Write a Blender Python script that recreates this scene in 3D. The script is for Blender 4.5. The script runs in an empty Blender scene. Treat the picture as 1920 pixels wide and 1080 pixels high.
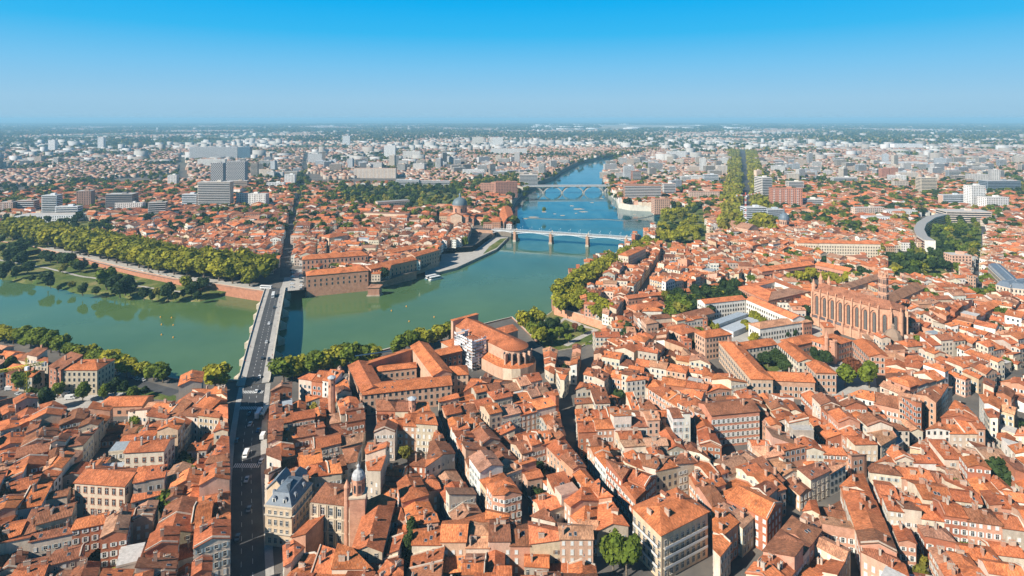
import bpy, bmesh, math, random
import numpy as np
from mathutils import Vector, Matrix
from mathutils import noise as mnoise
from mathutils.geometry import delaunay_2d_cdt

random.seed(7)
R = math.radians
scene = bpy.context.scene
COL = scene.collection
# ------------------------------------------------------------------ camera
F, HZ, CAMH = 1100.0, 222.0, 170.0           # focal length and horizon in photo pixels, camera height in metres
cd = bpy.data.cameras.new('camera')
cd.sensor_width = 36.0
cd.lens = 36.0 * F / 1920.0
cd.shift_y = -(540.0 - HZ) / 1920.0
cd.clip_start = 1.0
cd.clip_end = 200000.0
cam = bpy.data.objects.new('camera', cd)
COL.objects.link(cam)
cam.location = (0, 0, CAMH)
cam.rotation_euler = (R(90), 0, 0)
scene.camera = cam
# ------------------------------------------------------------------ light
HAZE_DENSITY = 9.5e-5
SUN_EL, SUN_BACK = 36.0, 36.0                # sun from the left, a little behind the camera
wd = bpy.data.worlds.new('World')
scene.world = wd
wd.use_nodes = True
nt = wd.node_tree
nt.nodes.clear()
sky = nt.nodes.new('ShaderNodeTexSky')
sky.sky_type = 'NISHITA'
sky.sun_disc = False
sky.sun_elevation = R(SUN_EL)
sky.altitude = 0
sky.air_density = 1.0
sky.dust_density = 0.6
sky.ozone_density = 3.0
# graded as in the photograph: pale blue at the horizon, deep clear blue overhead
geo = nt.nodes.new('ShaderNodeTexCoord')
sep = nt.nodes.new('ShaderNodeSeparateXYZ')
nt.links.new(geo.outputs['Generated'], sep.inputs[0])
grd = nt.nodes.new('ShaderNodeValToRGB')
el_ = grd.color_ramp.elements
SKY = [(0.0, (0.37, 0.63, 0.84)), (0.03, (0.37, 0.66, 0.90)), (0.085, (0.21, 0.62, 0.98)), (0.14, (0.04, 0.54, 1.0)), (0.19, (0.002, 0.49, 1.0)), (0.42, (0.004, 0.15, 0.38)), (1.0, (0.003, 0.05, 0.16))]
while len(el_) < len(SKY): el_.new(0.5)
for e_, (p_, c_) in zip(el_, SKY):
    e_.position = p_; e_.color = (*c_, 1)
nt.links.new(sep.outputs[2], grd.inputs[0])
gsc = nt.nodes.new('ShaderNodeVectorMath'); gsc.operation = 'SCALE'
gsc.inputs['Scale'].default_value = 8.6
nt.links.new(grd.outputs[0], gsc.inputs[0])
hs = nt.nodes.new('ShaderNodeMix'); hs.data_type = 'RGBA'
hs.inputs[0].default_value = 0.97
nt.links.new(gsc.outputs[0], hs.inputs[7])
bg = nt.nodes.new('ShaderNodeBackground')
bg.inputs['Strength'].default_value = 0.062
wo = nt.nodes.new('ShaderNodeOutputWorld')
nt.links.new(sky.outputs[0], hs.inputs[6])
nt.links.new(hs.outputs[2], bg.inputs['Color'])
nt.links.new(bg.outputs[0], wo.inputs['Surface'])
ld = bpy.data.lights.new('sun', 'SUN')
ld.energy = 5.0
ld.angle = R(0.5)
ld.color = (1.0, 0.93, 0.82)
sun = bpy.data.objects.new('sun', ld)
COL.objects.link(sun)
to_sun = Vector((-math.cos(R(SUN_BACK)) * math.cos(R(SUN_EL)), -math.sin(R(SUN_BACK)) * math.cos(R(SUN_EL)), math.sin(R(SUN_EL))))
sun.rotation_euler = to_sun.to_track_quat('Z', 'Y').to_euler()
sun.location = to_sun * 400
sky.sun_rotation = math.atan2(to_sun.x, to_sun.y)
vs = scene.view_settings
vs.view_transform = 'Standard'
vs.look = 'None'
vs.exposure = 0.75
vs.gamma = 1.0
vs.use_curve_mapping = False
cy = scene.cycles
cy.use_denoising = True
cy.max_bounces = 4
cy.diffuse_bounces = 1
cy.glossy_bounces = 2
cy.transmission_bounces = 2
cy.transparent_max_bounces = 6
cy.volume_bounces = 0
cy.caustics_reflective = False
cy.caustics_refractive = False

# ------------------------------------------------------------------ helpers
def P(x, y, z=0.0):
    """world point on the horizontal plane z that the survey pixel (x, y) of the photograph shows"""
    d = F * (CAMH - z) / (y - HZ)
    return Vector(((x - 960.0) * d / F, d, z))
def U(x, y, z=0.0):
    p = P(x, y, z)
    return (p.x, p.y)
def proj(x, y, z):
    return (960.0 + F * x / y, HZ + F * (CAMH - z) / y)

# ------------------------------------------------------------------ materials
MATS = {}
def nd(t, typ, **kw):
    n = t.nodes.new(typ)
    for k, v in kw.items():
        setattr(n, k, v)
    return n
def mat(name, rough=0.8, spec=0.3, metal=0.0):
    m = bpy.data.materials.new(name)
    m.use_nodes = True
    t = m.node_tree
    b = t.nodes['Principled BSDF']
    b.inputs['Roughness'].default_value = rough
    b.inputs['Specular IOR Level'].default_value = spec
    b.inputs['Metallic'].default_value = metal
    MATS[name] = m
    return m, t, b
def ramp(t, src, stops):
    r = nd(t, 'ShaderNodeValToRGB')
    e = r.color_ramp.elements
    while len(e) < len(stops):
        e.new(0.5)
    for el, (p, c) in zip(e, stops):
        el.position = p
        el.color = (c, c, c, 1) if isinstance(c, (int, float)) else (*c, 1)
    t.links.new(src, r.inputs[0])
    return r.outputs[0]
def mul(t, a, b, fac=1.0, mode='MULTIPLY'):
    n = nd(t, 'ShaderNodeMix', data_type='RGBA', blend_type=mode)
    n.inputs[0].default_value = fac
    for s, v in ((6, a), (7, b)):
        if isinstance(v, tuple):
            n.inputs[s].default_value = (*v, 1)
        else:
            t.links.new(v, n.inputs[s])
    return n.outputs[2]
def noise_tex(t, vec, scale, detail=3.0, rough=0.55):
    n = nd(t, 'ShaderNodeTexNoise')
    n.inputs['Scale'].default_value = scale
    n.inputs['Detail'].default_value = detail
    n.inputs['Roughness'].default_value = rough
    if vec is not None:
        t.links.new(vec, n.inputs['Vector'])
    return n.outputs['Fac']
def mapping(t, vec, scale):
    n = nd(t, 'ShaderNodeMapping')
    n.inputs['Scale'].default_value = scale
    t.links.new(vec, n.inputs['Vector'])
    return n.outputs[0]
def attr_col(t):
    a = nd(t, 'ShaderNodeAttribute')
    a.attribute_name = 'col'
    return a.outputs['Color']
def position(t):
    return nd(t, 'ShaderNodeNewGeometry').outputs['Position']
def bump(t, b, h, strength, dist):
    n = nd(t, 'ShaderNodeBump')
    n.inputs['Strength'].default_value = strength
    n.inputs['Distance'].default_value = dist
    t.links.new(h, n.inputs['Height'])
    t.links.new(n.outputs[0], b.inputs['Normal'])

# canal tiles: colour per roof, mottled courses running down the slope, lichen patches
m, t, b = mat('roof_tile', 0.9, 0.15)
uv = nd(t, 'ShaderNodeUVMap').outputs[0]
c = attr_col(t)
c = mul(t, c, ramp(t, noise_tex(t, mapping(t, uv, (2.2, 0.8, 1)), 1.0, 4, 0.7), [(0.28, 0.38), (0.5, 0.92), (0.74, 1.75)]))
c = mul(t, c, ramp(t, noise_tex(t, mapping(t, uv, (0.16, 0.16, 1)), 1.0, 3, 0.6), [(0.3, (0.55, 0.53, 0.52)), (0.52, (1, 1, 1)), (0.78, (1.22, 1.18, 1.12))]))
w = nd(t, 'ShaderNodeTexWave', wave_type='BANDS', bands_direction='X')
t.links.new(uv, w.inputs['Vector'])
w.inputs['Scale'].default_value = 0.62
w.inputs['Distortion'].default_value = 0.5
c = mul(t, c, ramp(t, w.outputs['Fac'], [(0.0, 0.74), (0.6, 1.08)]))
lich = ramp(t, noise_tex(t, mapping(t, uv, (0.5, 0.35, 1)), 1.0, 5, 0.7), [(0.58, 0.0), (0.74, 0.6)])
lm = nd(t, 'ShaderNodeMix', data_type='RGBA')
t.links.new(lich, lm.inputs[0])
t.links.new(c, lm.inputs[6])
lm.inputs[7].default_value = (0.22, 0.18, 0.13, 1)
t.links.new(lm.outputs[2], b.inputs['Base Color'])
bump(t, b, w.outputs['Fac'], 0.5, 0.12)
# plaster and brick walls
m, t, b = mat('wall_plaster', 0.9, 0.15)
pos = position(t)
c = mul(t, attr_col(t), ramp(t, noise_tex(t, mapping(t, pos, (0.5, 0.5, 0.16)), 1.0, 4, 0.65), [(0.3, 0.74), (0.55, 1.0), (0.8, 1.12)]))
c = mul(t, c, ramp(t, noise_tex(t, pos, 2.5, 2, 0.6), [(0.3, 0.88), (0.7, 1.08)]))
t.links.new(c, b.inputs['Base Color'])
m, t, b = mat('brick_wall', 0.9, 0.15)
pos = position(t)
c = mul(t, attr_col(t), ramp(t, noise_tex(t, mapping(t, pos, (0.35, 0.35, 0.35)), 1.0, 5, 0.7), [(0.3, (0.72, 0.68, 0.66)), (0.55, (1, 1, 1)), (0.8, (1.2, 1.15, 1.1))]))
c = mul(t, c, ramp(t, noise_tex(t, mapping(t, pos, (1.2, 1.2, 4.0)), 1.0, 2, 0.6), [(0.3, 0.85), (0.7, 1.12)]))
t.links.new(c, b.inputs['Base Color'])
# plain things coloured per face
m, t, b = mat('painted', 0.6, 0.3)
c = mul(t, attr_col(t), ramp(t, noise_tex(t, position(t), 1.3, 3, 0.6), [(0.3, 0.86), (0.7, 1.08)]))
t.links.new(c, b.inputs['Base Color'])
m, t, b = mat('slate_zinc', 0.55, 0.4)
pos = position(t)
c = mul(t, attr_col(t), ramp(t, noise_tex(t, mapping(t, pos, (0.8, 0.8, 1.6)), 1.0, 4, 0.65), [(0.3, 0.7), (0.55, 1.0), (0.8, 1.25)]))
t.links.new(c, b.inputs['Base Color'])
m, t, b = mat('car_paint', 0.25, 0.5)
t.links.new(attr_col(t), b.inputs['Base Color'])
b.inputs['Coat Weight'].default_value = 0.6
m, t, b = mat('window_glass', 0.12, 0.6)
b.inputs['Base Color'].default_value = (0.030, 0.040, 0.050, 1)
m, t, b = mat('leaves', 0.75, 0.15)
oi = nd(t, 'ShaderNodeObjectInfo')
c = mul(t, attr_col(t), ramp(t, oi.outputs['Random'], [(0.0, (0.72, 0.76, 0.7)), (0.5, (1, 1, 1)), (1.0, (1.25, 1.15, 1.0))]))
c = mul(t, c, ramp(t, noise_tex(t, position(t), 0.35, 3, 0.6), [(0.3, 0.82), (0.7, 1.15)]))
t.links.new(c, b.inputs['Base Color'])
tr = nd(t, 'ShaderNodeBsdfTranslucent')
t.links.new(c, tr.inputs['Color'])
mx = nd(t, 'ShaderNodeMixShader')
mx.inputs[0].default_value = 0.3
t.links.new(b.outputs[0], mx.inputs[1])
t.links.new(tr.outputs[0], mx.inputs[2])
t.links.new(mx.outputs[0], t.nodes['Material Output'].inputs['Surface'])
m, t, b = mat('bark', 0.9, 0.1)
t.links.new(ramp(t, noise_tex(t, position(t), 2.0, 3), [(0.3, (0.10, 0.075, 0.05)), (0.7, (0.24, 0.19, 0.14))]), b.inputs['Base Color'])
m, t, b = mat('asphalt', 0.85, 0.25)
c = ramp(t, noise_tex(t, position(t), 0.12, 5, 0.7), [(0.3, (0.050, 0.050, 0.054)), (0.7, (0.085, 0.084, 0.084))])
c = mul(t, c, ramp(t, noise_tex(t, position(t), 1.7, 3, 0.6), [(0.3, 0.85), (0.7, 1.12)]))
t.links.new(c, b.inputs['Base Color'])
m, t, b = mat('pale_paving', 0.85, 0.2)
c = ramp(t, noise_tex(t, position(t), 0.15, 5, 0.7), [(0.3, (0.33, 0.31, 0.28)), (0.7, (0.46, 0.43, 0.39))])
c = mul(t, c, ramp(t, noise_tex(t, position(t), 1.1, 3, 0.6), [(0.3, 0.85), (0.7, 1.1)]))
t.links.new(c, b.inputs['Base Color'])
m, t, b = mat('road_paint', 0.7, 0.2)
b.inputs['Base Color'].default_value = (0.62, 0.62, 0.60, 1)
# lawn with worn yellow patches and dirt
m, t, b = mat('lawn', 0.95, 0.1)
c = ramp(t, noise_tex(t, position(t), 0.045, 6, 0.7), [(0.30, (0.045, 0.085, 0.020)), (0.50, (0.10, 0.125, 0.030)), (0.62, (0.22, 0.19, 0.075)), (0.72, (0.34, 0.27, 0.16))])
c = mul(t, c, ramp(t, noise_tex(t, position(t), 0.9, 3, 0.6), [(0.3, 0.75), (0.7, 1.2)]))
t.links.new(c, b.inputs['Base Color'])
# open ground: town yards and streets near, fields and woods far out
m, t, b = mat('town_ground', 0.95, 0.15)
pos = position(t)
near = ramp(t, noise_tex(t, pos, 0.03, 6, 0.7), [(0.35, (0.085, 0.080, 0.075)), (0.55, (0.14, 0.125, 0.11)), (0.7, (0.21, 0.175, 0.135))])
far = ramp(t, noise_tex(t, pos, 0.0016, 8, 0.68), [(0.36, (0.028, 0.048, 0.022)), (0.52, (0.055, 0.075, 0.030)), (0.60, (0.16, 0.145, 0.085)), (0.72, (0.26, 0.22, 0.15))])
sx = nd(t, 'ShaderNodeSeparateXYZ')
t.links.new(pos, sx.inputs[0])
mr = nd(t, 'ShaderNodeMapRange')
mr.inputs['From Min'].default_value = 1700
mr.inputs['From Max'].default_value = 3600
t.links.new(sx.outputs['Y'], mr.inputs['Value'])
gm = nd(t, 'ShaderNodeMix', data_type='RGBA')
t.links.new(mr.outputs[0], gm.inputs[0])
t.links.new(near, gm.inputs[6])
t.links.new(far, gm.inputs[7])
t.links.new(gm.outputs[2], b.inputs['Base Color'])
# turbid green river
m, t, b = mat('river_water', 0.06, 0.5)
pos = position(t)
c = ramp(t, noise_tex(t, pos, 0.012, 4, 0.6), [(0.3, (0.062, 0.120, 0.040)), (0.7, (0.088, 0.152, 0.052))])
# sky reflection put into the colour: bluer with distance, mottled like pale, weedy shoals
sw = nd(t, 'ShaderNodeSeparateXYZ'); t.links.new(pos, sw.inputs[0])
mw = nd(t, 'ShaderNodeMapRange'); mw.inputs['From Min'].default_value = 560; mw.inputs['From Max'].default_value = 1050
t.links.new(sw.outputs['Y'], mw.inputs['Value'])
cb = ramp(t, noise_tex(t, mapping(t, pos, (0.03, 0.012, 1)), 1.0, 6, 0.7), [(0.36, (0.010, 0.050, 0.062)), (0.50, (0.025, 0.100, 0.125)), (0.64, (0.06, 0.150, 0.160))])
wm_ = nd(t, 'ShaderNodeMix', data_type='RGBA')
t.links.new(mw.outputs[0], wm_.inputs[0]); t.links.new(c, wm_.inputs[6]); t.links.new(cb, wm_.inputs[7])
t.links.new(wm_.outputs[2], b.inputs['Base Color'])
b.inputs['IOR'].default_value = 1.33
t.links.new(ramp(t, noise_tex(t, mapping(t, pos, (0.006, 0.018, 1)), 1.0, 5, 0.65), [(0.42, 0.03), (0.6, 0.16)]), b.inputs['Roughness'])
bump(t, b, noise_tex(t, mapping(t, pos, (0.6, 0.6, 1)), 1.0, 3, 0.6), 0.14, 0.06)
m, t, b = mat('airfield_grass', 0.95, 0.1)
b.inputs['Base Color'].default_value = (0.30, 0.25, 0.17, 1)

# ------------------------------------------------------------------ mesh builder
class MB:
    def __init__(s):
        s.v = []; s.f = []; s.mi = []; s.c = []; s.uv = []; s.sm = []
        s.mats = []
    def mid(s, name):
        if name not in s.mats:
            s.mats.append(name)
        return s.mats.index(name)
    def face(s, pts, m, col=(1, 1, 1), uv=None, smooth=False):
        i = len(s.v)
        s.v.extend([(p[0], p[1], p[2]) for p in pts])
        s.f.append(tuple(range(i, i + len(pts))))
        s.mi.append(s.mid(m)); s.c.append(col); s.sm.append(smooth)
        s.uv.extend(uv if uv else [(0.0, 0.0)] * len(pts))
    def prism(s, poly, z0, z1, m, col=(1, 1, 1), top=None, tcol=None, bottom=False):
        n = len(poly)
        for i in range(n):
            a, b_ = poly[i], poly[(i + 1) % n]
            s.face([(a[0], a[1], z0), (b_[0], b_[1], z0), (b_[0], b_[1], z1), (a[0], a[1], z1)], m, col)
        s.face([(p[0], p[1], z1) for p in poly], top or m, tcol or col)
        if bottom:
            s.face([(p[0], p[1], z0) for p in reversed(poly)], m, col)
    def box(s, c, size, rz=0.0, m='painted', col=(1, 1, 1), bottom=False):
        """box whose base centre is c"""
        hx, hy = size[0] / 2, size[1] / 2
        ca, sa = math.cos(rz), math.sin(rz)
        poly = [(c[0] + x * ca - y * sa, c[1] + x * sa + y * ca) for x, y in ((-hx, -hy), (hx, -hy), (hx, hy), (-hx, hy))]
        s.prism(poly, c[2], c[2] + size[2], m, col, bottom=bottom)
    def tube(s, a, b_, r0, r1=None, n=6, m='painted', col=(1, 1, 1), caps=True):
        a, b_ = Vector(a), Vector(b_)
        r1 = r0 if r1 is None else r1
        q = (b_ - a).to_track_quat('Z', 'Y')
        ra = [a + q @ Vector((math.cos(2 * math.pi * i / n) * r0, math.sin(2 * math.pi * i / n) * r0, 0)) for i in range(n)]
        rb = [b_ + q @ Vector((math.cos(2 * math.pi * i / n) * r1, math.sin(2 * math.pi * i / n) * r1, 0)) for i in range(n)]
        for i in range(n):
            j = (i + 1) % n
            s.face([ra[i], ra[j], rb[j], rb[i]], m, col)
        if caps:
            s.face(ra[::-1], m, col); s.face(rb, m, col)
    def lathe(s, prof, c, n=16, m='painted', col=(1, 1, 1), smooth=False, a0=0.0, a1=2 * math.pi):
        """prof: list of (radius, z) from the bottom up, about the vertical through c"""
        full = abs(a1 - a0 - 2 * math.pi) < 1e-6
        k = n if full else n + 1
        ang = [a0 + (a1 - a0) * i / n for i in range(k)]
        for (r0, z0), (r1, z1) in zip(prof, prof[1:]):
            for i in range(n):
                j = (i + 1) % k
                p = [(c[0] + r0 * math.cos(ang[i]), c[1] + r0 * math.sin(ang[i]), c[2] + z0), (c[0] + r0 * math.cos(ang[j]), c[1] + r0 * math.sin(ang[j]), c[2] + z0),
                     (c[0] + r1 * math.cos(ang[j]), c[1] + r1 * math.sin(ang[j]), c[2] + z1), (c[0] + r1 * math.cos(ang[i]), c[1] + r1 * math.sin(ang[i]), c[2] + z1)]
                if r0 < 1e-4: p = p[1:] if r0 < 1e-4 and False else [p[0], p[2], p[3]]
                elif r1 < 1e-4: p = p[:3]
                s.face(p, m, col, smooth=smooth)
    def mesh(s, name, origin=(0, 0, 0), weld=True):
        ox, oy, oz = origin
        me = bpy.data.meshes.new(name)
        if weld:
            idx, vs_, fs, uvs, mi, cc, sm = {}, [], [], [], [], [], []
            k = 0
            for fi, f in enumerate(s.f):
                g, gu = [], []
                for i in f:
                    v = s.v[i]
                    key = (round(v[0], 3), round(v[1], 3), round(v[2], 3))
                    j = idx.get(key)
                    if j is None:
                        j = idx[key] = len(vs_)
                        vs_.append((v[0] - ox, v[1] - oy, v[2] - oz))
                    if j not in g:
                        g.append(j); gu.append(s.uv[k])
                    k += 1
                if len(g) > 2:
                    fs.append(g); uvs.extend(gu); mi.append(s.mi[fi]); cc.append(s.c[fi]); sm.append(s.sm[fi])
        else:
            vs_ = [(v[0] - ox, v[1] - oy, v[2] - oz) for v in s.v]
            fs, uvs, mi, cc, sm = s.f, s.uv, s.mi, s.c, s.sm
        me.from_pydata(vs_, [], fs)
        for n_ in s.mats:
            me.materials.append(MATS[n_])
        me.polygons.foreach_set('material_index', mi)
        me.polygons.foreach_set('use_smooth', sm)
        a = me.attributes.new('col', 'FLOAT_COLOR', 'FACE')
        a.data.foreach_set('color', np.array([(c[0], c[1], c[2], 1.0) for c in cc], dtype=np.float32).ravel())
        if any(u != (0.0, 0.0) for u in uvs):
            ul = me.uv_layers.new(name='UVMap')
            ul.data.foreach_set('uv', np.array(uvs, dtype=np.float32).ravel())
        me.update()
        return me
    def build(s, name, parent=None, origin=(0, 0, 0), weld=True, kind=None):
        o = bpy.data.objects.new(name, s.mesh(name, origin, weld))
        COL.objects.link(o)
        if parent is not None:
            o.parent = parent
        else:
            o.location = origin
        if kind:
            o['kind'] = kind
        return o
def tag(o, label, cat=None, group=None, kind=None):
    o['label'] = label
    if cat: o['category'] = cat
    if group: o['group'] = group
    if kind: o['kind'] = kind
    return o
def thing(name, label, cat, loc=(0, 0, 0), rz=0.0, group=None):
    o = bpy.data.objects.new(name, None)
    o.empty_display_size = 1.0
    COL.objects.link(o)
    o.location = loc
    o.rotation_euler = (0, 0, rz)
    return tag(o, label, cat, group)
def inst(name, me, parent, loc, rz=0.0, scale=(1, 1, 1), quat=None):
    o = bpy.data.objects.new(name, me)
    COL.objects.link(o)
    o.parent = parent
    o.location = loc
    if quat is not None:
        o.rotation_mode = 'QUATERNION'
        o.rotation_quaternion = quat
    else:
        o.rotation_euler = (0, 0, rz)
    o.scale = scale
    return o
def copy_thing(root, loc, rz=0.0, scale=(1, 1, 1), label=None, group=None):
    r = root.copy()
    COL.objects.link(r)
    r.location = loc
    r.rotation_euler = (0, 0, rz)
    r.scale = scale
    if label: r['label'] = label
    if group: r['group'] = group
    for ch in root.children:
        c_ = ch.copy()
        COL.objects.link(c_)
        c_.parent = r
        for g in ch.children:
            d_ = g.copy()
            COL.objects.link(d_)
            d_.parent = c_
    return r
def structure(o):
    o['kind'] = 'structure'
    return o

# ------------------------------------------------------------------ plan raster: what stands where, and how high
GX0, GY0, GS, GNX, GNY = -2300.0, 150.0, 2.0, 2300, 1400
OCC = np.zeros((GNY, GNX), dtype=np.uint8)
HM = np.full((GNY, GNX), 0.0, dtype=np.float32)
def _cells(poly):
    xs = [p[0] for p in poly]; ys = [p[1] for p in poly]
    i0 = max(0, int((min(xs) - GX0) / GS)); i1 = min(GNX - 1, int((max(xs) - GX0) / GS) + 1)
    j0 = max(0, int((min(ys) - GY0) / GS)); j1 = min(GNY - 1, int((max(ys) - GY0) / GS) + 1)
    if i1 <= i0 or j1 <= j0:
        return None
    X, Y = np.meshgrid(GX0 + (np.arange(i0, i1) + 0.5) * GS, GY0 + (np.arange(j0, j1) + 0.5) * GS)
    ins = np.zeros(X.shape, dtype=bool)
    n = len(poly)
    for k in range(n):
        x1, y1 = poly[k][0], poly[k][1]
        x2, y2 = poly[(k + 1) % n][0], poly[(k + 1) % n][1]
        if y1 == y2:
            continue
        ins ^= ((Y < y1) != (Y < y2)) & (X < x1 + (Y - y1) * (x2 - x1) / (y2 - y1))
    return (slice(j0, j1), slice(i0, i1)), ins
def occupy(poly, val=1, h=None):
    c_ = _cells(poly)
    if c_ is None:
        return
    sl, ins = c_
    OCC[sl][ins] = val
    if h is not None:
        HM[sl][ins] = np.maximum(HM[sl][ins], h)
def occ_frac(poly):
    c_ = _cells(poly)
    if c_ is None or not c_[1].any():
        x = sum(p[0] for p in poly) / len(poly); y = sum(p[1] for p in poly) / len(poly)
        i, j = int((x - GX0) / GS), int((y - GY0) / GS)
        return 1.0 if (0 <= i < GNX and 0 <= j < GNY and OCC[j, i]) else 0.0
    sl, ins = c_
    return float((OCC[sl][ins] > 0).mean())
def hm(x, y):
    i, j = int((x - GX0) / GS), int((y - GY0) / GS)
    return float(HM[j, i]) if 0 <= i < GNX and 0 <= j < GNY else 0.0
def strip(pts, w):
    """polygon along a world polyline, w wide"""
    L, Rr = [], []
    for k, p in enumerate(pts):
        a = Vector(pts[max(0, k - 1)][:2]); b_ = Vector(pts[min(len(pts) - 1, k + 1)][:2])
        d = (b_ - a).normalized()
        n = Vector((-d.y, d.x))
        L.append((p[0] + n.x * w / 2, p[1] + n.y * w / 2)); Rr.append((p[0] - n.x * w / 2, p[1] - n.y * w / 2))
    return Rr + L[::-1]
def visible(x, y, z, nx, ny):
    """rough line of sight from a facade point to the camera over the roofs between"""
    if nx * x + ny * y > 0.1 * math.hypot(x, y):
        return False
    d = math.hypot(x, y)
    ux, uy = -x / d, -y / d
    s_ = 2.5
    while s_ < 70:
        zr = z + (CAMH - z) * s_ / d
        if zr > 32: break
        if hm(x + nx * 1.0 + ux * s_, y + ny * 1.0 + uy * s_) > zr + 2.0:
            return False
        s_ += 2.0
    return True

# ------------------------------------------------------------------ roofs and walls over convex plans
def clip(poly, a, b_, c_):
    out = []
    n = len(poly)
    for i in range(n):
        p, q = poly[i], poly[(i + 1) % n]
        dp = a * p[0] + b_ * p[1] - c_; dq = a * q[0] + b_ * q[1] - c_
        if dp <= 0: out.append(p)
        if (dp < -1e-9 and dq > 1e-9) or (dp > 1e-9 and dq < -1e-9):
            k = dp / (dp - dq)
            out.append((p[0] + (q[0] - p[0]) * k, p[1] + (q[1] - p[1]) * k))
    return out
def area(poly):
    return 0.5 * sum(poly[i][0] * poly[(i + 1) % len(poly)][1] - poly[(i + 1) % len(poly)][0] * poly[i][1] for i in range(len(poly)))
def ccw(poly):
    return poly if area(poly) > 0 else poly[::-1]
def centroid(poly):
    return (sum(p[0] for p in poly) / len(poly), sum(p[1] for p in poly) / len(poly))
def outset(poly, o):
    n = len(poly); out = []
    for i in range(n):
        p0, p1, p2 = poly[i - 1], poly[i], poly[(i + 1) % n]
        d1 = Vector((p1[0] - p0[0], p1[1] - p0[1])); d2 = Vector((p2[0] - p1[0], p2[1] - p1[1]))
        if d1.length < 1e-6 or d2.length < 1e-6:
            out.append(p1); continue
        d1.normalize(); d2.normalize()
        n1 = Vector((d1.y, -d1.x)); n2 = Vector((d2.y, -d2.x))
        bsum = n1 + n2
        k = max(0.35, 1 + n1.dot(n2))
        out.append((p1[0] + bsum.x * o / k, p1[1] + bsum.y * o / k))
    return out
def planes_for(poly, h, kind, s_, u):
    ux, uy = u
    nx, ny = -uy, ux
    sn = [nx * p[0] + ny * p[1] for p in poly]; su = [ux * p[0] + uy * p[1] for p in poly]
    if kind == 'flat':
        return [(0, 0, h)]
    if kind == 'shed':
        return [(s_ * nx, s_ * ny, h - s_ * min(sn))]
    pl = [(s_ * nx, s_ * ny, h - s_ * min(sn)), (-s_ * nx, -s_ * ny, h + s_ * max(sn))]
    if kind in ('hip', 'hip1'):
        k = s_ * 1.15
        pl.append((k * ux, k * uy, h - k * min(su)))
        if kind == 'hip':
            pl.append((-k * ux, -k * uy, h + k * max(su)))
    return pl
def zf(pl, x, y):
    return min(a * x + b_ * y + c_ for a, b_, c_ in pl)
def emit_roof(mb, poly, pl, col, m='roof_tile', over=0.4, thick=0.28, uo=None):
    op = outset(poly, over)
    uo = uo or (random.random() * 50, random.random() * 50)
    lift = 0.06
    for i, (a, b_, c_) in enumerate(pl):
        f = op
        for j, (a2, b2, c2) in enumerate(pl):
            if i != j:
                f = clip(f, a - a2, b_ - b2, c2 - c_)
                if len(f) < 3: break
        if len(f) < 3: continue
        g = math.hypot(a, b_)
        gx, gy = (a / g, b_ / g) if g > 1e-6 else (0, 1)
        kk = random.uniform(0.88, 1.12)
        mb.face([(p[0], p[1], a * p[0] + b_ * p[1] + c_ + lift) for p in f], m, (col[0] * kk, col[1] * kk, col[2] * kk), uv=[(-gy * p[0] + gx * p[1] + uo[0], gx * p[0] + gy * p[1] + uo[1]) for p in f])
    n = len(op)
    for i in range(n):
        pts = edge_tops(pl, op[i], op[(i + 1) % n])
        for (x0, y0, z0), (x1, y1, z1) in zip(pts, pts[1:]):
            mb.face([(x0, y0, z0 + lift - thick), (x1, y1, z1 + lift - thick), (x1, y1, z1 + lift), (x0, y0, z0 + lift)], m, (col[0] * 0.9, col[1] * 0.9, col[2] * 0.9))
def edge_tops(pl, p, q):
    ts = [0.0, 1.0]
    for i in range(len(pl)):
        for j in range(i):
            a = pl[i][0] - pl[j][0]; b_ = pl[i][1] - pl[j][1]; c_ = pl[i][2] - pl[j][2]
            d0 = a * p[0] + b_ * p[1] + c_; d1 = a * q[0] + b_ * q[1] + c_
            if d0 * d1 < 0:
                ts.append(d0 / (d0 - d1))
    ts.sort()
    return [(p[0] + (q[0] - p[0]) * t_, p[1] + (q[1] - p[1]) * t_, zf(pl, p[0] + (q[0] - p[0]) * t_, p[1] + (q[1] - p[1]) * t_)) for t_ in ts]
def emit_walls(mb, poly, pl, z0, col, m='wall_plaster'):
    n = len(poly)
    for i in range(n):
        p, q = poly[i], poly[(i + 1) % n]
        top = edge_tops(pl, p, q)
        mb.face([(p[0], p[1], z0), (q[0], q[1], z0)] + [(x, y, z) for x, y, z in reversed(top)], m, col)
def long_axis(poly):
    best = None
    for i in range(len(poly)):
        p, q = poly[i], poly[(i + 1) % len(poly)]
        l = math.hypot(q[0] - p[0], q[1] - p[1])
        if l < 1e-6: continue
        u = ((q[0] - p[0]) / l, (q[1] - p[1]) / l)
        s1 = [u[0] * a[0] + u[1] * a[1] for a in poly]; s2 = [-u[1] * a[0] + u[0] * a[1] for a in poly]
        w1, w2 = max(s1) - min(s1), max(s2) - min(s2)
        if best is None or w1 * w2 < best[0]:
            best = (w1 * w2, u if w1 >= w2 else (-u[1], u[0]), max(w1, w2), min(w1, w2))
    return best[1], best[2], best[3]
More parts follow.
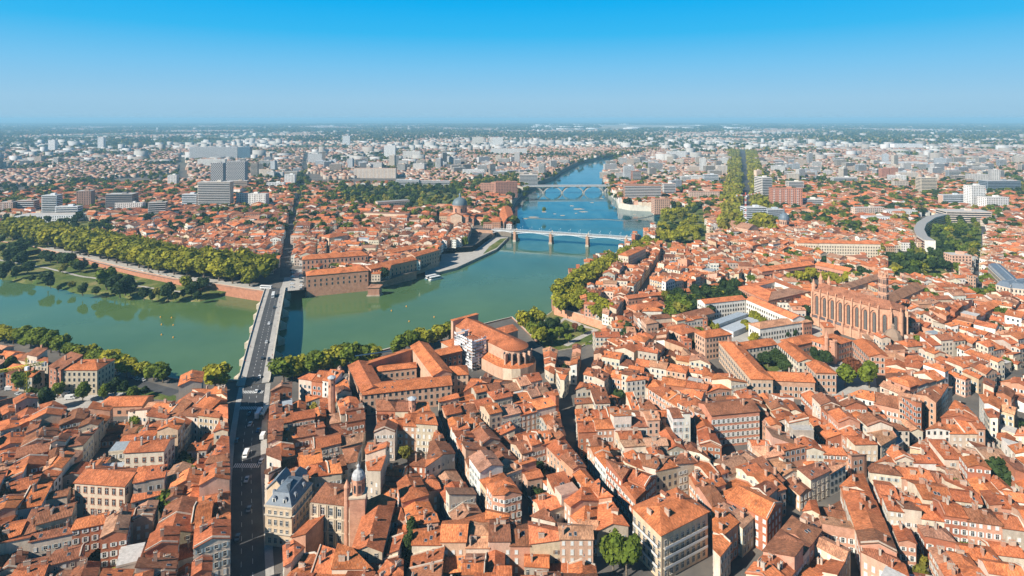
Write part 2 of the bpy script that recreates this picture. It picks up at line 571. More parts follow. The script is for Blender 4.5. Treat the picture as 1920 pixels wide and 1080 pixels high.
# ------------------------------------------------------------------ small shared pieces
def window_mesh(name, shutter, surround, closed=False, arched=False):
    mb = MB()
    w, h = 1.05, 1.9
    mb.box((0, -0.02, -h / 2), (w, 0.06, h), 0, 'window_glass')
    for sx in (-1, 1):
        mb.box((sx * (w / 2 + 0.07), -0.05, -h / 2 - 0.1), (0.14, 0.14, h + 0.24), 0, 'painted', surround)
    mb.box((0, -0.05, h / 2), (w + 0.28, 0.15, 0.18), 0, 'painted', surround)
    mb.box((0, -0.10, -h / 2 - 0.14), (w + 0.4, 0.24, 0.14), 0, 'painted', surround, True)
    mb.box((0, -0.06, -h / 2), (0.07, 0.05, h), 0, 'painted', (0.7, 0.7, 0.68))
    mb.box((0, -0.062, 0.25), (w, 0.05, 0.07), 0, 'painted', (0.7, 0.7, 0.68))
    if shutter:
        if closed:
            mb.box((0, -0.08, -h / 2), (w * 0.98, 0.06, h * 0.98), 0, 'painted', shutter)
        else:
            for sx in (-1, 1):
                mb.box((sx * (w / 2 + 0.42), -0.09, -h / 2), (0.52, 0.07, h), 0, 'painted', shutter)
    return mb.mesh(name)
PALE = (0.62, 0.55, 0.46); STONE = (0.52, 0.46, 0.38); BRICKS = (0.42, 0.19, 0.12)
WINDOWS = [window_mesh('window_white_shutters', (0.72, 0.72, 0.70), PALE), window_mesh('window_grey_shutters', (0.42, 0.50, 0.52), PALE), window_mesh('window_stone', None, STONE),
           window_mesh('window_closed', (0.70, 0.70, 0.68), PALE, True), window_mesh('window_brick', None, BRICKS), window_mesh('window_brown_shutters', (0.22, 0.12, 0.07), STONE)]
def chimney_mesh(name, w, d, h, pots, col):
    mb = MB()
    mb.box((0, 0, 0), (w, d, h), 0, 'brick_wall', col)
    mb.box((0, 0, h), (w + 0.16, d + 0.16, 0.14), 0, 'painted', (0.42, 0.36, 0.30), True)
    for i in range(pots):
        x = (i - (pots - 1) / 2) * w / max(1, pots)
        mb.tube((x, 0, h + 0.14), (x, 0, h + 0.62), 0.15, 0.12, 6, 'painted', (0.42, 0.17, 0.09))
    return mb.mesh(name)
CHIMNEYS = [chimney_mesh('chimney_a', 0.8, 0.6, 2.3, 1, (0.42, 0.20, 0.13)), chimney_mesh('chimney_b', 1.5, 0.6, 2.5, 3, (0.46, 0.25, 0.17)), chimney_mesh('chimney_c', 0.7, 0.7, 2.8, 1, (0.52, 0.43, 0.35)),
            chimney_mesh('chimney_d', 2.2, 0.65, 2.3, 4, (0.50, 0.36, 0.27)), chimney_mesh('chimney_e', 1.1, 0.7, 3.2, 2, (0.48, 0.28, 0.19))]
mb = MB()
mb.box((0, 0, 0.0), (1.0, 1.4, 0.16), 0, 'painted', (0.30, 0.32, 0.34))
mb.box((0, 0, 0.16), (0.82, 1.2, 0.03), 0, 'window_glass')
SKYLIGHT = mb.mesh('skylight_pane')
mb = MB()
mb.prism([(-0.8, -1.4), (0.8, -1.4), (0.8, 1.2), (-0.8, 1.2)], -0.6, 1.3, 'wall_plaster', (0.6, 0.52, 0.42))
mb.box((0, -1.42, 0.1), (0.9, 0.06, 1.05), 0, 'window_glass')
for pts in ([(-1.05, -1.7, 1.25), (0, -1.7, 1.95), (0, 1.4, 1.95), (-1.05, 1.4, 1.25)], [(0, -1.7, 1.95), (1.05, -1.7, 1.25), (1.05, 1.4, 1.25), (0, 1.4, 1.95)]):
    mb.face(pts, 'roof_tile', (0.36, 0.14, 0.08), uv=[(0.1, 0.1), (1.5, 0.1), (1.5, 3), (0.1, 3)])
mb.face([(-0.8, -1.4, 1.3), (0.8, -1.4, 1.3), (0, -1.4, 1.9)], 'wall_plaster', (0.6, 0.52, 0.42))
DORMER = mb.mesh('dormer_body')
mb = MB()
mb.prism([(-0.75, -0.5), (0.75, -0.5), (0.75, 1.6), (-0.75, 1.6)], -0.8, 1.7, 'slate_zinc', (0.20, 0.23, 0.27))
mb.box((0, -0.55, -0.5), (1.5, 0.12, 2.1), 0, 'painted', (0.68, 0.66, 0.60))
mb.box((0, -0.63, -0.3), (0.8, 0.06, 1.5), 0, 'window_glass')
mb.lathe([(0.8, 0), (0.55, 0.4), (0, 0.6)], (0, -0.2, 1.65), 8, 'slate_zinc', (0.16, 0.18, 0.21))
MANSARD_DORMER = mb.mesh('mansard_dormer_body')
mb = MB()
mb.lathe([(0.5, -0.4), (0.5, 1.0), (0.32, 1.35), (0, 1.5)], (0, 0, 0), 8, 'slate_zinc', (0.36, 0.42, 0.46))
ROOF_VENT = mb.mesh('roof_vent_drum')

def edge_info(p, q):
    l = math.hypot(q[0] - p[0], q[1] - p[1])
    dx, dy = (q[0] - p[0]) / l, (q[1] - p[1]) / l
    return l, dx, dy, dy, -dx            # length, direction, outward normal of a CCW plan
def plane_quat(a, b_):
    zaxis = Vector((-a, -b_, 1)).normalized()
    g = Vector((a, b_, a * a + b_ * b_))
    y = g.normalized() if g.length > 1e-5 else Vector((0, 1, 0))
    x = y.cross(zaxis).normalized()
    return Matrix((x, y, zaxis)).transposed().to_quaternion()
def win_spots(poly, h, z0, sp=2.8, fl=3.3, first=1.9, wh=1.9, ww=1.1, margin=0.9, need_vis=True, edges=None, top_gap=0.5):
    """window centres on the free parts of a plan's walls: (x, y, z, angle, row, rows)"""
    out = []
    for i in range(len(poly)):
        if edges is not None and i not in edges: continue
        p, q = poly[i], poly[(i + 1) % len(poly)]
        if math.hypot(q[0] - p[0], q[1] - p[1]) < 2.6: continue
        l, dx, dy, nx, ny = edge_info(p, q)
        n = int((l - 2 * margin) / sp) + 1
        rows = int((h - z0 - first - wh / 2 - top_gap) / fl) + 1
        if n < 1 or rows < 1: continue
        for k in range(n):
            s_ = l / 2 + (k - (n - 1) / 2) * sp
            x, y = p[0] + dx * s_, p[1] + dy * s_
            hn = hm(x + nx * 1.6, y + ny * 1.6)
            for r in range(rows):
                z = z0 + first + r * fl
                if z - wh / 2 < hn + 0.8 and hn > 0.5: continue
                if need_vis and not visible(x, y, z, nx, ny): continue
                out.append((x, y, z, math.atan2(dy, dx), r, rows))
    return out
def pane_quads(mb, spots, w, h, frame=None, shutter=None, proud=0.05):
    for x, y, z, a, r, rows in spots:
        dx, dy = math.cos(a), math.sin(a)
        nx, ny = dy, -dx
        def q(s0, s1, z0, z1, pr, m, c):
            mb.face([(x + dx * s0 + nx * pr, y + dy * s0 + ny * pr, z0), (x + dx * s1 + nx * pr, y + dy * s1 + ny * pr, z0), (x + dx * s1 + nx * pr, y + dy * s1 + ny * pr, z1), (x + dx * s0 + nx * pr, y + dy * s0 + ny * pr, z1)], m, c)
        if frame:
            q(-w / 2 - 0.18, w / 2 + 0.18, z - h / 2 - 0.18, z + h / 2 + 0.18, proud, 'painted', frame)
        if shutter:
            q(-w / 2 - 0.5, w / 2 + 0.5, z - h / 2, z + h / 2, proud + 0.03, 'painted', shutter)
        q(-w / 2, w / 2, z - h / 2, z + h / 2, proud + 0.07, 'window_glass', (1, 1, 1))

# ------------------------------------------------------------------ buildings that are things
ROOFC = {'orange': (0.55, 0.178, 0.070), 'rust': (0.45, 0.146, 0.064), 'brown': (0.27, 0.110, 0.060), 'pale': (0.52, 0.260, 0.150), 'bright': (0.64, 0.205, 0.085), 'dusty': (0.40, 0.215, 0.140)}
WALLC = {'cream': (0.66, 0.53, 0.41), 'pale': (0.68, 0.58, 0.46), 'pink': (0.56, 0.29, 0.19), 'brick': (0.43, 0.165, 0.09), 'ochre': (0.58, 0.43, 0.29), 'white': (0.74, 0.70, 0.63), 'grey': (0.44, 0.38, 0.31), 'rose': (0.60, 0.37, 0.26)}
ANCHORS = []
LATE = []
def wing(ax, ay, bx, by, z, depth):
    """plan of a wing whose eave A-B is seen at those survey pixels at height z, depth going behind it"""
    a, b_ = U(ax, ay, z), U(bx, by, z)
    l, dx, dy, nx, ny = edge_info(a, b_)
    return [a, b_, (b_[0] - nx * depth, b_[1] - ny * depth), (a[0] - nx * depth, a[1] - ny * depth)]
class Building:
    def __init__(s, name, label, cat, loc, group=None, anchor=None):
        s.o = (loc[0], loc[1], 0.0)
        s.root = thing(name, label, cat, s.o, 0.0, group)
        if anchor: ANCHORS.append((anchor, loc[0], loc[1]))
    def part(s, mb, name, kind=None, label=None, weld=True):
        o = mb.build(name, s.root, s.o, weld, kind)
        if label: o['label'] = label
        return o
    def put(s, name, me, p, rz=0.0, scale=(1, 1, 1), quat=None, under=None):
        return inst(name, me, under or s.root, (p[0] - s.o[0], p[1] - s.o[1], p[2] - s.o[2]), rz, scale, quat)
    def volume(s, poly, h, kind='gable', slope=0.36, wall=(0.6, 0.5, 0.4), roof=(0.4, 0.15, 0.07), z0=-0.5, axis=None, wm='wall_plaster', rm='roof_tile', over=0.45, win=None, style=0, chim=0, sky=0, dorm=0, singles=None, cornice=None):
        poly = ccw(poly)
        occupy(poly, 1, h)
        u = axis or long_axis(poly)[0]
        pl = planes_for(poly, h, kind, slope, u)
        mb = MB(); emit_walls(mb, poly, pl, z0, wall, wm); s.part(mb, 'wall')
        mb = MB()
        if kind == 'flat':
            mb.prism(outset(poly, 0.15), h - 0.02, h + 0.7, wm, wall, rm, roof)
        else:
            emit_roof(mb, poly, pl, roof, rm, over)
        ro = s.part(mb, 'roof')
        if cornice:
            mb = MB(); op = outset(poly, 0.25); mb.prism(op, h - 0.75, h - 0.2, 'painted', cornice); s.part(mb, 'cornice')
        LATE.append((s, poly, h, pl, z0, win, style, chim, sky, dorm, singles, ro))
        return poly, pl
def finish_building(s, poly, h, pl, z0, win, style, chim, sky, dorm, singles, ro=None):
    cx, cy_ = centroid(poly)
    dist = math.hypot(cx, cy_)
    if win:
        kw = {k: v for k, v in win.items() if k not in ('frame', 'shutter')}
        sp = win_spots(poly, h, max(0.0, z0) if z0 > -2 else -8.5, **kw)
        ww, wh = win.get('ww', 1.1), win.get('wh', 1.9)
        if (singles if singles is not None else dist < 335) and len(sp) < 140:
            for x, y, z, a, r, rows in sp:
                s.put('window', WINDOWS[style], (x, y, z), a, (ww / 1.05, 1, wh / 1.9))
        elif sp:
            mb = MB(); pane_quads(mb, sp, ww, wh, win.get('frame'), win.get('shutter'))
            s.part(mb, 'window_panes', 'stuff', weld=False)
    roof_bits(s, poly, pl, chim, sky, dorm, ro)
def roof_bits(s, poly, pl, chim, sky, dorm, ro=None, rng=random):
    u, L, W = long_axis(poly)
    cx, cy_ = centroid(poly)
    inner = outset(poly, -1.0)
    if area(inner) < 4: return
    def pick(f0, f1):
        for _ in range(20):
            a_, b_ = (rng.random() - 0.5) * L * 0.86, rng.uniform(f0, f1) * W * 0.5 * rng.choice((-1, 1))
            x, y = cx + u[0] * a_ - u[1] * b_, cy_ + u[1] * a_ + u[0] * b_
            if all((q[0] - p[0]) * (y - p[1]) - (q[1] - p[1]) * (x - p[0]) > 0 for p, q in zip(inner, inner[1:] + inner[:1])):
                return x, y
        return cx, cy_
    for _ in range(chim):
        x, y = pick(0.05, 0.45)
        s.put('chimney', rng.choice(CHIMNEYS), (x, y, zf(pl, x, y) - 0.7), math.atan2(u[1], u[0]) + (math.pi / 2 if rng.random() < 0.5 else 0), (1, 1, rng.uniform(0.8, 1.2)), under=ro)
    for kind, n in (('skylight', sky), ('dormer', dorm)):
        for _ in range(n):
            x, y = pick(0.3, 0.7)
            a, b_, c_ = min(pl, key=lambda q: q[0] * x + q[1] * y + q[2])
            z = a * x + b_ * y + c_ + 0.06
            if math.hypot(a, b_) < 1e-4: continue
            if kind == 'skylight':
                s.put('skylight', SKYLIGHT, (x, y, z), quat=plane_quat(a, b_), scale=(1, rng.uniform(0.7, 1.1), 1), under=ro)
            else:
                s.put('dormer', DORMER, (x, y, z), math.atan2(b_, a) - math.pi / 2, under=ro)
# ------------------------------------------------------------------ ground, river, banks
WATER = -10.0
def UU(pts, z=0.0):
    return [U(x, y, z) for x, y in pts]
left_bank = [(-1500.0, 900.0)] + UU([(-80, 440), (0, 453), (50, 460), (169, 487), (264, 510), (340, 525), (391, 531), (496, 547)]) + [(-226.0, 586.0), (-207.0, 591.0), (-150.0, 612.5)] \
    + UU([(717, 541), (797, 514), (826, 490), (829, 476), (886, 472), (930, 440)], -7) + UU([(958, 431), (968, 421), (958, 402), (957, 386), (968, 368), (985, 352), (1008, 341), (1034, 332), (1054, 318), (1085, 303), (1130, 293), (1180, 286), (1205, 281)])
right_bank = UU([(1218, 284), (1165, 295), (1145, 306), (1133, 318), (1128, 332), (1135, 350), (1156, 369), (1160, 381), (1182, 385), (1223, 387), (1226, 394), (1240, 404), (1236, 424), (1216, 440), (1150, 478), (1090, 508), (1052, 532), (1035, 556), (1040, 577), (1085, 590), (1140, 608), (1128, 632), (1090, 652), (1030, 662), (1006, 640)]) \
    + [(0.0, 500.0), (-45.0, 468.0), (-100.0, 424.0), (-150.0, 388.0), (-176.0, 379.0)] + UU([(330, 712), (240, 694), (190, 680), (120, 656), (60, 641), (0, 626), (-60, 612)]) + [(-700.0, 560.0), (-1500.0, 700.0)]
river_poly = left_bank + right_bank
occupy(river_poly, 2)
def ground_mesh():
    S = 70000.0
    outer = [(-S, -1500.0), (S, -1500.0), (S, S), (-S, S)]
    vs_ = [Vector(p) for p in outer + river_poly]
    n = len(river_poly)
    edges = [(0, 1), (1, 2), (2, 3), (3, 0)] + [(4 + i, 4 + (i + 1) % n) for i in range(n)]
    v2, e2, f2, *_ = delaunay_2d_cdt(vs_, edges, [], 1, 1e-6)
    mb = MB()
    for f in f2:
        c_ = sum((v2[i] for i in f), Vector((0, 0))) / len(f)
        ins = False
        for k in range(n):
            x1, y1 = river_poly[k]; x2, y2 = river_poly[(k + 1) % n]
            if (c_.y < y1) != (c_.y < y2) and c_.x < x1 + (c_.y - y1) * (x2 - x1) / (y2 - y1):
                ins = not ins
        if not ins:
            p = [(v2[i].x, v2[i].y, 0.0) for i in f]
            if area(p) < 0: p.reverse()
            mb.face(p, 'town_ground')
    return mb
structure(ground_mesh().build('ground'))
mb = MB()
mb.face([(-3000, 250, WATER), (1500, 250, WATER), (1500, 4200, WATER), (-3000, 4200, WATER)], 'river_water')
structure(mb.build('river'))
# quay walls: a face down from the edge of the town ground to below the water
def quay(name, label, pts, col, top=0.9, m='brick_wall', z0=WATER - 1.5, cap=(0.55, 0.47, 0.38), w=0.9):
    o = (pts[0][0], pts[0][1], 0.0)
    root = thing(name, label, 'wall', o)
    poly = strip(pts, w)
    k = len(pts)
    mb = MB()
    n = len(poly)
    for i in range(n):
        a, b_ = poly[i], poly[(i + 1) % n]
        mb.face([(a[0], a[1], z0), (b_[0], b_[1], z0), (b_[0], b_[1], top), (a[0], a[1], top)], m, col)
    mb.build('masonry', root, o)
    mb = MB()
    rs, ls = strip(pts, w + 0.25)[:k], strip(pts, w + 0.25)[k:][::-1]
    for i in range(k - 1):
        q = [rs[i], rs[i + 1], ls[i + 1], ls[i]]
        mb.prism(q, top, top + 0.22, 'painted', cap)
    mb.build('coping', root, o)
    return root
BR = (0.44, 0.20, 0.125)
nL = len(left_bank)
quay('promenade_wall', 'long brick retaining wall between plane-tree promenade and riverside park', left_bank[1:9], BR)
quay('quay_wall', 'grey shaded quay wall along the far bank past the domed hospital', left_bank[17:29], (0.36, 0.30, 0.24))
quay('quay_wall', 'pale curved concrete retaining wall below red riverside flats', right_bank[5:11], (0.58, 0.54, 0.46), 1.2, 'wall_plaster')
quay('quay_wall', 'brick quay wall under the row of clipped plane trees opposite hospital', right_bank[12:19], BR)
quay('garden_wall', 'sunlit brick wall with stair closing the lower riverside garden', right_bank[18:21], (0.58, 0.29, 0.18))
quay('quay_wall', 'brick quay wall between stone bridge and the scaffolded church', [right_bank[24]] + right_bank[25:29], BR)
quay('quay_wall', 'quay wall beside the riverside road and its parked cars', right_bank[29:37], (0.42, 0.30, 0.22))
# low riverside park on the far bank
park = UU([(-60, 446), (0, 455), (50, 462), (169, 489), (264, 512), (340, 527), (391, 533), (425, 539)], -5.5) + UU([(416, 552), (371, 566), (281, 563), (225, 557), (135, 549), (84, 538), (0, 524), (-60, 514)], -9.6)
def sheet(name, poly, z, m, kind='structure'):
    mb = MB()
    p = ccw(poly)
    v2, e2, f2, *_ = delaunay_2d_cdt([Vector(q) for q in p], [(i, (i + 1) % len(p)) for i in range(len(p))], [], 1, 1e-6)
    for f in f2:
        q = [(v2[i].x, v2[i].y, z) for i in f]
        if area(q) < 0: q.reverse()
        mb.face(q, m)
    o = mb.build(name)
    o['kind'] = kind
    return o
def sloped(name, a, b_, za, zb, m, cols=None):
    """ground between an upper line a and a lower line b_ with the same number of points"""
    mb = MB()
    for i in range(len(a) - 1):
        mb.face([(a[i][0], a[i][1], za), (b_[i][0], b_[i][1], zb), (b_[i + 1][0], b_[i + 1][1], zb), (a[i + 1][0], a[i + 1][1], za)][::-1], m)
    return structure(mb.build(name))
def resample(pts, n):
    d = [0.0]
    for a, b_ in zip(pts, pts[1:]):
        d.append(d[-1] + math.hypot(b_[0] - a[0], b_[1] - a[1]))
    out = []
    for k in range(n):
        s_ = d[-1] * k / (n - 1)
        i = max(j for j in range(len(d)) if d[j] <= s_ + 1e-9)
        i = min(i, len(pts) - 2)
        f = (s_ - d[i]) / max(1e-9, d[i + 1] - d[i])
        out.append((pts[i][0] + (pts[i + 1][0] - pts[i][0]) * f, pts[i][1] + (pts[i + 1][1] - pts[i][1]) * f))
    return out
up = resample(left_bank[1:8] + [U(430, 537)], 40)
lo = resample(UU([(-70, 514), (0, 524), (84, 538), (135, 549), (225, 557), (281, 563), (371, 567), (420, 553)], -9.7), 40)
rl = random.Random(5)
lo = [(x + rl.uniform(-2, 2), y + rl.uniform(-2.5, 2.5)) for x, y in lo]
mid = [((a[0] * 0.62 + b_[0] * 0.38), (a[1] * 0.62 + b_[1] * 0.38)) for a, b_ in zip(up, lo)]
mid2 = [((a[0] * 0.12 + b_[0] * 0.88), (a[1] * 0.12 + b_[1] * 0.88)) for a, b_ in zip(up, lo)]
mb = MB()
for A, B, za, zb in ((up, mid, -5.6, -6.4), (mid, mid2, -6.4, -7.6), (mid2, lo, -7.6, -10.4)):
    for i in range(len(A) - 1):
        mb.face([(A[i][0], A[i][1], za), (B[i][0], B[i][1], zb), (B[i + 1][0], B[i + 1][1], zb), (A[i + 1][0], A[i + 1][1], za)], 'lawn')
structure(mb.build('park_lawn'))
def path_on(name, pts, w, z, m='pale_paving'):
    poly = strip(pts, w)
    k = len(pts)
    mb = MB()
    for i in range(k - 1):
        a, b_, c_, d_ = poly[i], poly[i + 1], poly[2 * k - 2 - i], poly[2 * k - 1 - i]
        zz = z if isinstance(z, (int, float)) else z[i]
        z2 = z if isinstance(z, (int, float)) else z[i + 1]
        mb.face([(a[0], a[1], zz), (b_[0], b_[1], z2), (c_[0], c_[1], z2), (d_[0], d_[1], zz)], m)
    return structure(mb.build(name))
path_on('park_path', [((a[0] * .5 + b_[0] * .5), (a[1] * .5 + b_[1] * .5)) for a, b_ in zip(up, lo)][4:36], 3.4, -6.6)
path_on('park_path', UU([(232, 534), (262, 524), (300, 528), (345, 538)], -6.0), 6.0, -6.15)
# beach of bare earth beside the bridge, promenade gravel strip on top
mb = MB(); mb.face([(*p, -9.3) for p in UU([(416, 552), (425, 541), (495, 556), (487, 563)], -9.3)][::-1], 'lawn'); structure(mb.build('river_beach'))
sheet('promenade', strip([(p[0] - 6, p[1] + 9) for p in left_bank[1:9]], 14), 0.006, 'pale_paving')
occupy(strip([(p[0] - 8, p[1] + 22) for p in left_bank[1:9]], 60), 2)
# esplanade below the hospital
esp = UU([(797, 508), (826, 490), (828, 476), (886, 472), (928, 442), (954, 444), (931, 467), (905, 479), (855, 502), (807, 514), (797, 517)], -7)
mb = MB(); mb.prism(ccw(esp), WATER - 1, -7, 'wall_plaster', (0.36, 0.33, 0.29), 'pale_paving'); structure(mb.build('esplanade'))
g_ = UU([(905, 477), (931, 465), (951, 446), (938, 448), (918, 462)], -7)
sheet('esplanade_lawn', g_, -6.99, 'lawn')
gl = UU([(1018, 596), (1039, 581), (1085, 592), (1138, 610), (1126, 631), (1088, 650), (1030, 660), (1008, 640), (1000, 618)], -6)
sheet('garden_lawn', gl, -6.0, 'lawn')
mb = MB(); mb.prism(strip(gl + gl[:1], 0.8), WATER - 1, -5.9, 'wall_plaster', (0.45, 0.38, 0.30)); structure(mb.build('garden_edge'))
path_on('garden_path', UU([(1060, 596), (1095, 612), (1118, 618), (1085, 634), (1060, 648)], -6), 5, -5.985)
path_on('garden_path', UU([(1022, 600), (1040, 612), (1060, 596)], -6), 3, -5.98)
# streets that cut through the houses (survey pixels at roof height, width in metres)
for pts, w_ in (([(476, 735), (466, 800), (462, 900), (463, 1000), (463, 1150)], 17), ([(683, 755), (697, 805), (668, 885)], 7), ([(800, 745), (825, 800), (858, 866), (912, 948)], 8), ([(1012, 660), (1020, 690), (1053, 740), (1067, 830), (1130, 920), (1190, 990), (1200, 1100)], 8),
                ([(1330, 1120), (1506, 930), (1632, 865), (1760, 788), (1850, 722), (1960, 640)], 9), ([(1800, 725), (1845, 790), (1912, 862), (1990, 930)], 9), ([(1640, 650), (1652, 700), (1650, 730)], 9), ([(1160, 590), (1188, 555), (1245, 468)], 9),
                ([(1110, 640), (1098, 690), (1062, 738)], 8), ([(1838, 545), (1832, 500), (1842, 440), (1850, 415)], 10), ([(536, 500), (540, 440), (556, 380), (570, 330), (575, 290), (580, 262)], 15), ([(618, 478), (614, 440), (640, 400)], 9),
                ([(345, 330), (342, 300), (345, 270)], 22), ([(1400, 425), (1398, 330), (1392, 285)], 58), ([(1225, 450), (1300, 440), (1370, 425)], 16)):
    occupy(strip(UU(pts, 9), w_ * (0.85 if w_ > 10 else 0.6)), 2)
path_on('road', UU([(1838, 548), (1832, 500), (1842, 440), (1850, 415)], 0), 8, 0.012, 'asphalt')
path_on('road', UU([(197, 706), (250, 716), (330, 738)], 0), 8, 0.012, 'asphalt')
path_on('road', UU([(536, 520), (538, 480), (545, 430), (560, 370), (572, 320), (580, 270), (584, 255)], 0), 12, 0.012, 'asphalt')
path_on('parking_lot', UU([(545, 545), (556, 505)], 0), 20, 0.010, 'pale_paving')
occupy(strip(UU([(545, 555), (556, 500)], 0), 34), 2)
path_on('parking_lot', UU([(70, 752), (215, 752)], 0), 22, 0.010, 'pale_paving')
sheet('quay_yard', UU([(60, 712), (120, 705), (260, 722), (330, 742), (330, 752), (215, 742), (66, 742)], 0), 0.005, 'lawn')
path_on('road', UU([(1632, 640), (1648, 668), (1655, 705)], 0), 9, 0.012, 'asphalt')
path_on('boulevard', UU([(1400, 428), (1398, 330), (1392, 283)], 0), 22, 0.012, 'asphalt')
occupy(strip(UU([(66, 756), (235, 752)], 0), 30), 2)
for pg in ([(80, 705), (300, 705), (330, 735), (200, 750), (62, 744)], [(1030, 585), (1150, 600), (1140, 628), (1060, 655), (1000, 664), (990, 640)], [(1030, 560), (1090, 508), (1215, 440), (1224, 451), (1112, 532), (1084, 560), (1090, 580), (1150, 600), (1050, 610)],
           [(520, 690), (720, 650), (860, 610), (870, 660), (700, 690), (510, 740)], [(1240, 385), (1320, 385), (1330, 460), (1225, 462)], [(1660, 470), (1800, 450), (1800, 520), (1670, 525)], [(1720, 400), (1840, 395), (1840, 480), (1740, 480)],
           [(1245, 545), (1395, 525), (1400, 570), (1250, 605)], [(0, 400), (150, 400), (220, 435), (0, 470)], [(640, 345), (860, 346), (868, 382), (780, 393), (648, 380)]):
    occupy(UU(pg, 6), 2)
for pg in ([(0, 400), (150, 400), (220, 435), (0, 470)], [(640, 345), (860, 346), (868, 382), (780, 393), (648, 380)], [(1240, 385), (1320, 385), (1330, 460), (1225, 462)], [(1660, 470), (1800, 450), (1800, 520), (1670, 525)], [(1730, 405), (1840, 400), (1840, 475), (1745, 470)], [(1245, 545), (1395, 525), (1400, 570), (1250, 605)]):
    sheet('green_square', UU(pg, 6), 0.03, 'lawn')

# ------------------------------------------------------------------ avenue
def avenue():
    c_ = UU([(478, 722), (472, 760), (464, 830), (462, 900), (463, 1000), (463, 1180)], 0)
    path_on('avenue', c_, 12.5, 0.02, 'asphalt')
    for s_ in (-1, 1):
        side = strip(c_, 2 * 7.8)
        k = len(c_)
        line = side[:k] if s_ > 0 else side[k:][::-1]
        mb = MB()
        for a, b_ in zip(line, line[1:]):
            q = strip([a, b_], 3.0)
            mb.prism(ccw(q), -0.1, 0.14, 'pale_paving')
        structure(mb.build('pavement'))
    for i, (a, b_) in enumerate(zip(c_, c_[1:])):
        l = math.hypot(b_[0] - a[0], b_[1] - a[1])
        dx, dy = (b_[0] - a[0]) / l, (b_[1] - a[1]) / l
        s_ = 1.0
        while s_ < l - 2:
            for off in (-2.0, 2.0):
                q = strip([(a[0] + dx * s_ - dy * off, a[1] + dy * s_ + dx * off), (a[0] + dx * (s_ + 3) - dy * off, a[1] + dy * (s_ + 3) + dx * off)], 0.14)
                AV.prism(ccw(q), 0.024, 0.028, 'road_paint')
            s_ += 7.5
    for py in (735, 765, 873):
        p = U(474 if py < 760 else (470 if py < 800 else 463), py, 0)
        for k in range(-6, 7):
            AV.box((p[0] + k * 1.0, p[1], 0.022), (0.5, 3.6, 0.008), 0.12, 'road_paint')
AV = MB()
avenue()
o = AV.build('road_markings'); structure(o)

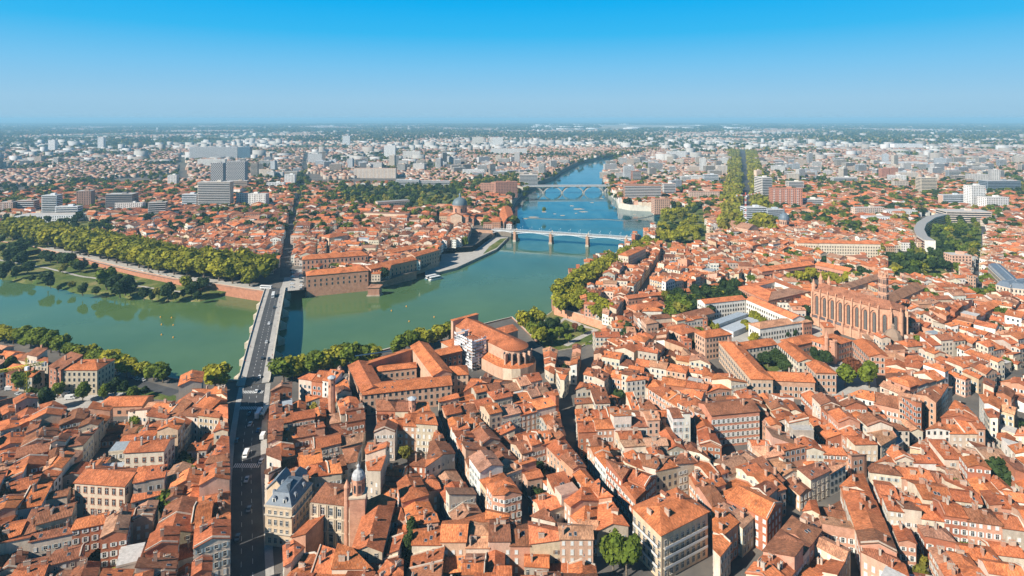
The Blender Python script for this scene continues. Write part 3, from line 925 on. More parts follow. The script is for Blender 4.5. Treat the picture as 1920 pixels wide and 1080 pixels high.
# ------------------------------------------------------------------ bridges
def bridge_axis(a, b_):
    l = math.hypot(b_[0] - a[0], b_[1] - a[1])
    return l, ((b_[0] - a[0]) / l, (b_[1] - a[1]) / l)
def stone_bridge():
    A, B = (-166.0, 377.0), (-235.5, 583.0)
    L, u = bridge_axis(A, B)
    n = (-u[1], u[0])
    W = 19.6
    o = (A[0], A[1], 0.0)
    root = thing('stone_bridge', 'long stone arch bridge carrying the avenue over the green river', 'bridge', o)
    def pt(s_, off, z):
        return (A[0] + u[0] * s_ + n[0] * off, A[1] + u[1] * s_ + n[1] * off, z)
    def deckz(s_):
        return 0.3 + 2.4 * math.sin(math.pi * max(0, min(1, s_ / L)))
    spans = [24, 27, 30, 32, 30, 27, 24]
    tot = sum(spans)
    piers = [0]
    for s_ in spans: piers.append(piers[-1] + s_ * L / tot)
    BRK, STN = (0.40, 0.23, 0.15), (0.50, 0.43, 0.34)
    for k in range(7):
        mb = MB()
        s0, s1 = piers[k] + 2.6, piers[k + 1] - 2.6
        N = 14
        pr = []
        for i in range(N + 1):
            f = i / N
            pr.append((s0 + (s1 - s0) * f, WATER + 1.5 + 8.2 * math.sqrt(max(0, 1 - (2 * f - 1) ** 2)) ))
        for i in range(N):
            (sa, za), (sb, zb) = pr[i], pr[i + 1]
            for sd in (-1, 1):
                q = [pt(sa, sd * W / 2, za), pt(sb, sd * W / 2, zb), pt(sb, sd * W / 2, deckz(sb)), pt(sa, sd * W / 2, deckz(sa))]
                mb.face(q if sd < 0 else q[::-1], 'brick_wall', BRK if 0 < i < N - 1 else STN)
            mb.face([pt(sa, W / 2, za), pt(sb, W / 2, zb), pt(sb, -W / 2, zb), pt(sa, -W / 2, za)], 'brick_wall', BRK)
        mb.build('arch', root, o)
    for k in range(8):
        mb = MB()
        s_ = piers[k]
        poly = [pt(s_ - 2.62, -W / 2, 0)[:2], pt(s_, -W / 2 - 5.0, 0)[:2], pt(s_ + 2.62, -W / 2, 0)[:2], pt(s_ + 2.62, W / 2, 0)[:2], pt(s_, W / 2 + 5.0, 0)[:2], pt(s_ - 2.62, W / 2, 0)[:2]]
        mb.prism(ccw(poly), WATER - 1, WATER + 4.5, 'wall_plaster', STN)
        q = [pt(s_ - 2.62, -W / 2, 0)[:2], pt(s_ + 2.62, -W / 2, 0)[:2], pt(s_ + 2.62, W / 2, 0)[:2], pt(s_ - 2.62, W / 2, 0)[:2]]
        mb.prism(ccw(q), WATER + 4.5, deckz(s_) - 0.25, 'brick_wall', BRK)
        for sd in (-1, 1):       # pyramidal cap of the cutwater
            b0, b1, b2 = pt(s_ - 2.62, sd * W / 2, WATER + 4.5), pt(s_, sd * (W / 2 + 5), WATER + 4.5), pt(s_ + 2.62, sd * W / 2, WATER + 4.5)
            ap = pt(s_, sd * (W / 2 + 0.02), WATER + 8.2)
            mb.face([b0, b1, ap], 'wall_plaster', STN); mb.face([b1, b2, ap], 'wall_plaster', STN)
        mb.build('pier', root, o)
    N = 24
    ss = [L * i / N for i in range(N + 1)]
    ss[0], ss[-1] = -3, L + 3
    def band(name, o0, o1, lift, m, col=(1, 1, 1), th=0.0):
        mb = MB()
        for a, b_ in zip(ss, ss[1:]):
            za, zb = deckz(a) + lift, deckz(b_) + lift
            mb.face([pt(a, o0, za), pt(a, o1, za), pt(b_, o1, zb), pt(b_, o0, zb)][::-1] if o0 < o1 else [pt(a, o0, za), pt(a, o1, za), pt(b_, o1, zb), pt(b_, o0, zb)], m, col)
            if th:
                for oo in (o0, o1):
                    mb.face([pt(a, oo, za - th), pt(b_, oo, zb - th), pt(b_, oo, zb), pt(a, oo, za)], m, col)
        return mb.build(name, root, o)
    band('carriageway', -5.0, 5.0, 0.0, 'asphalt')
    band('pavement', -9.4, -5.0, 0.15, 'pale_paving', th=0.4)
    band('pavement', 5.0, 9.4, 0.15, 'pale_paving', th=0.4)
    band('parapet', -9.85, -9.4, 1.1, 'wall_plaster', (0.60, 0.54, 0.45), th=1.6)
    band('parapet', 9.4, 9.85, 1.1, 'wall_plaster', (0.60, 0.54, 0.45), th=1.6)
    mb = MB()
    s_ = 4.0
    while s_ < L - 4:
        for off in (-2.6, 1.3):
            a, b_ = s_, s_ + 2.2
            mb.face([pt(a, off - 0.1, deckz(a) + 0.03), pt(b_, off - 0.1, deckz(b_) + 0.03), pt(b_, off + 0.1, deckz(b_) + 0.03), pt(a, off + 0.1, deckz(a) + 0.03)], 'road_paint')
        s_ += 5.5
    mb.build('road_marking', root, o, kind='stuff')
    occupy([pt(-5, -12, 0)[:2], pt(L + 5, -12, 0)[:2], pt(L + 5, 12, 0)[:2], pt(-5, 12, 0)[:2]], 2)
    return pt, deckz, L, u
PN_pt, PN_z, PN_L, PN_u = stone_bridge()
ANCHORS.append(('the stone bridge', -166, 377))
def iron_bridge():
    A, B = U(926, 430, 5.0), U(1203, 447.5, 5.0)
    L, u = bridge_axis(A, B)
    n = (-u[1], u[0])
    o = (A[0], A[1], 0.0)
    root = thing('iron_bridge', 'white iron bridge with shallow arched trusses on brick piers', 'bridge', o)
    def pt(s_, off, z): return (A[0] + u[0] * s_ + n[0] * off, A[1] + u[1] * s_ + n[1] * off, z)
    W, Z = 11.0, 5.0
    # pier stations from the survey pixels
    st = [0.0]
    for px in (967, 1033.5, 1102.5, 1174):
        best = min(range(0, int(L)), key=lambda s_: abs(proj(*pt(s_, 0, Z))[0] - px))
        st.append(float(best))
    st.append(L)
    WH = (0.74, 0.76, 0.78)
    for s_ in st[1:-1]:
        mb = MB()
        q = [pt(s_ - 1.8, -W / 2 - 0.6, 0)[:2], pt(s_ + 1.8, -W / 2 - 0.6, 0)[:2], pt(s_ + 1.8, W / 2 + 0.6, 0)[:2], pt(s_ - 1.8, W / 2 + 0.6, 0)[:2]]
        mb.prism(ccw(q), WATER - 1, Z - 0.4, 'brick_wall', (0.46, 0.27, 0.18))
        mb.prism(outset(ccw(q), 0.5), WATER - 1, WATER + 2.5, 'wall_plaster', (0.5, 0.44, 0.36))
        for sd in (-1, 1):
            c_ = pt(s_, sd * (W / 2 + 0.2), Z - 0.4)
            mb.box(c_, (1.3, 1.3, 2.6), math.atan2(u[1], u[0]), 'wall_plaster', (0.56, 0.46, 0.36))
            mb.box((c_[0], c_[1], c_[2] + 2.6), (1.7, 1.7, 0.3), math.atan2(u[1], u[0]), 'wall_plaster', (0.56, 0.46, 0.36), True)
        mb.build('pier', root, o)
    mb = MB()
    q = [pt(-2, -W / 2, 0)[:2], pt(L + 2, -W / 2, 0)[:2], pt(L + 2, W / 2, 0)[:2], pt(-2, W / 2, 0)[:2]]
    mb.prism(ccw(q), Z - 0.7, Z, 'painted', WH, 'asphalt', bottom=True)
    mb.build('deck', root, o)
    for sd in (-1, 1):
        q = [pt(-2, sd * W / 2, 0)[:2], pt(L + 2, sd * W / 2, 0)[:2], pt(L + 2, sd * (W / 2 - 2), 0)[:2], pt(-2, sd * (W / 2 - 2), 0)[:2]]
        mb = MB(); mb.prism(ccw(q), Z, Z + 0.15, 'pale_paving'); mb.build('pavement', root, o)
        mb = MB()
        mb.tube(pt(-2, sd * W / 2, Z + 1.2), pt(L + 2, sd * W / 2, Z + 1.2), 0.14, m='painted', col=WH)
        mb.tube(pt(-2, sd * W / 2, Z + 0.6), pt(L + 2, sd * W / 2, Z + 0.6), 0.07, n=4, m='painted', col=WH)
        k = 0.0
        while k < L:
            mb.tube(pt(k, sd * W / 2, Z), pt(k, sd * W / 2, Z + 1.2), 0.08, n=4, m='painted', col=WH); k += 2.0
        mb.build('railing', root, o)
    for s0, s1 in zip(st, st[1:]):
        mb = MB()
        N = 12
        for off in (-W / 2 + 0.3, 0.0, W / 2 - 0.3):
            prev = None
            for i in range(N + 1):
                f = i / N
                s_ = s0 + (s1 - s0) * f
                zl = Z - 0.8 - 3.6 * (2 * f - 1) ** 2
                cur = (s_, zl)
                if prev:
                    mb.tube(pt(prev[0], off, prev[1]), pt(s_, off, zl), 0.24, n=4, m='painted', col=WH)
                    mb.tube(pt(prev[0], off, prev[1]), pt(s_, off, Z - 0.7), 0.10, n=4, m='painted', col=WH)
                mb.tube(pt(s_, off, zl), pt(s_, off, Z - 0.7), 0.12, n=4, m='painted', col=WH)
                prev = cur
        mb.build('truss', root, o)
    for i in range(1, 15):
        s_ = L * i / 15
        for sd in (-1, 1):
            mb = MB()
            b_ = pt(s_, sd * (W / 2 - 0.4), Z + 0.15)
            mb.tube(b_, (b_[0], b_[1], b_[2] + 5.5), 0.11, 0.07, 5, 'painted', (0.5, 0.52, 0.54))
            mb.lathe([(0.1, 0), (0.32, 0.2), (0.26, 0.7), (0, 0.85)], (b_[0], b_[1], b_[2] + 5.4), 6, 'painted', (0.75, 0.74, 0.68))
            mb.build('lamp_post', root, o)
    # approach viaduct on the far bank with one brick arch
    mb = MB()
    E = U(858, 427, 5.0)
    q = strip([E, (A[0] - u[0] * 0.5, A[1] - u[1] * 0.5)], 11.4)
    mb.prism(ccw(q), -7.5, Z - 0.3, 'brick_wall', (0.50, 0.30, 0.20), 'asphalt')
    mb.build('approach', root, o)
    occupy(q, 2)
iron_bridge()
def concrete_bridge():
    A, B = U(962, 348.5, 8.0), U(1146, 347.5, 8.0)
    L, u = bridge_axis(A, B)
    n = (-u[1], u[0])
    o = (A[0], A[1], 0.0)
    root = thing('concrete_bridge', 'pale concrete road bridge on forked piers, farthest across the river', 'bridge', o)
    def pt(s_, off, z): return (A[0] + u[0] * s_ + n[0] * off, A[1] + u[1] * s_ + n[1] * off, z)
    W, Z, CC = 18.0, 8.0, (0.44, 0.41, 0.37)
    st = [min(range(0, int(L)), key=lambda s_: abs(proj(*pt(s_, 0, -9))[0] - px)) for px in (1018, 1054, 1094, 1131)]
    mb = MB()
    q = [pt(-30, -W / 2, 0)[:2], pt(L + 30, -W / 2, 0)[:2], pt(L + 30, W / 2, 0)[:2], pt(-30, W / 2, 0)[:2]]
    mb.prism(ccw(q), Z - 1.9, Z, 'wall_plaster', CC, 'asphalt', bottom=True)
    mb.build('deck', root, o)
    occupy(q, 2)
    for sd in (-1, 1):
        mb = MB(); q = [pt(-30, sd * W / 2, 0)[:2], pt(L + 30, sd * W / 2, 0)[:2], pt(L + 30, sd * (W / 2 - 0.4), 0)[:2], pt(-30, sd * (W / 2 - 0.4), 0)[:2]]
        mb.prism(ccw(q), Z, Z + 1.3, 'painted', (0.45, 0.46, 0.48)); mb.build('parapet', root, o)
    for s_ in st:
        mb = MB()
        q = [pt(s_ - 2.2, -W / 2 + 2, 0)[:2], pt(s_ + 2.2, -W / 2 + 2, 0)[:2], pt(s_ + 2.2, W / 2 - 2, 0)[:2], pt(s_ - 2.2, W / 2 - 2, 0)[:2]]
        mb.prism(ccw(q), WATER - 1, WATER + 4, 'wall_plaster', CC)
        for sd in (-1, 1):
            N = 6
            pr = [(s_ + sd * 18.0 * (i / N), WATER + 3.5 + (Z - 1.2 - WATER - 3.5) * (1 - (1 - i / N) ** 1.9)) for i in range(N + 1)]
            for off0, off1 in ((-W / 2 + 2, -W / 2 + 4.5), (W / 2 - 4.5, W / 2 - 2)):
                for (sa, za), (sb, zb) in zip(pr, pr[1:]):
                    th = 3.0
                    for oo in (off0, off1):
                        mb.face([pt(sa, oo, za - th), pt(sb, oo, zb - th), pt(sb, oo, min(zb, Z - 1.2)), pt(sa, oo, za)], 'wall_plaster', CC)
                    mb.face([pt(sa, off0, za - th), pt(sb, off0, zb - th), pt(sb, off1, zb - th), pt(sa, off1, za - th)], 'wall_plaster', CC)
                    mb.face([pt(sa, off0, za), pt(sb, off0, zb), pt(sb, off1, zb), pt(sa, off1, za)], 'wall_plaster', CC)
        mb.build('pier', root, o)
concrete_bridge()
# ------------------------------------------------------------------ landmark buildings
OR, RU, BN, PA, BT, DU = (ROOFC[k] for k in ('orange', 'rust', 'brown', 'pale', 'bright', 'dusty'))
PINK, BRICK, CREAM, WHITE = WALLC['pink'], WALLC['brick'], WALLC['cream'], WALLC['white']
W_STD = dict(sp=3.2, fl=4.2, first=2.4, ww=1.2, wh=2.2, frame=PALE)

# river hospital: two long brick blocks and shaded river wings
B = Building('riverside_hospital', 'long brick riverside hospital with orange tiled roofs rising from the water', 'hospital', (-170, 610), anchor='the riverside brick hospital')
lowb = [(-207.0, 591.0), (-150.0, 612.5), (-155.5, 627.5), (-212.5, 606.0)]
B.volume(lowb, 11.5, 'hip', 0.42, PINK, OR, WATER - 1.5, wm='brick_wall', win=dict(sp=5.6, fl=4.4, first=5.5, ww=1.3, wh=2.4, frame=(0.52, 0.40, 0.30)))
hb = wing(567, 487, 690, 478, 17, 15)
B.volume(hb, 17, 'hip', 0.45, PINK, OR, wm='brick_wall', win=dict(sp=4.4, fl=5.2, first=3.2, ww=1.4, wh=3.0, frame=PALE))
a_, b2 = (-148.0, 616.0), U(781, 487, 11.5)
rw = [a_, b2, (b2[0] - 11.0, b2[1] + 8.5), (a_[0] - 11.0, a_[1] + 8.5)]
B.volume(rw, 11.8, 'gable', 0.42, PINK, OR, WATER - 1.5, wm='brick_wall', win=dict(sp=5.0, fl=4.4, first=5.5, ww=1.3, wh=2.4, frame=(0.5, 0.4, 0.3)))
ew = wing(779, 481, 824, 468, 13, 14)
B.volume(ew, 13, 'hip1', 0.40, (0.50, 0.33, 0.23), OR, -8, wm='brick_wall', win=dict(sp=4.6, fl=4.5, first=4.0, ww=1.4, wh=2.6, frame=PALE))
B.volume(wing(700, 478, 781, 462, 11, 9), 11, 'gable', 0.4, PINK, OR, wm='brick_wall')
B.volume(wing(690, 492, 725, 484, 9, 9), 9, 'gable', 0.4, PINK, BN, wm='brick_wall')
B.volume(wing(733, 474, 778, 466, 12, 8), 12, 'gable', 0.4, PINK, OR, wm='brick_wall')
# surviving pier stump of an old bridge at its corner
p0 = U(704, 556, WATER)
mb = MB()
q = [(p0[0] - 9, p0[1]), (p0[0] + 4, p0[1] + 1), (p0[0] + 6, p0[1] + 8), (p0[0] - 7, p0[1] + 9)]
mb.prism(q, WATER - 1, WATER + 1.2, 'brick_wall', (0.48, 0.36, 0.28))
mb.prism(outset(q, -0.8), WATER + 1.2, -1.8, 'brick_wall', (0.42, 0.22, 0.15))
st_ = thing('bridge_stump', 'ruined brick bridge stump standing in water at the hospital corner', 'ruin', (p0[0], p0[1], 0))
mb.build('masonry', st_, (p0[0], p0[1], 0))
mb = MB()
pl_ = planes_for(outset(q, -0.5), -1.6, 'shed', 0.2, (1, 0)); emit_roof(mb, outset(q, -0.5), pl_, DU); mb.build('roof', st_, (p0[0], p0[1], 0))

# domed hospital chapel
def dome_church():
    c_ = U(864, 424, 0)
    B = Building('domed_chapel', 'brick chapel with grey ribbed dome and lantern by the far bank', 'chapel', c_, anchor='the grey domed chapel')
    x, y = c_[0], c_[1] + 14
    B.volume([(x - 22, y - 12), (x + 12, y - 15), (x + 14, y + 16), (x - 20, y + 18)], 15, 'hip', 0.3, PINK, OR, wm='brick_wall', cornice=PALE)
    B.volume([(x - 16, y - 17), (x + 2, y - 18.5), (x + 2, y - 12), (x - 16, y - 11)], 17, 'gable', 0.45, (0.60, 0.42, 0.30), OR, wm='brick_wall', axis=(0.08, 1), cornice=PALE)
    B.volume([(x + 12, y - 10), (x + 20, y - 11), (x + 21, y + 10), (x + 13, y + 12)], 12, 'shed', 0.25, PINK, OR, wm='brick_wall')
    occupy([(x - 40, y - 42), (x + 30, y - 45), (x + 30, y + 25), (x - 40, y + 25)], 2)
    dx, dy = x - 3, y + 2
    mb = MB(); mb.lathe([(13.2, 14), (13.2, 18), (11.4, 18.6), (11.4, 30), (12.4, 30.3), (12.4, 31.5)], (dx, dy, 0), 24, 'brick_wall', PINK); B.part(mb, 'drum')
    for k in range(8):
        a = k * math.pi / 4 + 0.3
        mb = MB(); mb.box((dx + 11.35 * math.cos(a), dy + 11.35 * math.sin(a), 20.5), (0.5, 2.4, 6.5), a, 'window_glass'); B.part(mb, 'window')
    prof = [(12.1, 31.5)] + [(12.1 * math.cos(i * math.pi / 18), 31.5 + 12.0 * math.sin(i * math.pi / 18)) for i in range(1, 9)] + [(1.4, 43.4)]
    mb = MB(); mb.lathe(prof, (dx, dy, 0), 24, 'slate_zinc', (0.12, 0.165, 0.19), True); B.part(mb, 'dome')
    mb = MB(); mb.lathe([(1.8, 43.2), (1.8, 44), (1.2, 44.2), (1.2, 47.4), (1.9, 47.6), (1.1, 49), (0.25, 50.2), (0.12, 54.5), (0, 54.6)], (dx, dy, 0), 10, 'slate_zinc', (0.20, 0.26, 0.30)); B.part(mb, 'lantern')
dome_church()
B = Building('hospital_court', 'brick courtyard hospital with curved corner wing beside the domed chapel', 'hospital', U(925, 410, 8), anchor='the courtyard hospital')
for args, h in (((893, 409, 945, 417, 10, 10), 10), ((884, 394, 935, 388, 9, 10), 9), ((880, 405, 915, 399, 9, 8), 9), ((900, 384, 940, 383, 9, 9), 9)):
    B.volume(wing(*args), h, 'gable', 0.35, (0.56, 0.33, 0.23), OR, wm='brick_wall', win=dict(sp=3.4, fl=3.6, first=2.2, ww=1.3, wh=1.9, frame=PALE))
B.volume([U(945, 418, 10), U(962, 402, 10), U(957, 388, 10), U(944, 388, 10), U(936, 402, 10)], 10, 'hip', 0.3, (0.56, 0.33, 0.23), OR, wm='brick_wall', win=dict(sp=3.4, fl=3.6, first=2.2, ww=1.3, wh=1.9, frame=PALE))

# great brick church of the friars
def gothic_church():
    e0, e1 = U(1525, 543, 28), U(1648, 577, 28)
    L, u = bridge_axis(e0, e1)
    r = (-u[1], u[0])            # from the seen flank towards the far one
    Wd = 21.0
    B = Building('gothic_brick_church', 'huge gothic brick church with tall arched windows and tiled roof', 'church', e0, anchor='the gothic brick church')
    def pt(s_, w_): return (e0[0] + u[0] * s_ + r[0] * w_, e0[1] + u[1] * s_ + r[1] * w_)
    ap = [pt(0, 0), pt(L, 0), pt(L + 7, 2.5), pt(L + 11, 7.5), pt(L + 11, 13.5), pt(L + 7, 18.5), pt(L, Wd), pt(0, Wd)]
    occupy(ccw(outset(ccw(ap), 3)), 1, 28)
    pl = planes_for(ap, 28.0, 'hip1', 0.40, (-u[0], -u[1]))
    PK = (0.57, 0.31, 0.20)
    mb = MB(); emit_walls(mb, ccw(ap), [(0, 0, 28.2)], -0.5, PK, 'brick_wall')
    for k in range(1):
        emit_walls(mb, ccw([pt(0, 0), pt(0.8, 0), pt(0.8, Wd), pt(0, Wd)]), pl[:2], 20, PK, 'brick_wall')
    B.part(mb, 'nave_wall')
    mb = MB(); emit_roof(mb, ccw(ap), pl, (0.36, 0.15, 0.085), over=0.7); B.part(mb, 'roof')
    bays = [L * (i + 0.5) / 8 for i in range(8)]
    def lancet(p, d, nrm, w_, z0, z1, name='window'):
        mb = MB()
        pts = [(-w_, z0), (w_, z0), (w_, z1)] + [(w_ * math.cos(a), z1 + 1.35 * w_ * math.sin(a)) for a in [math.pi * i / 8 for i in range(1, 8)]] + [(-w_, z1)]
        for k_, (pr, m_, c_, sc) in enumerate(((0.10, 'brick_wall', (0.36, 0.17, 0.10), 1.22), (0.22, 'window_glass', (1, 1, 1), 0.78))):
            f = [(p[0] + d[0] * a * sc + nrm[0] * pr, p[1] + d[1] * a * sc + nrm[1] * pr, z if z == z0 else z0 + (z - z0) * (1 if k_ == 0 else 0.97)) for a, z in pts]
            mb.face(f, m_, c_)
        for s_ in (-0.26, 0.26):
            mb.box((p[0] + d[0] * w_ * s_ + nrm[0] * 0.26, p[1] + d[1] * w_ * s_ + nrm[1] * 0.26, z0), (0.16, 0.16, z1 - z0 + 0.6 * w_), math.atan2(d[1], d[0]), 'painted', (0.50, 0.42, 0.34))
        B.part(mb, name)
    nrm = (-r[0], -r[1])
    wspan = L / 8
    for s_ in bays:
        lancet(pt(s_, 0), u, nrm, 1.55, 8.5, 22.0)
    edges = [(pt(L, 0), pt(L + 7, 2.5)), (pt(L + 7, 2.5), pt(L + 11, 7.5)), (pt(L + 11, 7.5), pt(L + 11, 13.5))]
    for a, b_ in edges:
        l, dx, dy, nx, ny = edge_info(a, b_)
        lancet(((a[0] + b_[0]) / 2, (a[1] + b_[1]) / 2), (dx, dy), (nx, ny), 1.5, 8.5, 22.0)
    butt = [pt(wspan * i, 0) for i in range(9)] + [pt(L + 7, 2.5), pt(L + 11, 7.5), pt(L + 11, 13.5)]
    dirs = [nrm] * 9 + [(nrm[0] * .8 + u[0] * .6, nrm[1] * .8 + u[1] * .6), (nrm[0] * .35 + u[0] * .94, nrm[1] * .35 + u[1] * .94), (u[0] * .94 - nrm[0] * .35, u[1] * .94 - nrm[1] * .35)]
    for p, d in zip(butt, dirs):
        mb = MB()
        a = math.atan2(d[1], d[0])
        mb.box((p[0] + d[0] * 0.9, p[1] + d[1] * 0.9, -0.5), (2.6, 1.15, 27.3), a, 'brick_wall', (0.60, 0.34, 0.22))
        mb.box((p[0] + d[0] * 1.3, p[1] + d[1] * 1.3, -0.5), (3.8, 1.35, 9.0), a, 'brick_wall', (0.58, 0.33, 0.22))
        B.part(mb, 'buttress')
        mb = MB(); mb.box((p[0] + d[0] * 0.9, p[1] + d[1] * 0.9, 26.8), (0.8, 0.8, 2.4), a, 'brick_wall', PK); mb.lathe([(0.6, 0), (0, 1.3)], (p[0] + d[0] * 0.9, p[1] + d[1] * 0.9, 29.2), 4, 'brick_wall', PK); B.part(mb, 'pinnacle')
    # arches that join the buttresses under the eave
    for k in range(8):
        mb = MB()
        N = 8
        for i in range(N):
            f0, f1 = i / N, (i + 1) / N
            s0, s1 = wspan * (k + 0.1 + 0.8 * f0), wspan * (k + 0.1 + 0.8 * f1)
            z0, z1 = 22.8 + 2.8 * math.sin(math.pi * f0), 22.8 + 2.8 * math.sin(math.pi * f1)
            pa, pb = pt(s0, -1.0), pt(s1, -1.0)
            mb.face([(*pa, z0), (*pb, z1), (*pb, 27.2), (*pa, 27.2)], 'brick_wall', PK)
            qa, qb = pt(s0, 0), pt(s1, 0)
            mb.face([(*pb, z1), (*pa, z0), (*qa, z0), (*qb, z1)], 'brick_wall', PK)
            mb.face([(*pa, 27.2), (*pb, 27.2), (*qb, 27.4), (*qa, 27.4)], 'brick_wall', PK)
        B.part(mb, 'wall_arch')
    # low chapels between the buttresses
    for k in range(8):
        q = ccw([pt(wspan * (k + 0.12), -2.6), pt(wspan * (k + 0.88), -2.6), pt(wspan * (k + 0.88), -0.02), pt(wspan * (k + 0.12), -0.02)])
        mb = MB(); pl2 = planes_for(q, 6.6, 'shed', 0.35, u) ; emit_walls(mb, q, pl2, -0.5, PK, 'brick_wall'); B.part(mb, 'chapel_wall')
        mb = MB(); emit_roof(mb, q, pl2, (0.40, 0.20, 0.13) if k > 3 else (0.15, 0.14, 0.15), over=0.2); B.part(mb, 'chapel_roof')
    # west turrets
    for w_, s_ in ((0.4, 0.0), (Wd * 0.5, -0.5), (Wd - 0.4, 0.0)):
        p = pt(s_, w_)
        mb = MB(); mb.lathe([(1.7, 0), (1.6, 31 if w_ != Wd * 0.5 else 35), (1.9, 31.2 if w_ != Wd * .5 else 35.2), (0, 38 if w_ != Wd * .5 else 41.5)], (p[0], p[1], -0.5), 8, 'brick_wall', PK); B.part(mb, 'turret')
    # sacristy dome at the apse
    p = pt(L + 12, -3.5)
    mb = MB(); mb.lathe([(5.6, -0.5), (5.6, 9.0), (6.0, 9.2), (6.0, 9.8)], (p[0], p[1], 0), 8, 'brick_wall', PK); B.part(mb, 'chapel_wall')
    mb = MB(); mb.lathe([(6.0, 9.8), (5.6, 12), (4.2, 14.6), (2.0, 16.2), (1.0, 16.6), (1.0, 18.8), (1.3, 19), (0, 20.6)], (p[0], p[1], 0), 8, 'roof_tile', (0.42, 0.30, 0.22)); B.part(mb, 'chapel_dome')
    occupy(ccw([(p[0] - 6, p[1] - 6), (p[0] + 6, p[1] - 6), (p[0] + 6, p[1] + 6), (p[0] - 6, p[1] + 6)]), 1, 10)
    # octagonal bell tower in receding tiers
    p = (e0[0] + 47.0, e0[1] - 13.0)
    d_ = p[1]; xx = (1656 - 960) * d_ / F
    p = (xx, d_)
    mb = MB(); prof = []
    z, rr = -0.5, 6.0
    mb.lathe([(3.9, -0.5), (3.9, 22), (4.2, 22.2), (4.2, 22.9)], (p[0], p[1], 0), 8, 'brick_wall', PK); B.part(mb, 'tower_base')
    z = 22.9
    for k in range(3):
        mb = MB()
        rr = 3.8 - 0.12 * k
        mb.lathe([(rr, z), (rr, z + 5.6), (rr + 0.5, z + 5.8), (rr + 0.5, z + 6.3), (rr - 0.4, z + 6.6)], (p[0], p[1], 0), 8, 'brick_wall', (0.60, 0.34, 0.23)); B.part(mb, 'tower_tier')
        for i in range(8):
            a = (i + 0.5) * math.pi / 4
            for s_ in (-0.62, 0.62):
                mb = MB()
                x, y = p[0] + rr * 0.925 * math.cos(a) - s_ * math.sin(a), p[1] + rr * 0.925 * math.sin(a) + s_ * math.cos(a)
                mb.box((x, y, z + 1.0), (0.2, 0.75, 3.4), a, 'window_glass')
                mb.lathe([(0.4, 0), (0, 0.7)], (x, y, z + 4.4), 4, 'window_glass')
                B.part(mb, 'bell_opening')
        z += 6.6
    for i in range(8):
        a = i * math.pi / 4
        mb = MB(); mb.lathe([(0.45, 0), (0.45, 2.6), (0, 5.2)], (p[0] + 3.1 * math.cos(a), p[1] + 3.1 * math.sin(a), z - 0.2), 5, 'brick_wall', PK); B.part(mb, 'pinnacle')
    mb = MB(); mb.lathe([(2.9, z - 0.2), (2.9, z + 1.0), (0.4, z + 2.0)], (p[0], p[1], 0), 8, 'brick_wall', PK); B.part(mb, 'tower_cap')
    occupy([(p[0] - 6, p[1] - 6), (p[0] + 6, p[1] - 6), (p[0] + 6, p[1] + 6), (p[0] - 6, p[1] + 6)], 1, 30)
    occupy(ccw([pt(-4, -16), pt(L + 4, -16), pt(L + 14, -6), pt(L, 0), pt(-4, 0)]), 2)
    # cloister ranges behind
    B2 = Building('convent_range', 'long brown-roofed convent range behind the gothic church tower', 'convent', U(1640, 535, 13))
    B2.volume(wing(1585, 543, 1655, 520, 13, 10), 13, 'gable', 0.36, (0.60, 0.42, 0.30), (0.34, 0.18, 0.11), win=dict(sp=4.2, fl=4.5, first=2.6, ww=1.3, wh=2.0))
    B3 = Building('refectory_hall', 'big plain brown gabled hall beyond the gothic church', 'hall', U(1700, 555, 12))
    B3.volume(wing(1672, 566, 1732, 538, 14, 13), 13, 'gable', 0.55, (0.55, 0.36, 0.25), (0.35, 0.18, 0.105), wm='brick_wall')
gothic_church()

# school court south of the church
B = Building('boarding_school', 'long orange-roofed brick school round two planted courts', 'school', U(1450, 680, 12), anchor='the two-court brick school')
SB = dict(sp=3.0, fl=3.9, first=2.4, ww=1.25, wh=2.1, frame=PALE, shutter=(0.62, 0.58, 0.52))
B.volume(wing(1348, 640, 1408, 710, 14, 13), 14, 'hip', 0.34, (0.60, 0.42, 0.29), OR, win=SB, chim=3)
B.volume(wing(1409, 711, 1528, 716, 11, 13), 11, 'gable', 0.36, (0.57, 0.33, 0.22), OR, win=SB, chim=4, wm='brick_wall')
B.volume(wing(1530, 698, 1568, 699, 13, 14), 13, 'hip1', 0.34, (0.57, 0.33, 0.22), OR, win=SB, wm='brick_wall')
B.volume(wing(1398, 654, 1457, 645, 12, 11), 12, 'gable', 0.36, (0.68, 0.58, 0.45), OR, win=SB)
B.volume(wing(1458, 645, 1497, 678, 12, 12), 12, 'gable', 0.36, (0.68, 0.58, 0.45), OR, win=SB)
B.volume(wing(1490, 648, 1544, 636, 11, 12), 11, 'hip', 0.34, (0.52, 0.25, 0.16), OR, win=SB, wm='brick_wall')
B.volume(wing(1556, 650, 1598, 638, 12, 15), 12, 'hip', 0.34, (0.52, 0.25, 0.16), OR, win=SB, wm='brick_wall')
B.volume(wing(1599, 639, 1630, 668, 12, 13), 12, 'gable', 0.36, (0.52, 0.25, 0.16), OR, win=SB, wm='brick_wall')
p = U(1573, 690, 0)
mb = MB(); mb.lathe([(2.8, -0.5), (2.8, 15.0), (3.1, 15.3), (3.1, 16.2), (2.3, 16.4)], (p[0], p[1] + 8, 0), 8, 'brick_wall', PINK); B.part(mb, 'tower')
mb = MB(); mb.lathe([(1.3, -0.5), (1.3, 17.5), (1.6, 17.8), (0, 23.5)], (p[0] - 4.4, p[1] + 7.5, 0), 8, 'brick_wall', PINK); B.part(mb, 'stair_turret')
occupy([(p[0] - 7, p[1] + 4), (p[0] + 4, p[1] + 4), (p[0] + 4, p[1] + 12), (p[0] - 7, p[1] + 12)], 1, 24)
sheet('school_yard', UU([(1345, 645), (1420, 625), (1530, 612), (1600, 640), (1640, 690), (1645, 738), (1560, 742), (1410, 735)], 0), 0.012, 'pale_paving')
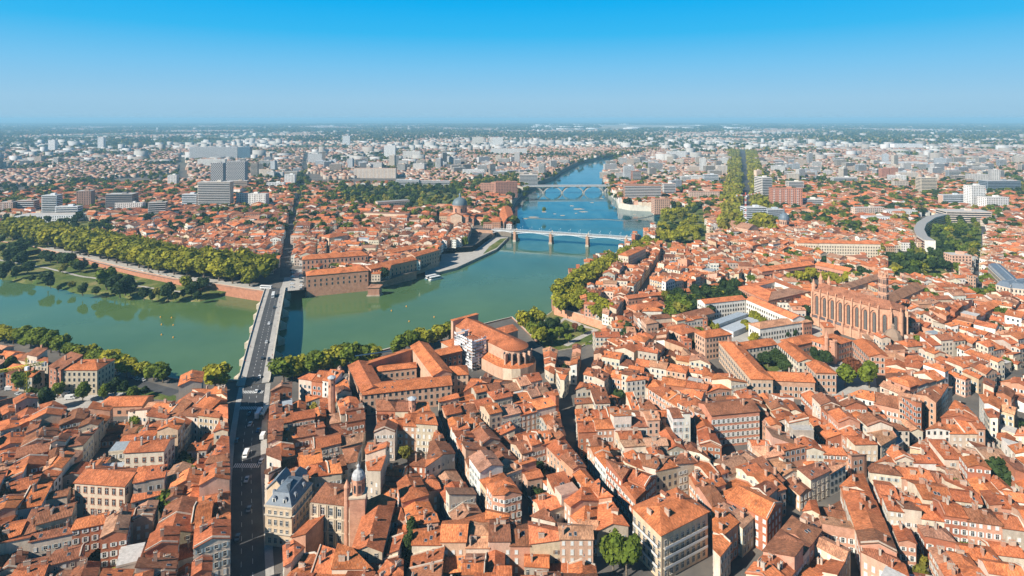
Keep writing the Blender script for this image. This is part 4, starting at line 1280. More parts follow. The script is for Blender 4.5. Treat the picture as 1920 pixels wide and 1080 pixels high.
sheet('school_yard', UU([(1318, 585), (1400, 570), (1490, 605), (1525, 618), (1530, 640), (1430, 650), (1345, 645)], 0), 0.008, 'pale_paving')
sheet('school_lawn', UU([(1400, 672), (1450, 656), (1490, 688), (1432, 702)], 0), 0.02, 'lawn')
sheet('school_lawn', UU([(1415, 618), (1440, 606), (1470, 596), (1440, 580), (1405, 592)], 0), 0.02, 'pale_paving')
for pg in ([(1345, 640), (1400, 632), (1460, 630), (1600, 632), (1642, 670), (1652, 735), (1570, 735), (1410, 722)], [(1318, 572), (1400, 555), (1490, 592), (1528, 606), (1535, 640), (1430, 650), (1345, 640), (1318, 600)], [(480, 535), (560, 535), (565, 500), (520, 500)], [(1425, 625), (1525, 610), (1540, 640), (1470, 650)], [(1380, 665), (1450, 650), (1500, 690), (1430, 705)], [(1495, 655), (1560, 640), (1565, 690), (1515, 690)], [(1568, 680), (1640, 670), (1640, 735), (1570, 735)]):
    occupy(UU(pg, 5), 2)
B = Building('white_school', 'white-walled modern school with orange roofs and a glass canopy court', 'school', U(1420, 590, 12), anchor='the white-walled school')
SW = dict(sp=2.6, fl=3.8, first=2.2, ww=1.1, wh=1.9, frame=(0.45, 0.36, 0.28))
B.volume(wing(1322, 569, 1398, 561, 14, 11), 14, 'gable', 0.34, WHITE, BT, win=SW)
B.volume(wing(1399, 561, 1486, 598, 14, 12), 14, 'gable', 0.34, WHITE, BT, win=SW)
B.volume(wing(1425, 616, 1504, 604, 11, 12), 11, 'hip', 0.34, WHITE, PA, win=SW)
B.volume(wing(1506, 605, 1522, 602, 11, 13), 11, 'hip', 0.34, (0.52, 0.24, 0.15), PA, win=SW, wm='brick_wall')
B.volume(wing(1349, 607, 1402, 588, 7, 9), 7, 'shed', -0.12, (0.62, 0.60, 0.57), (0.34, 0.40, 0.46), rm='slate_zinc')
B.volume(wing(1375, 624, 1432, 600, 3.6, 11), 3.6, 'flat', 0, (0.6, 0.6, 0.6), (0.42, 0.46, 0.50), rm='slate_zinc')
B.volume(wing(1292, 598, 1340, 586, 10, 13), 10, 'gable', 0.36, WALLC['rose'], BN, win=SW)
B = Building('school_block', 'tall ochre school block with white attic strip beside glass canopy', 'school', U(1345, 635, 14))
B.volume(wing(1322, 633, 1372, 626, 16, 12), 16, 'hip', 0.34, WALLC['rose'], OR, win=SW)
B = Building('town_hall_block', 'brick-trimmed block with rust hip roof beside the plane trees', 'building', U(1295, 625, 12))
B.volume(wing(1279, 627, 1312, 619, 13, 17), 13, 'hip', 0.36, WALLC['rose'], RU, win=SW, sky=2)
occupy(UU([(1395, 640), (1420, 575), (1440, 605), (1440, 650)], 4), 2)
# square brick school round a white court
B = Building('court_building', 'square brick building with bright orange roof round a white courtyard', 'building', U(1450, 545, 13), anchor='the square court building')
O = [U(1385, 538, 13), U(1440, 564, 13), U(1519, 546, 13), U(1455, 522, 13)]
cx_, cy2 = centroid(O)
I = [(cx_ + (p[0] - cx_) * 0.46, cy2 + (p[1] - cy2) * 0.46) for p in O]
for k in range(4):
    a, b_, c2, d2 = O[k], O[(k + 1) % 4], I[(k + 1) % 4], I[k]
    u_ = (b_[0] - a[0], b_[1] - a[1]); l_ = math.hypot(*u_)
    B.volume([a, b_, c2, d2], 13, 'shed', 0.16, (0.52, 0.24, 0.15) if k in (1, 0) else WHITE, BT if k != 1 else DU, axis=(-u_[0] / l_, -u_[1] / l_) if False else (u_[0] / l_, u_[1] / l_), wm='brick_wall', win=SW)
# bright L-shaped block with loggias and plane trees
B = Building('loggia_block', 'bright orange roofed brick block with dark loggia bands round plane trees', 'building', U(1527, 495, 14), anchor='the loggia block')
for args in ((1429, 509, 1527, 496, 14, 14), (1528, 496, 1591, 509, 14, 14)):
    pg = wing(*args)
    B.volume(pg, 14, 'gable', 0.34, (0.50, 0.25, 0.17), BT, wm='brick_wall', win=dict(sp=2.7, fl=3.7, first=2.0, ww=2.2, wh=1.7))
occupy(UU([(1480, 530), (1530, 495), (1620, 520), (1560, 545)], 4), 2)
# long cream hospital range
B = Building('cream_hospital', 'very long cream five-storey range with rows of small windows', 'building', U(1570, 470, 0), anchor='the long cream range')
B.volume(wing(1496, 455, 1534, 456, 17, 13), 17, 'gable', 0.33, (0.70, 0.58, 0.44), OR, win=dict(sp=3.0, fl=3.6, first=2.0, ww=1.1, wh=1.8, frame=(0.50, 0.36, 0.25)))
B.volume(wing(1535, 456, 1651, 458, 17, 13), 17.3, 'gable', 0.33, (0.72, 0.61, 0.47), OR, win=dict(sp=3.0, fl=3.6, first=2.0, ww=1.1, wh=1.8, frame=(0.50, 0.36, 0.25)))
occupy(UU([(1540, 475), (1650, 470), (1650, 490), (1550, 490)], 4), 2)
# church with slate dome
c_ = U(1476, 442, 0)
B = Building('slate_dome_church', 'small brick church with blue slate dome above the rooftops', 'church', (c_[0], c_[1] + 10), anchor='the slate domed church')
x, y = c_[0], c_[1] + 10
B.volume([(x - 14, y - 8), (x + 14, y - 8), (x + 14, y + 10), (x - 14, y + 10)], 10, 'hip', 0.4, WALLC['rose'], RU, wm='brick_wall')
B.volume([(x - 7, y - 14), (x + 7, y - 14), (x + 7, y - 8), (x - 7, y - 8)], 12, 'gable', 0.5, WALLC['rose'], RU, axis=(0, 1), wm='brick_wall')
mb = MB(); mb.lathe([(7, 9), (7, 21), (7.5, 21.3), (7.5, 22)], (x, y, 0), 8, 'brick_wall', WALLC['rose']); B.part(mb, 'drum')
for k in range(8):
    a = (k + .5) * math.pi / 4
    for s_ in (-1.2, 1.2):
        mb = MB(); mb.box((x + 6.6 * math.cos(a) - s_ * math.sin(a), y + 6.6 * math.sin(a) + s_ * math.cos(a), 15.5), (0.3, 1.3, 4.2), a, 'window_glass'); B.part(mb, 'window')
mb = MB(); mb.lathe([(7.3, 22), (7.1, 25), (5.6, 28.6), (3.2, 31), (1.0, 32), (0.9, 35), (1.1, 35.2), (0, 40)], (x, y, 0), 16, 'slate_zinc', (0.13, 0.17, 0.21)); B.part(mb, 'dome')
# plain nave church by the boulevard
B = Building('nave_church', 'windowless tan brick church nave near the plane-tree boulevard', 'church', U(1385, 430, 0))
B.volume(wing(1362, 424, 1403, 432, 13, 22), 15, 'gable', 0.5, WALLC['rose'], DU, wm='brick_wall')

# riverside church under repair
def repair_church():
    a, b_ = U(874, 594, 22), U(963, 634, 22)
    L, u = bridge_axis(a, b_)
    r = (-u[1], u[0])
    B = Building('repair_church', 'tile-roofed church with round apse, its transept wrapped in scaffolding', 'church', a, anchor='the scaffolded church')
    def pt(s_, w_): return (a[0] + u[0] * s_ + r[0] * w_, a[1] + u[1] * s_ + r[1] * w_)
    hw, he = 9.5, 17.5
    n = 7
    apse = [pt(L + hw * math.sin(math.pi * (i + 0.0) / n), -hw * math.cos(math.pi * i / n)) for i in range(n + 1)]
    body = [pt(0, -hw)] + apse + [pt(0, hw)]
    body = ccw(body)
    occupy(body, 1, he)
    s_ = 0.42
    pl = planes_for(body, he, 'gable', s_, u)
    cap = pt(L, 0)
    # nave roof plus a fan over the apse
    PKK = (0.55, 0.34, 0.24)
    mb = MB(); emit_walls(mb, body, [(0, 0, he)], -6.0, PKK, 'brick_wall'); B.part(mb, 'wall')
    mb = MB(); nave = ccw([pt(-0.3, -hw), pt(L, -hw), pt(L, hw), pt(-0.3, hw)])
    emit_roof(mb, nave, planes_for(nave, he, 'gable', s_, u), RU); B.part(mb, 'roof')
    mb = MB()
    ro = [pt(L + (hw + 0.5) * math.sin(math.pi * i / 14), -(hw + 0.5) * math.cos(math.pi * i / 14)) for i in range(15)]
    zt = he + s_ * hw + 0.06
    for p, q in zip(ro, ro[1:]):
        mb.face([(*p, he - 0.15), (*q, he - 0.15), (*cap, zt)], 'roof_tile', RU, uv=[(0, 0.1), (2, 0.1), (1, 9)])
        mb.face([(*p, he - 0.5), (*q, he - 0.5), (*q, he - 0.15), (*p, he - 0.15)], 'roof_tile', RU)
    B.part(mb, 'apse_roof')
    B.volume([pt(-3, -hw - 2), pt(-0.3, -hw - 2), pt(-0.3, hw + 2), pt(-3, hw + 2)], 21.5, 'shed', 0.0, PKK, OR, axis=r, wm='brick_wall', z0=-9)
    B.volume([pt(4, -hw - 15), pt(17, -hw - 15), pt(17, -hw - 0.05), pt(4, -hw - 0.05)], 10.5, 'hip', 0.33, (0.50, 0.40, 0.31), OR)
    B.volume([pt(L * 0.40, -hw - 9), pt(L * 0.62, -hw - 9), pt(L * 0.62, -hw - 0.04), pt(L * 0.40, -hw - 0.04)], 17.2, 'hip1', 0.4, PKK, RU, axis=(-r[0], -r[1]), wm='brick_wall')
    B.volume([pt(L * 0.40, hw + 0.04), pt(L * 0.62, hw + 0.04), pt(L * 0.62, hw + 12), pt(L * 0.40, hw + 12)], 16.8, 'hip1', 0.4, PKK, RU, axis=r, wm='brick_wall')
    # lower ambulatory ring round the apse
    ring = [pt(L + (hw + 5.5) * math.sin(math.pi * i / 8), -(hw + 5.5) * math.cos(math.pi * i / 8)) for i in range(9)]
    inn = [pt(L + hw * math.sin(math.pi * i / 8), -hw * math.cos(math.pi * i / 8)) for i in range(9)]
    ring = [pt(L * 0.64, -hw - 5.5)] + ring + [pt(L * 0.64, hw + 5.5)]; inn = [pt(L * 0.64, -hw)] + inn + [pt(L * 0.64, hw)]
    mb = MB(); mr_ = MB()
    for i in range(len(ring) - 1):
        p, q, pi_, qi = ring[i], ring[i + 1], inn[i], inn[i + 1]
        mb.face([(*p, -0.5), (*q, -0.5), (*q, 7.5), (*p, 7.5)], 'wall_plaster', (0.68, 0.54, 0.40) if i in (2, 3) else (0.54, 0.34, 0.24))
        mr_.face([(*p, 7.5), (*q, 7.5), (*qi, 10.2), (*pi_, 10.2)], 'roof_tile', OR, uv=[(0, .1), (5, .1), (4, 5), (1, 5)])
    B.part(mb, 'ambulatory_wall'); B.part(mr_, 'ambulatory_roof')
    occupy(ccw(ring), 1, 8)
    for i in range(1, 7):
        x0, x1 = ring[i + 1], inn[i + 1]
        d = (x0[0] - x1[0], x0[1] - x1[1]); l_ = math.hypot(*d); ag = math.atan2(d[1], d[0])
        mb = MB(); mb.box((x1[0] + d[0] / l_ * 1.5, x1[1] + d[1] / l_ * 1.5, 8), (3.0, 1.0, 7.4), ag, 'brick_wall', PKK); B.part(mb, 'buttress')
    for i in range(8):
        ag = math.pi * (i + 0.5) / 8
        p = pt(L + (hw * 0.985) * math.sin(ag), -(hw * 0.985) * math.cos(ag))
        dd = (u[0] * math.sin(ag) - r[0] * math.cos(ag), u[1] * math.sin(ag) - r[1] * math.cos(ag))
        mb = MB(); mb.box((p[0], p[1], 10.6), (0.4, 1.7, 4.2), math.atan2(dd[1], dd[0]), 'window_glass'); mb.lathe([(0.85, 0), (0.6, 0.6), (0, 0.85)], (p[0], p[1], 14.8), 8, 'window_glass'); B.part(mb, 'window')
    # scaffolding wrapped round the transept: decks, standards and white sheeting strips
    so = pt(L * 0.36, -hw - 11.5)
    S = thing('scaffolding', 'white pipe scaffolding with sheeting wrapped round the church transept', 'scaffolding', (so[0], so[1], 0))
    base = [pt(L * 0.33, -hw - 1.2), pt(L * 0.33, -hw - 12.5), pt(L * 0.69, -hw - 12.5), pt(L * 0.69, -hw - 1.2)]
    lens = [0]
    path = []
    for p, q in zip(base, base[1:]):
        n_ = max(2, int(math.hypot(q[0] - p[0], q[1] - p[1]) / 2.4))
        path += [(p[0] + (q[0] - p[0]) * i / n_, p[1] + (q[1] - p[1]) * i / n_) for i in range(n_)]
    path.append(base[-1])
    rg = random.Random(3)
    for lv in range(10):
        z = 2.0 * lv + 1.8
        mb = MB(); pg = strip(path, 1.5); k = len(path)
        for i in range(k - 1):
            mb.prism([pg[i], pg[i + 1], pg[2 * k - 2 - i], pg[2 * k - 1 - i]], z, z + 0.12, 'painted', (0.55, 0.56, 0.58), bottom=True)
        for i in range(k - 1):
            if rg.random() < 0.62:
                p, q = pg[i], pg[i + 1]
                mb.face([(p[0], p[1], z + 0.15), (q[0], q[1], z + 0.15), (q[0], q[1], z + rg.uniform(1.0, 1.95)), (p[0], p[1], z + rg.uniform(1.0, 1.95))], 'painted', (0.66, 0.66, 0.66))
        mb.build('scaffold_deck', S, (so[0], so[1], 0))
    mb = MB()
    pg = strip(path, 1.6)
    for p in pg:
        mb.tube((p[0], p[1], -0.3), (p[0], p[1], 21.5), 0.07, n=4, m='painted', col=(0.66, 0.68, 0.70))
    mb.build('standard_poles', S, (so[0], so[1], 0), kind='stuff')
repair_church()

# art school beside it
B = Building('art_school', 'low art school of orange-roofed wings round a court by the river', 'school', U(740, 700, 12), anchor='the riverside art school')
SA = dict(sp=3.4, fl=4.0, first=2.4, ww=1.3, wh=2.2, frame=PALE)
B.volume(wing(680, 740, 847, 721, 12, 14), 12, 'gable', 0.30, (0.58, 0.36, 0.25), OR, win=SA, sky=6, wm='brick_wall')
B.volume(wing(653, 686, 678, 737, 12, 13), 12.4, 'gable', 0.30, (0.57, 0.33, 0.22), RU, win=SA, wm='brick_wall')
B.volume(wing(690, 690, 775, 662, 11, 9), 11.2, 'shed', 0.28, (0.42, 0.20, 0.13), OR, wm='brick_wall')
B.volume(wing(707, 696, 781, 688, 10, 8), 10, 'hip', 0.33, (0.56, 0.34, 0.23), OR, win=SA, wm='brick_wall')
B.volume(wing(770, 650, 812, 706, 14, 12), 14.5, 'gable', 0.40, (0.57, 0.35, 0.24), OR, wm='brick_wall')
B.volume(wing(822, 667, 866, 657, 13, 10), 13, 'gable', 0.34, (0.42, 0.15, 0.085), OR, win=dict(sp=3.4, fl=3.4, first=2.2, ww=1.1, wh=1.9, frame=PALE), wm='brick_wall')
B.volume(wing(832, 704, 878, 701, 12, 13), 12, 'hip', 0.36, (0.58, 0.40, 0.28), OR, win=SA)
mb = MB(); p = U(725, 668, 12.6); mb.box((p[0] - 9, p[1] + 1, 14.0), (24, 1.9, 0.2), 0.37, 'window_glass', bottom=True); B.part(mb, 'solar_panel')

# domed renaissance mansion
def mansion():
    B = Building('renaissance_mansion', 'carved stone mansion with brick stair tower and small domed lantern', 'mansion', U(640, 1027, 0), anchor='the domed-tower mansion')
    ST = (0.62, 0.50, 0.37)
    front = wing(584, 939, 658, 948, 17, 12)
    B.volume(front, 17, 'hip', 0.30, ST, BN, cornice=(0.58, 0.46, 0.34), win=dict(sp=3.6, fl=5.2, first=3.2, ww=1.4, wh=2.8), style=2, chim=3)
    l, dx, dy, nx, ny = edge_info(front[0], front[1])
    for lv in (5.6, 10.8):
        mb = MB(); mb.prism(strip([(front[0][0] + nx * .2, front[0][1] + ny * .2), (front[1][0] + nx * .2, front[1][1] + ny * .2)], 0.5), lv, lv + 0.5, 'painted', ST); B.part(mb, 'string_course')
    for k in range(6):
        f = (k + 0.02) / 5.05
        mb = MB(); p = (front[0][0] + dx * l * f + nx * .25, front[0][1] + dy * l * f + ny * .25)
        for sd in (-.35, .35):
            mb.tube((p[0] + dx * sd, p[1] + dy * sd, 0), (p[0] + dx * sd, p[1] + dy * sd, 16), 0.26, n=8, m='painted', col=ST)
        B.part(mb, 'pilaster_pair')
    B.volume(wing(690, 938, 659, 1034, 13, 11), 13, 'gable', 0.40, ST, RU, chim=4, win=dict(sp=3.4, fl=4.2, first=2.6, ww=1.2, wh=2.0), style=2)
    B.volume(wing(573, 1014, 612, 975, 9, 6.5), 9, 'shed', 0.45, (0.50, 0.26, 0.17), RU, wm='brick_wall')
    tx, ty = U(673, 945, 18)
    ty += 3; tx = (672 - 960) * ty / F
    mb = MB(); mb.box((tx, ty, -0.5), (6.0, 6.0, 20.5), 0.1, 'brick_wall', PINK)
    mb.box((tx, ty, 20), (6.6, 6.6, 0.6), 0.1, 'painted', ST, True); B.part(mb, 'tower_shaft')
    mb = MB(); mb.lathe([(2.5, 20.6), (2.5, 26.0), (2.8, 26.2), (2.8, 26.8)], (tx, ty, 0), 8, 'brick_wall', PINK); B.part(mb, 'tower_drum')
    for k in range(8):
        a = (k + .5) * math.pi / 4
        mb = MB(); mb.box((tx + 2.32 * math.cos(a), ty + 2.32 * math.sin(a), 21.6), (0.2, 0.9, 3.0), a, 'window_glass'); B.part(mb, 'tower_window')
    mb = MB(); mb.lathe([(2.7, 26.8), (2.5, 28), (1.8, 29.2), (0.7, 29.9), (0.6, 31.2), (0.8, 31.3), (0.1, 32.2), (0.08, 33), (0, 33.1)], (tx, ty, 0), 12, 'slate_zinc', (0.40, 0.40, 0.40)); B.part(mb, 'tower_dome')
    mb = MB(); mb.lathe([(1.1, -0.5), (1.1, 24), (1.3, 24.2), (0, 27.2)], (tx - 4.0, ty - 2.0, 0), 10, 'brick_wall', PINK); B.part(mb, 'stair_turret')
    occupy(UU([(600, 1000), (665, 1010), (665, 1050), (610, 1045)], 0), 2)
    sheet('courtyard', UU([(612, 985), (662, 995), (668, 1055), (628, 1050)], 0), 0.01, 'pale_paving')
mansion()
def slate_block():
    B = Building('slate_mansard', 'corner house on the avenue with blue slate mansard and dormers', 'house', U(520, 1024, 0), anchor='the slate-roofed corner house')
    q = wing(497, 947, 547, 953, 16, 16)
    cn = (0.60, 0.46, 0.32)
    q = ccw(q); occupy(q, 1, 16)
    mb = MB(); emit_walls(mb, q, [(0, 0, 16)], -0.5, cn); B.part(mb, 'wall')
    mb = MB(); mb.prism(outset(q, 0.35), 15.6, 16.2, 'painted', (0.55, 0.45, 0.34), bottom=True); B.part(mb, 'cornice')
    SL = (0.125, 0.155, 0.19)
    i1, i2 = outset(q, -2.6), outset(q, -7.0)
    mb = MB()
    for (r0, z0), (r1, z1) in (((q, 16.2), (i1, 20.0)), ((i1, 20.0), (i2, 21.6))):
        for k in range(4):
            mb.face([(*r0[k], z0), (*r0[(k + 1) % 4], z0), (*r1[(k + 1) % 4], z1), (*r1[k], z1)], 'slate_zinc', SL)
    mb.face([(*p, 21.6) for p in i2], 'slate_zinc', SL)
    B.part(mb, 'roof')
    for e in (0, 1, 3):
        p, r_ = q[e], q[(e + 1) % 4]
        l, dx, dy, nx, ny = edge_info(p, r_)
        for f in (0.3, 0.7):
            B.put('dormer', MANSARD_DORMER, (p[0] + dx * l * f - nx * 1.3, p[1] + dy * l * f - ny * 1.3, 17.2), math.atan2(dy, dx))
    for e in (0, 1):
        p, r_ = q[e], q[(e + 1) % 4]
        l, dx, dy, nx, ny = edge_info(p, r_)
        for z in (5.5, 12.6):
            mb = MB(); mb.prism(strip([(p[0] + nx * .45, p[1] + ny * .45), (r_[0] + nx * .45, r_[1] + ny * .45)], 0.9), z, z + 0.2, 'painted', (0.5, 0.44, 0.36), bottom=True); B.part(mb, 'balcony')
    LATE.append((B, q, 16, [(0, 0, 15.5)], 0.0, dict(sp=2.5, fl=3.6, first=2.4, ww=1.1, wh=2.0), 2, 0, 0, 0, True))
    B.put('chimney', CHIMNEYS[3], (q[2][0] - 2, q[2][1] - 2, 18), 0.2); B.put('chimney', CHIMNEYS[1], (q[3][0] + 3, q[3][1] - 1, 18), 0.2)
    B2 = Building('slate_annex', 'steep blue slate roofed house behind the mansard corner house', 'house', U(520, 960, 0))
    B2.volume(wing(500, 915, 532, 921, 15, 8), 15, 'gable', 0.95, cn, (0.14, 0.175, 0.21), rm='slate_zinc', axis=(0.1, 1))
    B2.volume(wing(533, 921, 575, 912, 14, 7), 14, 'gable', 0.9, cn, (0.14, 0.17, 0.20), rm='slate_zinc', axis=(0.1, 1))
slate_block()
def corner_hotel():
    B = Building('corner_hotel', 'tall cream corner building with iron balconies above the leafy square', 'building', U(1260, 1060, 0), anchor='the tall cream corner building')
    q = [U(1187, 950, 18), U(1240, 1000, 18), U(1327, 957, 18), U(1270, 915, 18)]
    B.volume(q, 18, 'hip', 0.36, (0.62, 0.45, 0.30), OR, win=dict(sp=2.9, fl=3.7, first=2.4, ww=1.25, wh=2.2), style=2, chim=5, sky=3, dorm=1, cornice=(0.5, 0.42, 0.34), over=0.8, singles=True)
    for e in (0, 1):
        p, r_ = ccw(q)[e], ccw(q)[(e + 1) % 4]
        l, dx, dy, nx, ny = edge_info(p, r_)
        for z in (4.6, 8.4, 12.0):
            mb = MB(); a = (p[0] + nx * .5 + dx, p[1] + ny * .5 + dy); b_ = (r_[0] + nx * .5 - dx, r_[1] + ny * .5 - dy)
            mb.prism(strip([a, b_], 1.0), z, z + 0.18, 'painted', (0.5, 0.45, 0.38), bottom=True)
            mb.prism(strip([(a[0] + nx * .45, a[1] + ny * .45), (b_[0] + nx * .45, b_[1] + ny * .45)], 0.08), z + 0.18, z + 1.0, 'painted', (0.55, 0.55, 0.55))
            B.part(mb, 'balcony')
corner_hotel()
occupy(UU([(1125, 1040), (1235, 1075), (1215, 1150), (1120, 1150)], 0), 2)
# further individual houses surveyed one by one: eave pixels, eave height, depth, roof, wall, label
SPECIAL = [
    ('cream_mansion', (140, 904, 234, 911, 15, 12), 'gable', CREAM, RU, 'big cream facade with arched brown windows left of the avenue', dict(sp=3.3, fl=4.6, first=3.0, ww=1.3, wh=2.5), 4, 2, 2),
    ('pale_mansion', (233, 848, 307, 844, 14, 11), 'gable', (0.70, 0.60, 0.48), RU, 'pale mansion with a row of zinc roof drums near the avenue', dict(sp=3.6, fl=3.8, first=2.4, ww=1.2, wh=2.0), 4, 1, 0),
    ('quay_hotel', (115, 693, 182, 693, 15.5, 16), 'hip', (0.50, 0.42, 0.31), OR, 'grey-beige quay building with rust roof above parked cars', dict(sp=3.0, fl=3.5, first=2.2, ww=1.15, wh=2.0, frame=PALE), 1, 4, 0),
    ('quay_annex', (92, 686, 114, 693, 16, 12), 'shed', (0.38, 0.18, 0.12), BN, 'narrow dark brick annex beside the grey-beige quay building', dict(sp=4.0, fl=3.5, first=2.4, ww=1.0, wh=1.6, frame=PALE), 4, 1, 0),
    ('bridgehead_house', (335, 723, 378, 716, 16, 15), 'gable', (0.46, 0.40, 0.34), OR, 'tall grey-gabled house with roof terrace at the bridge end', None, 0, 2, 1),
    ('garage_hall', (181, 762, 266, 760, 6, 12), 'hip1', (0.55, 0.30, 0.20), BT, 'long low hall with bright orange roof near the quay', dict(sp=5, fl=3.5, first=2.4, ww=2.0, wh=2.0), 2, 0, 0),
    ('striped_roof_house', (267, 770, 318, 772, 8, 11), 'gable', (0.55, 0.34, 0.24), PA, 'house with pale striped roof beside the long low hall', dict(sp=3.5, fl=3.5, first=2.4), 2, 0, 0),
    ('red_front_house', (1334, 778, 1424, 770, 17, 14), 'gable', (0.56, 0.24, 0.15), BN, 'tall red-fronted house with white shutters and brown roof', dict(sp=2.7, fl=3.6, first=2.4, ww=1.1, wh=2.1), 0, 3, 2),
    ('quay_tenement', (1178, 480, 1211, 465, 17, 12), 'hip', (0.62, 0.50, 0.38), OR, 'tall pale tenement rising behind the clipped quay trees', dict(sp=3.0, fl=3.4, first=2.2, frame=PALE), 1, 2, 0),
    ('brick_warehouse', (1193, 582, 1241, 573, 11, 13), 'hip1', (0.56, 0.29, 0.18), RU, 'sunlit plain brick warehouse at the head of the quay street', dict(sp=4.4, fl=3.6, first=3.0, ww=1.0, wh=1.3), 4, 0, 0),
    ('brick_store', (1178, 560, 1233, 553, 13, 9), 'gable', (0.52, 0.26, 0.17), RU, 'taller brick store behind the plain brick warehouse', dict(sp=3.4, fl=3.4, first=2.4), 4, 1, 0),
    ('long_shed', (1215, 556, 1300, 545, 9, 8), 'gable', (0.50, 0.26, 0.17), BT, 'long bright orange shed roof above the dark plane trees', None, 4, 0, 0),
    ('long_range', (1300, 545, 1395, 527, 9, 8), 'gable', (0.50, 0.26, 0.17), OR, 'low orange range continuing from the long shed roof', None, 4, 0, 0),
    ('square_tower_house', (617, 446, 653, 440, 16, 18), 'hip', (0.62, 0.46, 0.33), RU, 'windowless tan church block rising over far-bank rooftops', None, 2, 0, 0),
    ('cream_terrace', (682, 400, 760, 403, 13, 16), 'flat', (0.68, 0.52, 0.38), (0.40, 0.20, 0.13), 'cream ribbed hospital annex with flat roof on far bank', dict(sp=3.0, fl=3.4, first=2.2, frame=PALE), 2, 0, 0),
    ('striped_annex', (708, 380, 768, 376, 16, 16), 'flat', (0.62, 0.42, 0.32), (0.42, 0.40, 0.38), 'flat-roofed annex with white and red wall panels, far bank', dict(sp=3.2, fl=3.4, first=2.2, ww=2.0, frame=WHITE), 2, 0, 0),
    ('garden_house', (1516, 905, 1516.5, 905, 10, 1), None, None, None, None, None, 0, 0, 0),
]
for name, wg, kind, wc, rc, label, win, style, ch, sk in SPECIAL:
    if kind is None: continue
    pg = wing(*wg)
    B = Building(name, label, 'house', centroid(pg), anchor=None)
    B.volume(pg, wg[4], kind, 0.36, wc, rc, win=win, style=style, chim=ch, sky=sk, wm='brick_wall' if wc[0] < 0.575 and wc[1] < 0.31 else 'wall_plaster')
    if name in ('cream_mansion', 'pale_mansion', 'red_front_house', 'quay_hotel'):
        l_, dx_, dy_, nx_, ny_ = edge_info(pg[0], pg[1])
        occupy(ccw([pg[0], pg[1], (pg[1][0] + nx_ * 15, pg[1][1] + ny_ * 15), (pg[0][0] + nx_ * 15, pg[0][1] + ny_ * 15)]), 2)
    if name == 'pale_mansion':
        a, b_ = pg[3], pg[2]
        for k in range(6):
            f = (k + 0.5) / 6
            B.put('roof_drum', ROOF_VENT, (a[0] + (b_[0] - a[0]) * f, a[1] + (b_[1] - a[1]) * f - 3.5, 15.6))
# brick stair towers above the roofs
for px, py0, h, label in ((622, 760, 21, 'slim octagonal brick stair tower among roofs by the bridge'), (773, 800, 20, 'octagonal brick tower with grey zinc cap above the roofs')):
    c_ = U(px, py0, 6)
    B = Building('stair_tower', label, 'tower', c_)
    mb = MB(); mb.lathe([(2.0, -0.5), (2.0, h), (2.2, h + .2), (2.2, h + .8)], (*c_, 0), 8, 'brick_wall', PINK); B.part(mb, 'shaft')
    mb = MB(); mb.lathe([(2.5, h + .8), (2.4, h + 1.2), (0.2, h + 2.2)], (*c_, 0), 8, 'slate_zinc', (0.40, 0.44, 0.47)); B.part(mb, 'cap')
    for k in range(4):
        a = -math.pi / 2 + (k - 1.5) * 0.8
        mb = MB(); mb.box((c_[0] + 1.9 * math.cos(a), c_[1] + 1.9 * math.sin(a), h - 5 + k * 1.0), (0.2, 0.5, 1.2), a, 'window_glass'); B.part(mb, 'slit_window')
    occupy([(c_[0] - 2, c_[1] - 2), (c_[0] + 2, c_[1] - 2), (c_[0] + 2, c_[1] + 2), (c_[0] - 2, c_[1] + 2)], 1, h)
# slate-roofed grand block on the right edge
def grand_block():
    B = Building('grand_slate_block', 'grand stone block with blue slate mansard and many dormers', 'building', U(1890, 530, 0), anchor='the grand slate mansard block')
    cn = (0.66, 0.54, 0.42)
    for args in ((1852, 500, 1893, 540, 16, 12), (1894, 541, 1945, 535, 16, 12)):
        q = ccw(wing(*args)); occupy(q, 1, 16)
        mb = MB(); emit_walls(mb, q, [(0, 0, 16)], -0.5, cn); B.part(mb, 'wall')
        mb = MB(); mb.prism(outset(q, 0.35), 15.6, 16.2, 'painted', cn, bottom=True); B.part(mb, 'cornice')
        i1, i2 = outset(q, -2.2), outset(q, -5.5)
        mb = MB()
        for (r0, z0), (r1, z1) in (((q, 16.2), (i1, 20.4)), ((i1, 20.4), (i2, 21.4))):
            for k in range(4):
                mb.face([(*r0[k], z0), (*r0[(k + 1) % 4], z0), (*r1[(k + 1) % 4], z1), (*r1[k], z1)], 'slate_zinc', (0.13, 0.165, 0.21))
        mb.face([(*p, 21.4) for p in i2], 'slate_zinc', (0.34, 0.36, 0.38)); B.part(mb, 'roof')
        p, r_ = q[0], q[1]
        l, dx, dy, nx, ny = edge_info(p, r_)
        for k in range(int(l / 4)):
            f = (k + .5) / int(l / 4)
            B.put('dormer', MANSARD_DORMER, (p[0] + dx * l * f - nx * 1.0, p[1] + dy * l * f - ny * 1.0, 17.2), math.atan2(dy, dx))
        LATE.append((B, q, 16, [(0, 0, 15.5)], 0.0, dict(sp=2.8, fl=3.8, first=2.4, ww=1.2, wh=2.2, frame=PALE), 2, 0, 0, 0, False))
grand_block()
